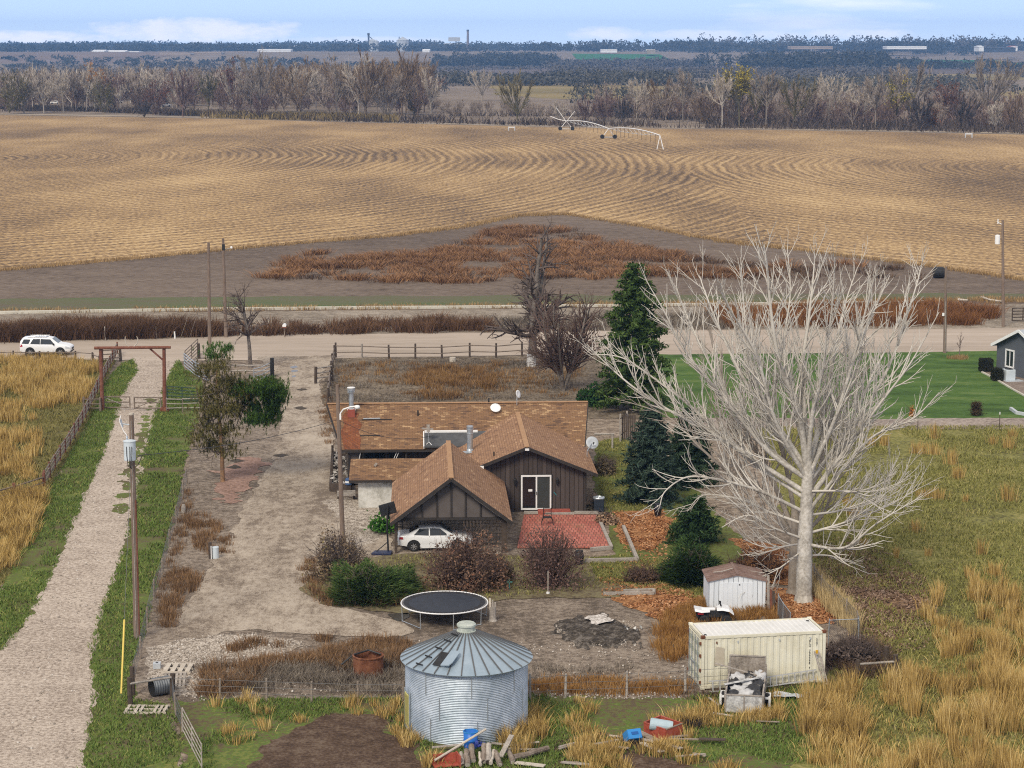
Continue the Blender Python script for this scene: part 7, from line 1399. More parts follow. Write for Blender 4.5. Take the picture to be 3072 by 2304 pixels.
shrub('dry_shrub', 'tall rust brown brush under the two cottonwood trunks', g(2270, 1735), (1.9, 1.4), 1.6, 4200, rs, [(.09, .045, .025), (.20, .10, .05), (.30, .17, .09)], .10, 70, M_brown_twig)
shrub('dry_shrub', 'grey tangled brush right of the container under the chain link', g(2560, 1985), (1.6, 1.2), 1.15, 2600, rs, [(.055, .04, .035), (.12, .09, .078), (.2, .155, .135)], .1, 80)
# leaning pine with one green side
pb = g(668, 1445); t = thing('leaning_pine', 'half dead pine with dense green boughs on its right side by the driveway', 'tree', pb); YP = pb.y
M_pbark = mat('orange_pine_bark', [(.12, .085, .065), (.25, .15, .085), (.34, .20, .11)], ((1.5, 1), (7, .8)), rough=.95)
tk = smooth_path([pb, at(664, 1330, YP), at(655, 1230, YP), at(650, 1140, YP), at(655, 1060, YP)], 5); v, f = tubes([(*a, *b_, .17 * (1 - i / 24), .17 * (1 - (i + 1) / 24)) for i, (a, b_) in enumerate(zip(tk[:-1], tk[1:]))], 9); np_obj('trunk', v, f, M_pbark, t, smooth=True)
def bough(pts, n, sp, size, cols, nm):
    P_ = np.concatenate([np.array(p) + rs.randn(int(n / len(pts)), 3) * np.array(sp) * rs.uniform(.6, 1.3) for p in pts]); v, f = tufts(P_, 16, .27, .036, rs); return np_obj('foliage', v, f, foliage(nm, cols, .9), t)
def cl(lst, dy=0): return [at(x * K, y * K, YP + dy + rs.randn() * .7) for x, y in lst]
bough(cl([(560, 835), (580, 828), (545, 845), (598, 840), (570, 860), (600, 865), (585, 880), (550, 880), (530, 860), (560, 900), (575, 905), (545, 905), (604, 850), (590, 895), (520, 840), (570, 845)]), 2100, (.38, .45, .28), .2, [(.018, .038, .008), (.05, .095, .018), (.10, .17, .035)], 'green_pine_needles')
bough(cl([(450, 760), (470, 752), (485, 757), (462, 770), (480, 768), (495, 750)]), 200, (.28, .35, .18), .2, [(.025, .06, .012), (.07, .14, .03), (.12, .2, .05)], 'bright_pine_needles')
bough(cl([(470, 830), (500, 825), (450, 850), (480, 860), (515, 850), (530, 835), (440, 880), (465, 890), (500, 885), (520, 880), (445, 920), (480, 930), (430, 945), (505, 920), (440, 800), (470, 790), (455, 960), (490, 970)]), 2100, (.48, .5, .32), .19, [(.06, .06, .022), (.13, .12, .042), (.22, .175, .065)], 'olive_pine_needles')
out = []
prg = random.Random(8); pp = dict(levels=4, step=[.5, .4, .35, .3], taper=[.3, .3, .4, .6], wander=[.07, .16, .2, .22], up=[0, .0, .0, .0], bare=[.2, .1, .1, 0], kids=[0, 1.6, 1.6, 0], ang=[(30, 60), (30, 60), (28, 65)], len=[.5, .5, .5], rr=[.55, .6, .65], minL=.25, rmin=.012); ou = [[], [], [], []]
for k in range(30): i = prg.randrange(4, len(tk) - 1); a = prg.uniform(0, 2 * PI); branch(prg, tk[i], (math.cos(a), math.sin(a), prg.uniform(-.45, .25)), prg.uniform(1.3, 2.8), .045, 1, pp, ou)
v, f = cat_mesh([tubes(ou[k], 4) for k in (1, 2, 3)]); kind(np_obj('dead_twigs', v, f, mat('dead_pine_twig', [(.13, .10, .085), (.25, .21, .18)], ((.6, 1),), rough=.95), t), 'stuff')

# ================= grasses and weeds that nobody could count =================
def poly(*pts): return PD(*pts)
def meshes(*ms): return cat_mesh(ms)
E1 = poly((1740, 1530), (1790, 1500), (1880, 1492), (1955, 1478), (1985, 1420), (2030, 1400), (2500, 1400), (2500, 1760), (1690, 1760), (1740, 1650)); E2 = poly((1925, 1345), (1990, 1275), (2100, 1265), (2212, 1290), (2450, 1300), (2450, 1420), (1950, 1440)); 
stuff('tall_golden_grass', meshes(tuft_mesh(scatter(E1, 250, rs, .35, .46), 105, 1.7, .17, .028, rs, .55, .15), tuft_mesh(scatter(E1, 300, rs), 26, .55, .3, .03, rs, .5, .5), tuft_mesh(scatter(E2, 75, rs, .3, .5), 80, 1.5, .14, .028, rs, .5, .15), tuft_mesh(scatter(poly((1735, 1520), (1830, 1500), (1900, 1640), (1745, 1660)), 50, rs), 60, 1.1, .2, .03, rs)), M_gold)
W1 = poly((-120, 778), (0, 778), (185, 786), (213, 800), (205, 830), (185, 860), (150, 900), (120, 880), (105, 950), (60, 1010), (0, 1060), (-120, 1080)); W2 = poly((-60, 1095), (95, 1068), (85, 1110), (62, 1160), (40, 1200), (15, 1235), (-60, 1260))
stuff('tall_golden_grass', meshes(tuft_mesh(scatter(W1, 420, rs, .16, .47), 70, 1.45, .24, .036, rs, .5, .16), tuft_mesh(scatter(W2, 190, rs), 60, 1.35, .25, .036, rs, .5), tuft_mesh(scatter(poly((-60, 1000), (60, 1010), (95, 1060), (0, 1090), (-60, 1090)), 60, rs, .2, .5), 40, .8, .25, .03, rs)), M_gold)
SC1 = poly((1245, 1500), (1480, 1505), (1560, 1520), (1590, 1560), (1490, 1575), (1500, 1650), (1250, 1700), (1225, 1560)); 
stuff('tall_golden_grass', meshes(tuft_mesh(scatter(SC1, 95, rs, .35, .42), 50, .85, .16, .028, rs), tuft_mesh(scatter(poly((1075, 1600), (1120, 1570), (1165, 1545), (1172, 1600), (1105, 1645)), 26, rs), 60, 1.2, .16, .028, rs), tuft_mesh(scatter(poly((845, 1565), (872, 1555), (920, 1630), (960, 1660), (920, 1665), (860, 1600)), 16, rs), 45, .85, .13, .028, rs),
      tuft_mesh(scatter(poly((1545, 1575), (1690, 1560), (1690, 1510), (1665, 1500), (1672, 1535), (1560, 1555)), 22, rs), 50, .9, .15, .028, rs), tuft_mesh(scatter(poly((420, 1515), (860, 1510), (860, 1560), (700, 1545), (560, 1600), (540, 1650), (430, 1560)), 26, rs, .3, .45), 36, .85, .13, .028, rs), tuft_mesh(scatter(poly((1500, 1640), (1740, 1640), (1740, 1720), (1500, 1720)), 8, rs), 36, .8, .14, .028, rs)), M_gold)
SH = poly((1425, 1345), (1480, 1310), (1525, 1300), (1660, 1318), (1700, 1312), (1690, 1345), (1600, 1342), (1500, 1365), (1485, 1440), (1430, 1420), (1415, 1385))
stuff('dry_shed_grass', meshes(tuft_mesh(scatter(SH, 210, rs), 44, .72, .2, .026, rs), tuft_mesh(scatter(poly((1150, 1472), (1300, 1470), (1480, 1480), (1480, 1502), (1150, 1500)), 150, rs), 30, .5, .25, .026, rs)), foliage('brown_gold_grass', [(.16, .075, .025), (.30, .155, .05), (.42, .25, .095)], .5))
# rust and brown weeds
FWD = poly((560, 605), (620, 560), (720, 538), (800, 548), (900, 548), (980, 535), (1060, 500), (1130, 487), (1220, 492), (1300, 520), (1420, 540), (1560, 565), (1700, 562), (1850, 572), (2010, 588), (2000, 604), (1700, 606), (1500, 600), (1300, 604), (1000, 612), (700, 618)); FWN = poly((560, 600), (720, 560), (1060, 555), (1300, 570), (1500, 590), (1300, 604), (1000, 612), (620, 616))
stuff('rust_weeds', meshes(tuft_mesh(scatter(FWD, 430, rs, .08, .52), 70, 1.25, .6, .08, rs, .6, .75), tuft_mesh(scatter(FWN, 270, rs, .09, .50, 9), 70, 1.25, .6, .08, rs, .6, .75)), foliage('field_weed', [(.11, .065, .042), (.25, .135, .07), (.38, .215, .11)], .05))
stuff('dark_weeds', tuft_mesh(scatter(FWD, 240, rs, .05, .47, 14), 40, 1.0, .7, .09, rs, .6, .5), M_darkw)
RWD = poly((-150, 715), (0, 706), (150, 700), (420, 698), (600, 702), (800, 698), (1060, 694), (1060, 718), (600, 724), (300, 731), (0, 739), (-150, 745))
RB = poly((-120, 728), (0, 722), (300, 715), (470, 712), (470, 726), (300, 731), (0, 739), (-120, 745))
stuff('roadside_weeds', meshes(tuft_mesh(scatter(RB, 300, rs, .15, .3), 90, 2.3, .5, .06, rs, .5, .35), tuft_mesh(scatter(RWD, 260, rs, .14, .46), 80, 1.7, .5, .06, rs, .6, .4)), foliage('roadside_weed', [(.06, .036, .024), (.13, .075, .045), (.22, .125, .07)], .12))
stuff('roadside_weeds', tuft_mesh(scatter(poly((1040, 690), (1300, 684), (1560, 680), (1560, 712), (1100, 718)), 150, rs), 50, 1.1, .5, .06, rs, .5, .5), M_greyw)
stuff('rust_weeds', tuft_mesh(scatter(poly((1540, 674), (1800, 668), (2050, 664), (2150, 676), (2130, 702), (1900, 706), (1560, 710)), 300, rs), 70, 1.9, .5, .06, rs, .5, .4), foliage('kochia', [(.09, .045, .025), (.22, .10, .042), (.34, .17, .07)], .08))
stuff('ditch_grass', tuft_mesh(scatter(poly((0, 672), (600, 666), (1100, 660), (2212, 645), (2300, 660), (2212, 655), (1100, 666), (600, 672), (0, 677)), 480, rs, .1, .45), 18, .7, .4, .06, rs), M_dry)
stuff('field_edge_grass', tuft_mesh(np.array([[p.x, p.y] for p in (gd(x + rs.randn() * 4, y + rs.randn() * 1.2) for x, y in zip(np.interp(np.linspace(0, 1, 900), np.linspace(0, 1, 12), [0, 300, 600, 850, 1010, 1120, 1220, 1400, 1560, 1700, 2000, 2212]), np.interp(np.linspace(0, 1, 900), np.linspace(0, 1, 12), [585, 558, 530, 510, 490, 466, 463, 492, 522, 538, 575, 605])))]), 14, .7, .5, .07, rs), M_dry)
PW = poly((730, 780), (1120, 780), (1250, 790), (1250, 860), (730, 870)); PW2 = poly((880, 800), (990, 795), (1070, 810), (1060, 850), (950, 865), (880, 850))
stuff('pen_weeds', meshes(tuft_mesh(scatter(PW, 260, rs, .16, .48), 26, .6, .3, .04, rs), tuft_mesh(scatter(PW2, 130, rs, .2, .42), 50, .85, .3, .04, rs)), foliage('pen_weed', [(.10, .06, .03), (.23, .13, .06), (.36, .22, .09)], .2))
stuff('pen_brush', tuft_mesh(scatter(PW, 420, rs, .2, .4), 24, .42, .35, .035, rs, .5, .6), M_greyw)
YW = [poly((480, 1400), (560, 1385), (640, 1400), (620, 1440), (500, 1440)), poly((440, 1440), (560, 1430), (740, 1410), (860, 1420), (860, 1500), (430, 1505)), poly((690, 1380), (880, 1385), (880, 1410), (700, 1410))]
stuff('yard_weeds', meshes(tuft_mesh(scatter(YW[0], 60, rs, .5, .45), 30, .5, .22, .03, rs), tuft_mesh(scatter(YW[1], 150, rs, .3, .48), 42, .75, .25, .03, rs, .5, .4), tuft_mesh(scatter(YW[2], 80, rs, .4, .4), 30, .5, .22, .03, rs)), M_rustw)
stuff('yard_brush', meshes(tuft_mesh(scatter(YW[1], 210, rs, .3, .45, 8), 34, .6, .28, .028, rs, .5, .6), tuft_mesh(scatter(poly((860, 1440), (1150, 1440), (1480, 1440), (1480, 1490), (860, 1500)), 130, rs, .3, .45), 26, .4, .25, .028, rs, .5, .6)), M_greyw)
LW = [poly((400, 1110), (450, 1115), (500, 1160), (505, 1195), (440, 1200), (405, 1150)), poly((375, 1230), (430, 1240), (420, 1290), (360, 1310)), poly((680, 1280), (800, 1290), (900, 1290), (880, 1310), (700, 1310)), poly((345, 1290), (385, 1290), (375, 1360), (335, 1350)), poly((640, 1220), (680, 1210), (690, 1290), (650, 1260))]
stuff('lane_side_weeds', meshes(*[tuft_mesh(scatter(p, n, rs), 40, .62, .18, .03, rs) for p, n in zip(LW, (60, 40, 70, 24, 20))], tuft_mesh(scatter(poly((395, 1060), (420, 1060), (400, 1150), (360, 1280), (335, 1290), (365, 1170)), 60, rs), 26, .5, .16, .026, rs), tuft_mesh(scatter(poly((690, 850), (715, 860), (720, 960), (700, 960)), 40, rs), 24, .5, .2, .03, rs)), M_rustw)
stuff('reed_strip', tuft_mesh(scatter(poly((1752, 1255), (1775, 1270), (1808, 1310), (1850, 1350), (1850, 1380), (1830, 1365), (1790, 1318), (1758, 1280)), 90, rs), 50, 1.35, .14, .026, rs, .3, .12), foliage('reed', [(.34, .24, .11), (.50, .38, .19), (.62, .50, .28)]))
stuff('container_brush', meshes(tuft_mesh(scatter(poly((1790, 1400), (1850, 1395), (1930, 1400), (1930, 1460), (1800, 1470)), 130, rs), 34, .6, .25, .03, rs, .5, .6), tuft_mesh(scatter(poly((1480, 1500), (1800, 1465), (1800, 1480), (1500, 1512)), 70, rs), 20, .35, .2, .03, rs, .5, .6)), M_darkw)
# short grass
def lawn_blades(polys, ns, h, w, nscale=0, thr=0, keep_off=()):
    ms = []
    for p, n in zip(polys, ns):
        q = scatter(p, n, rs, nscale, thr)
        for k_ in keep_off: q = q[sdist(k_, q[:, 0], q[:, 1]) < .35 * rs.rand(len(q)) - .1]
        m = len(q); P_ = np.concatenate([q, np.zeros((m, 1))], 1); hh = h * (.5 + .8 * rs.rand(m)); ms.append(blades(P_, hh, rs.randn(m, 2) * hh[:, None] * .6, w * (.6 + .8 * rs.rand(m)), rs))
    return cat_mesh(ms)
M_gb = foliage('verge_blade', [(.085, .095, .03), (.10, .16, .036), (.145, .205, .05), (.28, .26, .09)], .35)
M_ob = foliage('pasture_blade', [(.12, .115, .04), (.19, .19, .055), (.26, .25, .08), (.38, .32, .14)], .3)
stuff('verge_grass', meshes(lawn_blades([VERGE], [110000], .17, .05, .35, .36, [LANE])), M_gb)
stuff('low_meadow_grass', lawn_blades([LOWG], [34000], .17, .045, .35, .47, [PD((640, 1560), (720, 1540), (830, 1545), (890, 1600), (940, 1640), (980, 1740), (470, 1740), (450, 1610), (540, 1600))]), M_gb)
stuff('pasture_grass', lawn_blades([RPAST], [105000], .22, .05, .2, .38), M_ob)
stuff('pasture_grass', lawn_blades([LPAST], [42000], .26, .06, .15, .4), foliage('west_blade', [(.10, .095, .035), (.17, .16, .055), (.27, .22, .08)], .15))
stuff('side_grass', lawn_blades([poly((1285, 955), (1340, 945), (1420, 985), (1440, 1100), (1330, 1108), (1300, 1100)), poly((1270, 1205), (1400, 1195), (1620, 1260), (1500, 1295), (1290, 1255)), poly((655, 1270), (860, 1200), (1270, 1205), (1390, 1262), (1100, 1292), (700, 1303))], [9000, 7000, 6000], .15, .04, .5, .4), M_ob)
# fallen leaves
def litter(polys, ns, size):
    q = np.concatenate([scatter(p, n, rs, .9, .42) for p, n in zip(polys, ns)]); P_ = np.concatenate([q, .03 + .05 * rs.rand(len(q), 1)], 1); return leafs(P_, size * (.6 + .8 * rs.rand(len(P_))), rs, .6)
stuff('orange_leaves', litter(LIT + [poly((1290, 1225), (1440, 1240), (1420, 1290), (1300, 1290)), poly((1330, 1110), (1470, 1110), (1480, 1230), (1350, 1230))], [2200, 3200, 3800, 2400, 700, 1200], .085), foliage('orange_leaf', [(.15, .06, .028), (.30, .13, .055), (.46, .235, .11), (.55, .36, .22)], .8))
stuff('brown_leaves', litter([poly((1700, 1150), (1830, 1160), (1960, 1210), (2040, 1290), (2000, 1400), (1860, 1440), (1800, 1330)), poly((1760, 1230), (1900, 1220), (1980, 1290), (1930, 1400), (1850, 1400))], [6500, 6500], .085), foliage('brown_leaf', [(.07, .045, .03), (.16, .10, .065), (.30, .205, .145), (.42, .32, .25)], .8))
# loose stones
def stones(polys, ns, s0, s1):
    q = np.concatenate([scatter(p, n, rs, .8, .4) for p, n in zip(polys, ns)]); n = len(q); s = s0 + (s1 - s0) * rs.rand(n) ** 2; oct_ = np.array([[1, 0, 0], [-1, 0, 0], [0, 1, 0], [0, -1, 0], [0, 0, .8], [0, 0, -.8]]); Vt = (np.concatenate([q, s[:, None] * .3], 1)[:, None] + oct_[None] * s[:, None, None] * (.7 + .6 * rs.rand(n, 6, 1))).reshape(-1, 3)
    Fc = ((np.arange(n) * 6)[:, None, None] + np.array([[0, 2, 4], [2, 1, 4], [1, 3, 4], [3, 0, 4], [2, 0, 5], [1, 2, 5], [3, 1, 5], [0, 3, 5]])[None]).reshape(-1, 3); return Vt, Fc
stuff('loose_stones', stones([poly((320, 1400), (430, 1372), (560, 1368), (650, 1392), (600, 1440), (560, 1470), (430, 1510), (330, 1495)), LANE, poly((380, 1380), (860, 1380), (1480, 1400), (1480, 1500), (400, 1515)), poly((1200, 1340), (1370, 1340), (1380, 1395), (1200, 1395)), poly((1150, 1480), (1480, 1500), (1480, 1512), (1150, 1508))], [2600, 2600, 1600, 500, 350], .02, .085), mat('stone', [(.20, .17, .14), (.38, .33, .28), (.58, .54, .49)], ((1, .4),), src='island', rough=.95))
# single tall grass clumps in the pasture: each one a thing
def clump_proto(label, p, h, sp_, nb): 
    v, f = tuft_mesh(np.array([[0, 0]]), nb, h, sp_, .03, rs, 0, .14); o = np_obj('grass_clump', v, f, M_gold); o.location = p; return tag(o, label, 'grass clump', 'tall golden grass clumps dotted over the right pasture')
CL = [(2803, 1318, 1.6, .16, 'slim tall golden clump standing right at the gravel strip'), (2615, 1338, 1.0, .2, 'golden clump left of the far group, half behind pale twigs'), (2652, 1336, 1.2, .2, 'golden clump beside the far gravel strip behind pale twigs'), (2752, 1360, 1.15, .28, 'left clump of the wide golden pair near the gravel strip'), (2800, 1362, 1.1, .3, 'right clump of the wide golden pair near the gravel strip'),
      (2852, 1393, 1.5, .24, 'tall golden clump just right of the wide pair'), (2874, 1437, 1.35, .2, 'golden clump below and right of the wide pair'), (2978, 1333, .9, .2, 'small golden clump below the right steel post'), (3024, 1346, 1.25, .2, 'golden clump near the right frame edge by the gravel strip'), (3036, 1312, .9, .16, 'faint golden clump touching the gravel strip at far right'),
      (2772, 1492, .75, .26, 'dull brown tipped clump left of the squat golden tuft'), (2816, 1497, 1.0, .3, 'squat wide golden tuft in the middle of the pasture'), (3028, 1503, 1.45, .26, 'upright golden clump alone near the right frame edge'), (2897, 1506, .65, .1, 'tiny thin tuft between the squat and the lone clump'), (2747, 1597, 1.0, .22, 'pale golden clump below the squat tuft'),
      (2940, 1666, 1.25, .15, 'slim golden clump in the lower middle of the pasture'), (2985, 1728, 1.0, .25, 'ragged olive gold clump at the lower right'), (2907, 1735, .95, .13, 'narrow golden tuft left of the ragged olive clump'), (2785, 1668, .7, .1, 'small thin tuft among brown leaves'), (2690, 1675, .9, .06, 'single thin golden stalk among brown leaves'), (2560, 1548, 1.0, .22, 'golden clump just right of the cottonwood trunk'), (2540, 1512, .8, .14, 'small golden clump behind the cottonwood right limb'), (2592, 1640, .7, .12, 'short golden tuft under the right cottonwood limb')]
for x, y, h, s, lab in CL: clump_proto(lab, g(x, y), h, s, int(40 + 260 * s))
# ================= the tree belt beyond the field =================
rs = np.random.RandomState(17); rg = random.Random(33)
def bark_pair(n, c0, c1): return [mat(n + '_bark', [tuple(x * .8 for x in c0), tuple(x * .95 for x in c1)], ((.2, 1),), rough=.95, spec=.05), foliage(n + '_twig', [c0, tuple(x * 1.35 for x in c0), tuple(min(.7, x * 1.4) for x in c1)], .1)]
KIND = dict(pale=bark_pair('pale_grey_tree', (.34, .29, .235), (.52, .465, .40)), grey=bark_pair('grey_tree', (.20, .165, .135), (.34, .29, .24)), mauve=bark_pair('mauve_tree', (.13, .085, .075), (.22, .15, .13)), brown=bark_pair('brown_tree', (.125, .085, .055), (.25, .18, .115)), dark=bark_pair('dark_tree', (.06, .05, .046), (.125, .105, .095)), olive=bark_pair('olive_tree', (.12, .10, .055), (.22, .19, .10)))
M_ftrunk = mat('far_trunk', [(.20, .165, .135), (.32, .275, .235)], ((.3, 1),), rough=.95, spec=.05)
FL = {'orange': foliage('orange_tree_leaf', [(.24, .10, .02), (.42, .20, .04)], .3), 'red': foliage('red_oak_leaf', [(.09, .03, .018), (.19, .062, .03)], .3), 'yellow': foliage('yellow_green_leaf', [(.17, .145, .018), (.32, .26, .035), (.44, .36, .07)], .3), 'ochre': foliage('ochre_leaf', [(.14, .09, .02), (.28, .185, .045)], .3), 'rust': foliage('rust_tree_leaf', [(.10, .04, .02), (.19, .08, .04)], .3), 'olive': foliage('olive_leaf', [(.07, .065, .025), (.14, .125, .05)], .3)}
def crown_parts(h, style, seed, dense=1.0):
    """a far bare tree at the origin: trunk and limb tubes, and a cloud of fine twigs shooting off the limbs"""
    q = np.random.RandomState(seed); W = h * dict(oval=.34, fan=.46, tall=.23, bush=.42)[style]; z0 = dict(oval=.2, fan=.18, tall=.36, bush=.04)[style]; nl = dict(oval=12, fan=15, tall=10, bush=16)[style]; segs, base, tip = [], [], []; lean = q.randn(2) * .04 * h; r0 = h * .016
    tz = h * (z0 + .25); T = [np.array([lean[0] * s * s, lean[1] * s * s, tz * s]) for s in np.linspace(0, 1, 5)]
    if style != 'bush': segs += [(*T[k], *T[k + 1], r0 * (1 - .12 * k), r0 * (1 - .12 * (k + 1))) for k in range(4)]
    for k in range(nl):
        a = 2 * PI * (k + q.rand()) / nl * 2.4; s = z0 * h * (.8 + .5 * q.rand()) if style != 'bush' else .03 * h; st = T[min(4, int(s / tz * 4))] * np.array([1, 1, 0]) + np.array([0, 0, s]); rr = W * (.25 + .75 * q.rand() ** .6); el = h * (1 - .42 * (rr / W) ** 2 * (1 if style != 'fan' else .45)) * (.84 + .2 * q.rand()); en = np.array([math.cos(a) * rr + lean[0] * 1.5, math.sin(a) * rr + lean[1] * 1.5, max(el, s + h * .15)])
        md = st + (en - st) * .5 + np.array([math.cos(a) * rr * .15, math.sin(a) * rr * .15, -h * .02]) + q.randn(3) * h * .02; L = [st * (1 - t) ** 2 + 2 * md * t * (1 - t) + en * t * t for t in np.linspace(0, 1, 6)]; rb = r0 * (.5 if style != 'bush' else .3)
        segs += [(*L[i], *L[i + 1], rb * (1 - i / 6) + .03, rb * (1 - (i + 1) / 6) + .03) for i in range(5)]
        for _ in range(int(7 * dense)):
            t = .25 + .7 * q.rand(); i = min(4, int(t * 5)); p = L[i] + (L[i + 1] - L[i]) * (t * 5 - i); d = (L[i + 1] - L[i]); d = d / np.linalg.norm(d); o = p - np.array([lean[0], lean[1], h * .3]); o = o / (np.linalg.norm(o) + 1e-6); v_ = d * .7 + o * .5 + q.randn(3) * .38; v_ /= np.linalg.norm(v_); e = p + v_ * h * (.10 + .13 * q.rand()) * (1.1 - .4 * t); segs.append((*p, *e, .06, .035))
            n = int(20 * dense); s_ = q.rand(n, 1); base.append(p + (e - p) * s_); tw = v_ * .8 + o * .4 + q.randn(n, 3) * .5; tw /= np.linalg.norm(tw, axis=1)[:, None]; tip.append(tw * h * (.045 + .075 * q.rand(n, 1)))
        n = int(26 * dense); s_ = .35 + .65 * q.rand(n); ii = np.minimum(4, (s_ * 5).astype(int)); La = np.array(L); base.append(La[ii] + (La[ii + 1] - La[ii]) * (s_ * 5 - ii)[:, None]); tw = (La[ii + 1] - La[ii]); tw = tw / np.linalg.norm(tw, axis=1)[:, None] + q.randn(n, 3) * .55; tw /= np.linalg.norm(tw, axis=1)[:, None]; tip.append(tw * h * (.05 + .07 * q.rand(n, 1)))
    B_, D_ = np.concatenate(base), np.concatenate(tip); return tubes(segs, 4), blades(B_, D_[:, 2], D_[:, :2], (.10 + .0022 * h) * (.7 + .6 * q.rand(len(B_))), q), B_ + D_
SEED = [100]
def far_tree(label, x, yb, yt, k, style='oval', leaf=None, name='far_tree', dense=1.0):
    b = gd(x, yb); h = max(3.0, atd(x, yt, b.y).z); SEED[0] += 1; (tv, tf), (cv, cf_), ends = crown_parts(h, style, SEED[0], dense); o = np.array(b)
    t = thing(name, label, 'tree', b, 'trees along the far edge of the field'); tm, cm = KIND[k]
    np_obj('trunk', tv + o, tf, tm, t); np_obj('crown', cv + o, cf_, cm, t)
    if leaf:
        nm, n, zlo, _ = leaf; e_ = ends[ends[:, 2] > zlo * h]; q = e_[rs.randint(0, len(e_), n)] + rs.randn(n, 3) * .4 + o; v, f = leafs(q, .28 + .3 * rs.rand(n), rs); np_obj('foliage', v, f, FL[nm], t)
    return t
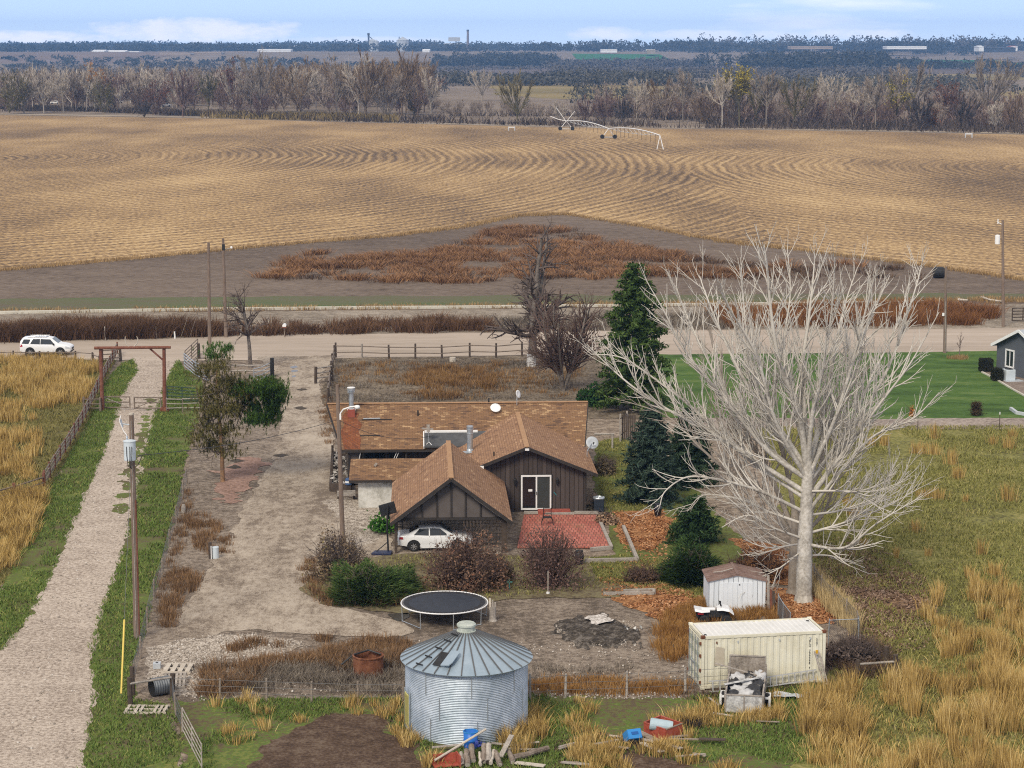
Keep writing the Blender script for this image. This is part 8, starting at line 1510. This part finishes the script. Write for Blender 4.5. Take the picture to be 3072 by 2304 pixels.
FT = [('grey olive bushy tree at the left frame edge', 20, 246, 152, 'olive', 'bush', ('olive', 500, .2, 0)), ('grey bare tree second from the left frame edge', 52, 245, 142, 'grey', 'oval', None), ('tall pale bare tree left of the white trunked one', 95, 245, 140, 'pale', 'oval', None), ('slender tree with a thin white trunk near the white pickup', 137, 243, 150, 'pale', 'tall', None), ('bare tree between the white trunked and the orange topped tree', 164, 240, 156, 'grey', 'tall', None),
      ('slim pale tree just left of the orange topped tree', 187, 241, 146, 'pale', 'tall', None), ('orange topped tree at the left of the wood', 205, 240, 132, 'pale', 'tall', ('orange', 700, .5, 0)), ('olive bushy tree right below the orange topped tree', 226, 245, 172, 'olive', 'bush', ('olive', 300, .2, 0)), ('mauve bare tree right of the orange topped tree', 257, 241, 150, 'mauve', 'oval', None), ('pale crowned tree above the reddish thicket', 292, 236, 128, 'pale', 'oval', None),
      ('dark grey thicket tree at the field edge left of centre wood', 312, 254, 208, 'dark', 'bush', None), ('reddish mauve round tree in the left wood', 336, 251, 166, 'mauve', 'bush', ('rust', 260, .3, 0)), ('mauve brown tree left of the white trunked olive tree', 395, 252, 140, 'mauve', 'oval', None), ('olive brown tree with a white trunk in the left wood', 450, 238, 154, 'olive', 'oval', ('olive', 260, .3, 0)), ('red brown oak with leaves still on at top', 505, 237, 128, 'mauve', 'oval', ('red', 900, .4, 0)),
      ('big dark limbed grey tree right of the red oak', 566, 246, 113, 'grey', 'fan', None), ('mauve rounded shrub tree below the big dark limbed tree', 564, 257, 200, 'mauve', 'bush', None), ('pale tree with an orange trunk foot right of the big grey tree', 650, 241, 128, 'pale', 'oval', None), ('pale twin tree right of the orange footed trunk', 683, 240, 148, 'pale', 'tall', None), ('grey brown tree left of the tallest clump', 727, 246, 122, 'grey', 'oval', None),
      ('tall pale trunked tree at the left of the tallest clump', 775, 251, 113, 'pale', 'oval', None), ('tall grey brown tree in the tallest clump', 790, 257, 104, 'brown', 'oval', None), ('dense dark grey tree in front of the tallest clump', 836, 256, 140, 'grey', 'bush', None), ('broad brown crown at the right of the tallest clump', 868, 250, 99, 'brown', 'oval', None), ('yellow ochre leafed bush tree before the tallest clump', 895, 248, 200, 'olive', 'bush', ('ochre', 900, .15, 0)),
      ('pale bare tree right of the ochre bush', 931, 244, 148, 'pale', 'oval', None), ('tall brown tree behind the ochre bush', 906, 232, 104, 'brown', 'oval', None), ('white fan shaped tree standing alone beyond the field', 1041, 218, 148, 'pale', 'fan', None), ('big pale bushy tree with a leaning double trunk', 1118, 268, 160, 'olive', 'fan', None), ('low silver deadfall tree left of the sprinkler', 1207, 264, 214, 'pale', 'bush', None),
      ('white forked slender tree right of the sprinkler', 1375, 264, 160, 'pale', 'tall', None), ('brown broad tree right of the white forked one', 1427, 259, 155, 'brown', 'oval', None), ('tall grey tree with a bare curved trunk', 1475, 264, 138, 'grey', 'tall', None), ('grey white tree with several thin trunks by the rail posts', 1560, 275, 146, 'pale', 'tall', None), ('yellow green leafed tall tree at the right field edge', 1597, 273, 130, 'olive', 'tall', ('yellow', 1500, .2, 0)),
      ('dark trunked tree with a pale foot right of the yellow tree', 1655, 273, 138, 'grey', 'tall', None), ('spreading grey green tree right of the dark trunked one', 1715, 273, 166, 'olive', 'fan', None), ('pale fan crowned tree in the middle of the right belt', 1790, 266, 160, 'pale', 'fan', None), ('small dark tree with a thin pale trunk left of the bare pole trunk', 1841, 276, 214, 'mauve', 'oval', None), ('tall tree with a long bare straight trunk', 1891, 278, 150, 'grey', 'tall', None),
      ('yellow tinted tree right of the bare straight trunk', 1936, 271, 170, 'olive', 'oval', ('yellow', 420, .3, 0)), ('tall dark grey tree behind the yellow tinted one', 1966, 263, 124, 'grey', 'fan', None), ('grey bush tree below the tall dark grey tree', 1988, 280, 190, 'dark', 'bush', None), ('reddish crowned tree in the right belt', 2050, 270, 164, 'mauve', 'oval', ('rust', 420, .4, 0)), ('red brown leafed bush at the right field edge', 2010, 279, 230, 'brown', 'bush', ('rust', 420, .1, 0)),
      ('dark blue grey bush tree at the right field edge', 2076, 277, 196, 'dark', 'bush', None), ('large dark limbed tree near the right frame edge', 2130, 264, 114, 'grey', 'fan', None), ('brown shrub tree at the right frame edge', 2192, 280, 208, 'brown', 'bush', None), ('pale shrub tree under the large dark limbed tree', 2150, 279, 215, 'pale', 'bush', None), ('dark bushy tree left of the white forked tree', 1345, 266, 205, 'dark', 'bush', None),
      ('mauve bush tree behind the sprinkler mast', 1265, 264, 205, 'mauve', 'bush', None), ('round mauve tree right of the silver deadfall', 1305, 262, 196, 'mauve', 'bush', None), ('brown bare tree left of the yellow green tree', 1520, 268, 190, 'brown', 'bush', None), ('grey tree right of the yellow green tree', 1632, 268, 165, 'olive', 'oval', None), ('mauve tree between the spreading and the pale fan tree', 1752, 270, 190, 'mauve', 'bush', None), ('pale upright tree left of the straight bare trunk', 1865, 268, 170, 'pale', 'oval', None)]
for lab, x, yb, yt, k, st_, lf in FT: far_tree(lab, x, yb, yt, k, st_, lf)
def thicket(name, pl, n, h0, h1, w, m, nscale=.02, thr=.35, lean=.35):
    q = scatter(pl, n, rs, nscale, thr); k = len(q); P_ = np.concatenate([q, np.zeros((k, 1))], 1); hh = h0 + (h1 - h0) * rs.rand(k) ** 1.4 * (.5 + .8 * fbm(q[:, 0] * .03, q[:, 1] * .03, 4)); return stuff(name, blades(P_, hh, rs.randn(k, 2) * hh[:, None] * lean, w * (.5 + rs.rand(k)), rs), m)
M_w1 = foliage('wood_grey', [(0.135, 0.105, 0.081), (0.284, 0.223, 0.176), (0.459, 0.385, 0.311)], .02, .1, .9); M_w2 = foliage('wood_mauve', [(0.101, 0.068, 0.057), (0.203, 0.135, 0.108), (0.311, 0.223, 0.176)], .03); M_w3 = foliage('wood_brown', [(0.135, 0.095, 0.057), (0.257, 0.182, 0.115), (0.378, 0.284, 0.182)], .03); M_wp = foliage('wood_pale', [(0.203, 0.162, 0.128), (0.378, 0.324, 0.270), (0.567, 0.506, 0.432)], .02); M_under = foliage('undergrowth', [(.042, .033, .028), (.085, .065, .052), (.15, .11, .08)], .04); M_sage = foliage('sage_brush', [(.045, .045, .036), (.09, .085, .066), (.155, .14, .11)], .02)
WL = PD((-150, 238), (0, 238), (300, 240), (560, 246), (930, 250), (960, 215), (930, 190), (600, 190), (0, 195), (-150, 195))
PROTO = {(s, i): crown_parts(10.0, s, 900 + 31 * i + len(s), .65) for s in ('oval', 'fan', 'tall', 'bush') for i in range(3)}
def wood(name, pl, n, h0, h1, m, styles, seed, row=None):
    q = scatter(pl, n, rs, .006, .3, seed); A, B_ = [], []
    for x, y in q:
        (tv, tf), (cv, cf_), _ = PROTO[(styles[rs.randint(len(styles))], rs.randint(3))]; s = (h0 + (h1 - h0) * rs.rand()) / 10; a = rs.rand() * 6.3; ca_, sa_ = math.cos(a), math.sin(a); M_ = np.array([[ca_, -sa_, 0], [sa_, ca_, 0], [0, 0, 1]]) * s; o = np.array([x, y, 0])
        A.append((tv @ M_.T + o, np.concatenate([tf[:, :3], tf[:, [0, 2, 3]]]))); A.append((cv @ M_.T + o, cf_))
    return stuff(name, cat_mesh(A), m)
WF = PD((-150, 240), (0, 240), (300, 242), (560, 247), (930, 252), (930, 222), (560, 214), (0, 208), (-150, 208))
wood('woodland', WF, 150, 4.5, 9.5, M_w2, ('bush',), 12); wood('woodland', PD((930, 262), (1260, 268), (1260, 240), (930, 232)), 60, 3, 7, M_w1, ('bush',), 13); wood('woodland', WF, 150, 12, 21, M_w1, ('oval', 'fan', 'oval'), 4); wood('woodland', WF, 110, 10, 18, M_w2, ('oval', 'fan', 'bush'), 6); wood('woodland', PD((560, 246), (930, 250), (930, 205), (560, 200)), 60, 16, 25, M_w3, ('oval', 'fan'), 8); wood('woodland', PD((0, 240), (560, 244), (560, 215), (0, 210)), 75, 13, 21, M_wp, ('tall', 'oval', 'fan'), 9)
wood('woodland', PD((1250, 268), (2300, 284), (2300, 240), (1700, 232), (1250, 245)), 75, 8, 15, M_w1, ('fan', 'oval', 'bush'), 10); wood('woodland', PD((1250, 264), (2300, 280), (2300, 250), (1250, 245)), 80, 6, 12, M_w2, ('bush', 'fan'), 11)
thicket('undergrowth', PD((-150, 241), (0, 241), (180, 241), (400, 251), (700, 262), (960, 268), (960, 256), (600, 250), (300, 240), (0, 233), (-150, 232)), 9000, .8, 3.6, .34, M_under, .02, .35, .6)
thicket('undergrowth', PD((960, 267), (1200, 273), (1500, 277), (1800, 281), (2212, 289), (2400, 293), (2400, 275), (2212, 268), (1800, 258), (1400, 250), (1100, 248), (960, 250)), 9500, .8, 4, .32, M_under, .015, .40, .6); thicket('undergrowth', PD((1240, 262), (1500, 268), (1800, 272), (2212, 280), (2350, 282), (2350, 255), (2212, 250), (1800, 240), (1400, 240), (1250, 245)), 2500, 2, 6, .3, M_w2, .015, .5, .6); thicket('undergrowth', PD((1480, 262), (2300, 272), (2300, 235), (1480, 225)), 2200, 3, 7, .3, M_w1, .015, .52, .6)
thicket('field_edge_scrub', PD((400, 254), (640, 260), (860, 265), (860, 258), (640, 252), (400, 247)), 2500, 1, 3.5, .45, foliage('scrub', [(.10, .075, .03), (.2, .15, .065), (.28, .21, .10)], .04), .03, .45)
def crowns(pts, hs, ws, per, size):
    """far tree masses: leaf clusters filling rough crowns"""
    V_, F_ = [], []; out = []
    for (x, y, z0), h, w_ in zip(pts, hs, ws):
        u = rs.randn(per, 3); u /= np.linalg.norm(u, axis=1)[:, None]; u *= (rs.rand(per, 1) ** .4); u[:, 2] = u[:, 2] * .5 + .5; out.append(np.array([x, y, z0]) + u * np.array([w_, w_, h]))
    P_ = np.concatenate(out); return leafs(P_, size * (.6 + .8 * rs.rand(len(P_))), rs)
def mass(name, x0, x1, y0, y1, n, h, w_, per, size, m, gap=.42):
    """trees scattered between surveyed picture lines, standing on whatever terrain is there"""
    pts, hs, ws = [], [], []
    for _ in range(int(n * 1.5)):
        x = x0 + (x1 - x0) * rs.rand(); Y = y0 + (y1 - y0) * rs.rand(); X = (x - 1106) / 4475.0 * Y; c = .35 + .9 * float(fbm(np.array([X / (Y * .035)]), np.array([Y / 500.]), 12)[0]) + .35 * rs.rand() ** 2; 
        if float(fbm(np.array([X / (Y * .05)]), np.array([Y / 260.]), 21)[0]) < gap: continue
        pts.append((X, Y, bench_z(X, Y))); hs.append(h * c); ws.append(w_ * (.7 + .5 * rs.rand()))
    return stuff(name, crowns(pts, hs, ws, per, size), m)
M_far = foliage('far_tree_leaf', [(.028, .032, .03), (.055, .058, .05), (.10, .095, .082)], .01, .1, .9); M_far2 = foliage('far_tree_grey', [(.06, .055, .05), (.11, .10, .09), (.17, .155, .14)], .01, .1, .9)
mass('brush_belt', 690, 1480, 1600, 1850, 420, 11, 7, 44, 1.2, M_sage, 0); mass('brush_belt', 640, 940, 1350, 1800, 120, 10, 6, 40, 1.2, M_far2); mass('brush_belt', 1230, 1500, 1080, 1300, 26, 9, 5, 50, .9, M_sage); mass('brush_belt', 1480, 2300, 1300, 1800, 300, 8, 6, 36, 1.1, M_sage)
mass('river_scrub', -80, 960, 1350, 2000, 420, 10, 8, 34, 1.3, M_far2, 0); mass('river_scrub', -80, 960, 2000, 2900, 260, 9, 11, 26, 1.9, M_far2); mass('river_scrub', 930, 2300, 2000, 2900, 650, 6, 9, 18, 1.6, M_far2); mass('river_scrub', 900, 1500, 2100, 2500, 90, 9, 8, 30, 1.6, M_far2); mass('river_scrub', 1480, 2300, 2000, 2500, 170, 9, 8, 30, 1.6, M_far2)
mass('distant_woods', 1500, 1900, 2700, 3150, 210, 23, 11, 70, 2.2, M_far); mass('distant_woods', 1850, 2300, 2600, 3050, 150, 14, 10, 50, 2.0, M_far); mass('distant_woods', 940, 1200, 3100, 3500, 150, 20, 11, 60, 2.2, M_far); mass('distant_woods', 1180, 1520, 2900, 3250, 130, 12, 11, 40, 2.2, M_far2)
mass('distant_woods', 1130, 2300, 4150, 4900, 560, 24, 14, 50, 3.0, M_far); mass('distant_woods', 1500, 2300, 4300, 5200, 160, 34, 12, 50, 3.0, M_far2); mass('distant_woods', -60, 960, 4300, 5600, 520, 17, 15, 40, 3.2, M_far); mass('distant_woods', 0, 960, 5800, 7200, 420, 22, 22, 36, 4.2, M_far); mass('distant_woods', 900, 1180, 4200, 5600, 150, 20, 15, 40, 3.2, M_far); mass('distant_woods', -60, 960, 3000, 3500, 130, 7, 10, 24, 2.6, M_far)
# ---- buildings far off on the bench
def hall(label, x0, x1, yt, Y, h, m_r, m_w, name='distant_warehouse', cat='warehouse'):
    X0, X1 = (x0 - 1106) / 4475 * Y, (x1 - 1106) / 4475 * Y; zc_ = HC - (yt - 100.8) / 4475 * Y; z0 = zc_ - h; t = thing(name, label, cat, ((X0 + X1) / 2, Y, z0)); dp = 45
    MB().box(((X0 + X1) / 2, Y + dp / 2, z0 + h * .3), (X1 - X0, dp, h * .6 + 4)).build('wall', m_w, t); b = MB(); b.prism([(X0 - .5, Y - .5, z0 + h * .62), (X0 - .5, Y + dp + .5, z0 + h * .62), (X0 - .5, Y + dp / 2, z0 + h)], (X1 - X0 + 1, 0, 0)); b.build('roof', m_r, t); return t
M_farw = mat('far_white_roof', [(.78, .79, .80)], rough=.5); M_fartan = mat('far_tan_wall', [(.34, .27, .22)], rough=.8); M_farred = mat('far_red_roof', [(.36, .10, .07)], rough=.8); M_fardark = mat('far_dark_roof', [(.05, .055, .07)], rough=.7)
for lab, x0, x1, yt, Y, h, mr_, mw in [('long low white warehouse at far left beyond the wood', 50, 108, 113.5, 3900, 5, M_farw, M_farw), ('white roofed tan warehouse right of the long low one', 108, 158, 112, 3900, 6, M_farw, M_fartan), ('white block with tall end beyond the orange topped tree', 210, 236, 107.5, 4000, 9, M_farw, M_farw), ('white hall right of the tall white block', 240, 281, 108.5, 4050, 8, M_farw, M_farw), ('small white shed left of the dark far trees', 290, 310, 111, 4050, 4, M_farw, M_farw),
      ('very long thin white roof beyond the red oak, left part', 354, 420, 114, 3700, 4, M_farw, M_fartan), ('very long thin white roof beyond the red oak, right part', 422, 486, 113, 3750, 4, M_farw, M_fartan), ('white long roof right of the very long thin roofs', 497, 552, 111.5, 3900, 4, M_farw, M_fartan), ('broad white hall above the big dark limbed tree', 563, 634, 106, 4200, 6, M_farw, M_farw), ('far small white roof on the skyline above the broad hall', 640, 668, 98.5, 5300, 5, M_farw, M_farw), ('far white roof left of the antenna mast', 566, 590, 99, 5300, 5, M_farw, M_farw),
      ('white shed at the right end of the tallest trees', 915, 930, 106, 4100, 9, M_farw, M_farw), ('white barn beside the first green field', 1394, 1412, 106.5, 3950, 6, M_farw, M_fartan), ('low white sheds above the first green field', 1296, 1330, 107, 4120, 4, M_farw, M_farw), ('small white farmhouse on the far right bench', 2102, 2112, 98.5, 4000, 9, M_farw, M_farw), ('dark roofed barn complex at the far right', 2124, 2180, 101.5, 3900, 8, M_fardark, M_fardark), ('red roofed building behind the dark barns', 2172, 2184, 99, 4000, 8, M_farred, M_farw), ('long pale shed strip beyond the right green field', 1905, 1990, 100.8, 4080, 3, M_farw, M_farw), ('pale roofs left of the right green field', 1700, 1790, 100.8, 4050, 3, M_farw, M_fartan)]: hall(lab, x0, x1, yt, Y, h, mr_, mw)
M_stack = mat('stack_concrete', [(.22, .19, .20)], rough=.8); Y = 4700
def skyline(label, name, cat, x, yt, r, r1, m=M_stack):
    top = atd(x, yt, Y); z0 = bench_z(top.x, Y); t = thing(name, label, cat, (top.x, Y, z0)); MB().tube((top.x, Y, z0), top, r, r1, 12).build('shaft', m, t); return t, top
t, top = skyline('tall thin smokestack on the skyline right of the tallest trees', 'smokestack', 'smokestack', 1010.5, 64, 3.4, 2.2); MB().lathe([(2.3, -4), (2.7, -3.6), (2.7, 0), (1.8, 0)], top, 12).build('crown', M_fardark, t)
t, top = skyline('dark lattice grain leg tower on the skyline above the tallest trees', 'grain_tower', 'tower', 796, 72, 2.2, 1.8, M_fardark); MB().tube(top - V3(0, 0, 6), top + V3(26, 0, -26), .9).build('spout', M_fardark, t); MB().box(top + V3(0, 0, -2), (5, 5, 5)).build('head', M_fardark, t)
for lab, x, yt, r in (('left pale silo by the grain tower', 804, 88, 8), ('second pale silo by the grain tower', 812, 89.5, 7)):
    t, top = skyline(lab, 'silo', 'silo', x, yt, r, r, M_dish); MB().lathe([(r * 1.05, 0), (0, r * .6)], top, 14).build('roof', M_dish, t)
t, top = skyline('grey elevator silo with a mast on the skyline', 'silo', 'silo', 870, 87, 14, 14, M_dish); MB().lathe([(14.5, 0), (0, 8)], top, 14).build('roof', M_dish, t); MB().tube(top + V3(-8, 0, 0), top + V3(-8, 0, 8), 1).build('mast', M_fardark, t)
t, top = skyline('small water tower on the skyline left of the grain tower', 'water_tower', 'water tower', 762, 88, .9, .7, M_fardark); MB().lathe([(0, -1), (3, 0), (3.6, 2), (3, 4), (0, 5)], top, 12).build('tank', M_fardark, t)
t, top = skyline('pale boxy plant tower left of the smokestack', 'plant_tower', 'tower', 985, 80, 1.4, 1.4, M_dish); MB().box(top + V3(-4, 0, -5), (26, 14, 9)).build('upper_house', M_dish, t); MB().box(top + V3(-6, 0, -15), (40, 16, 2.5)).build('gallery', M_dish, t)
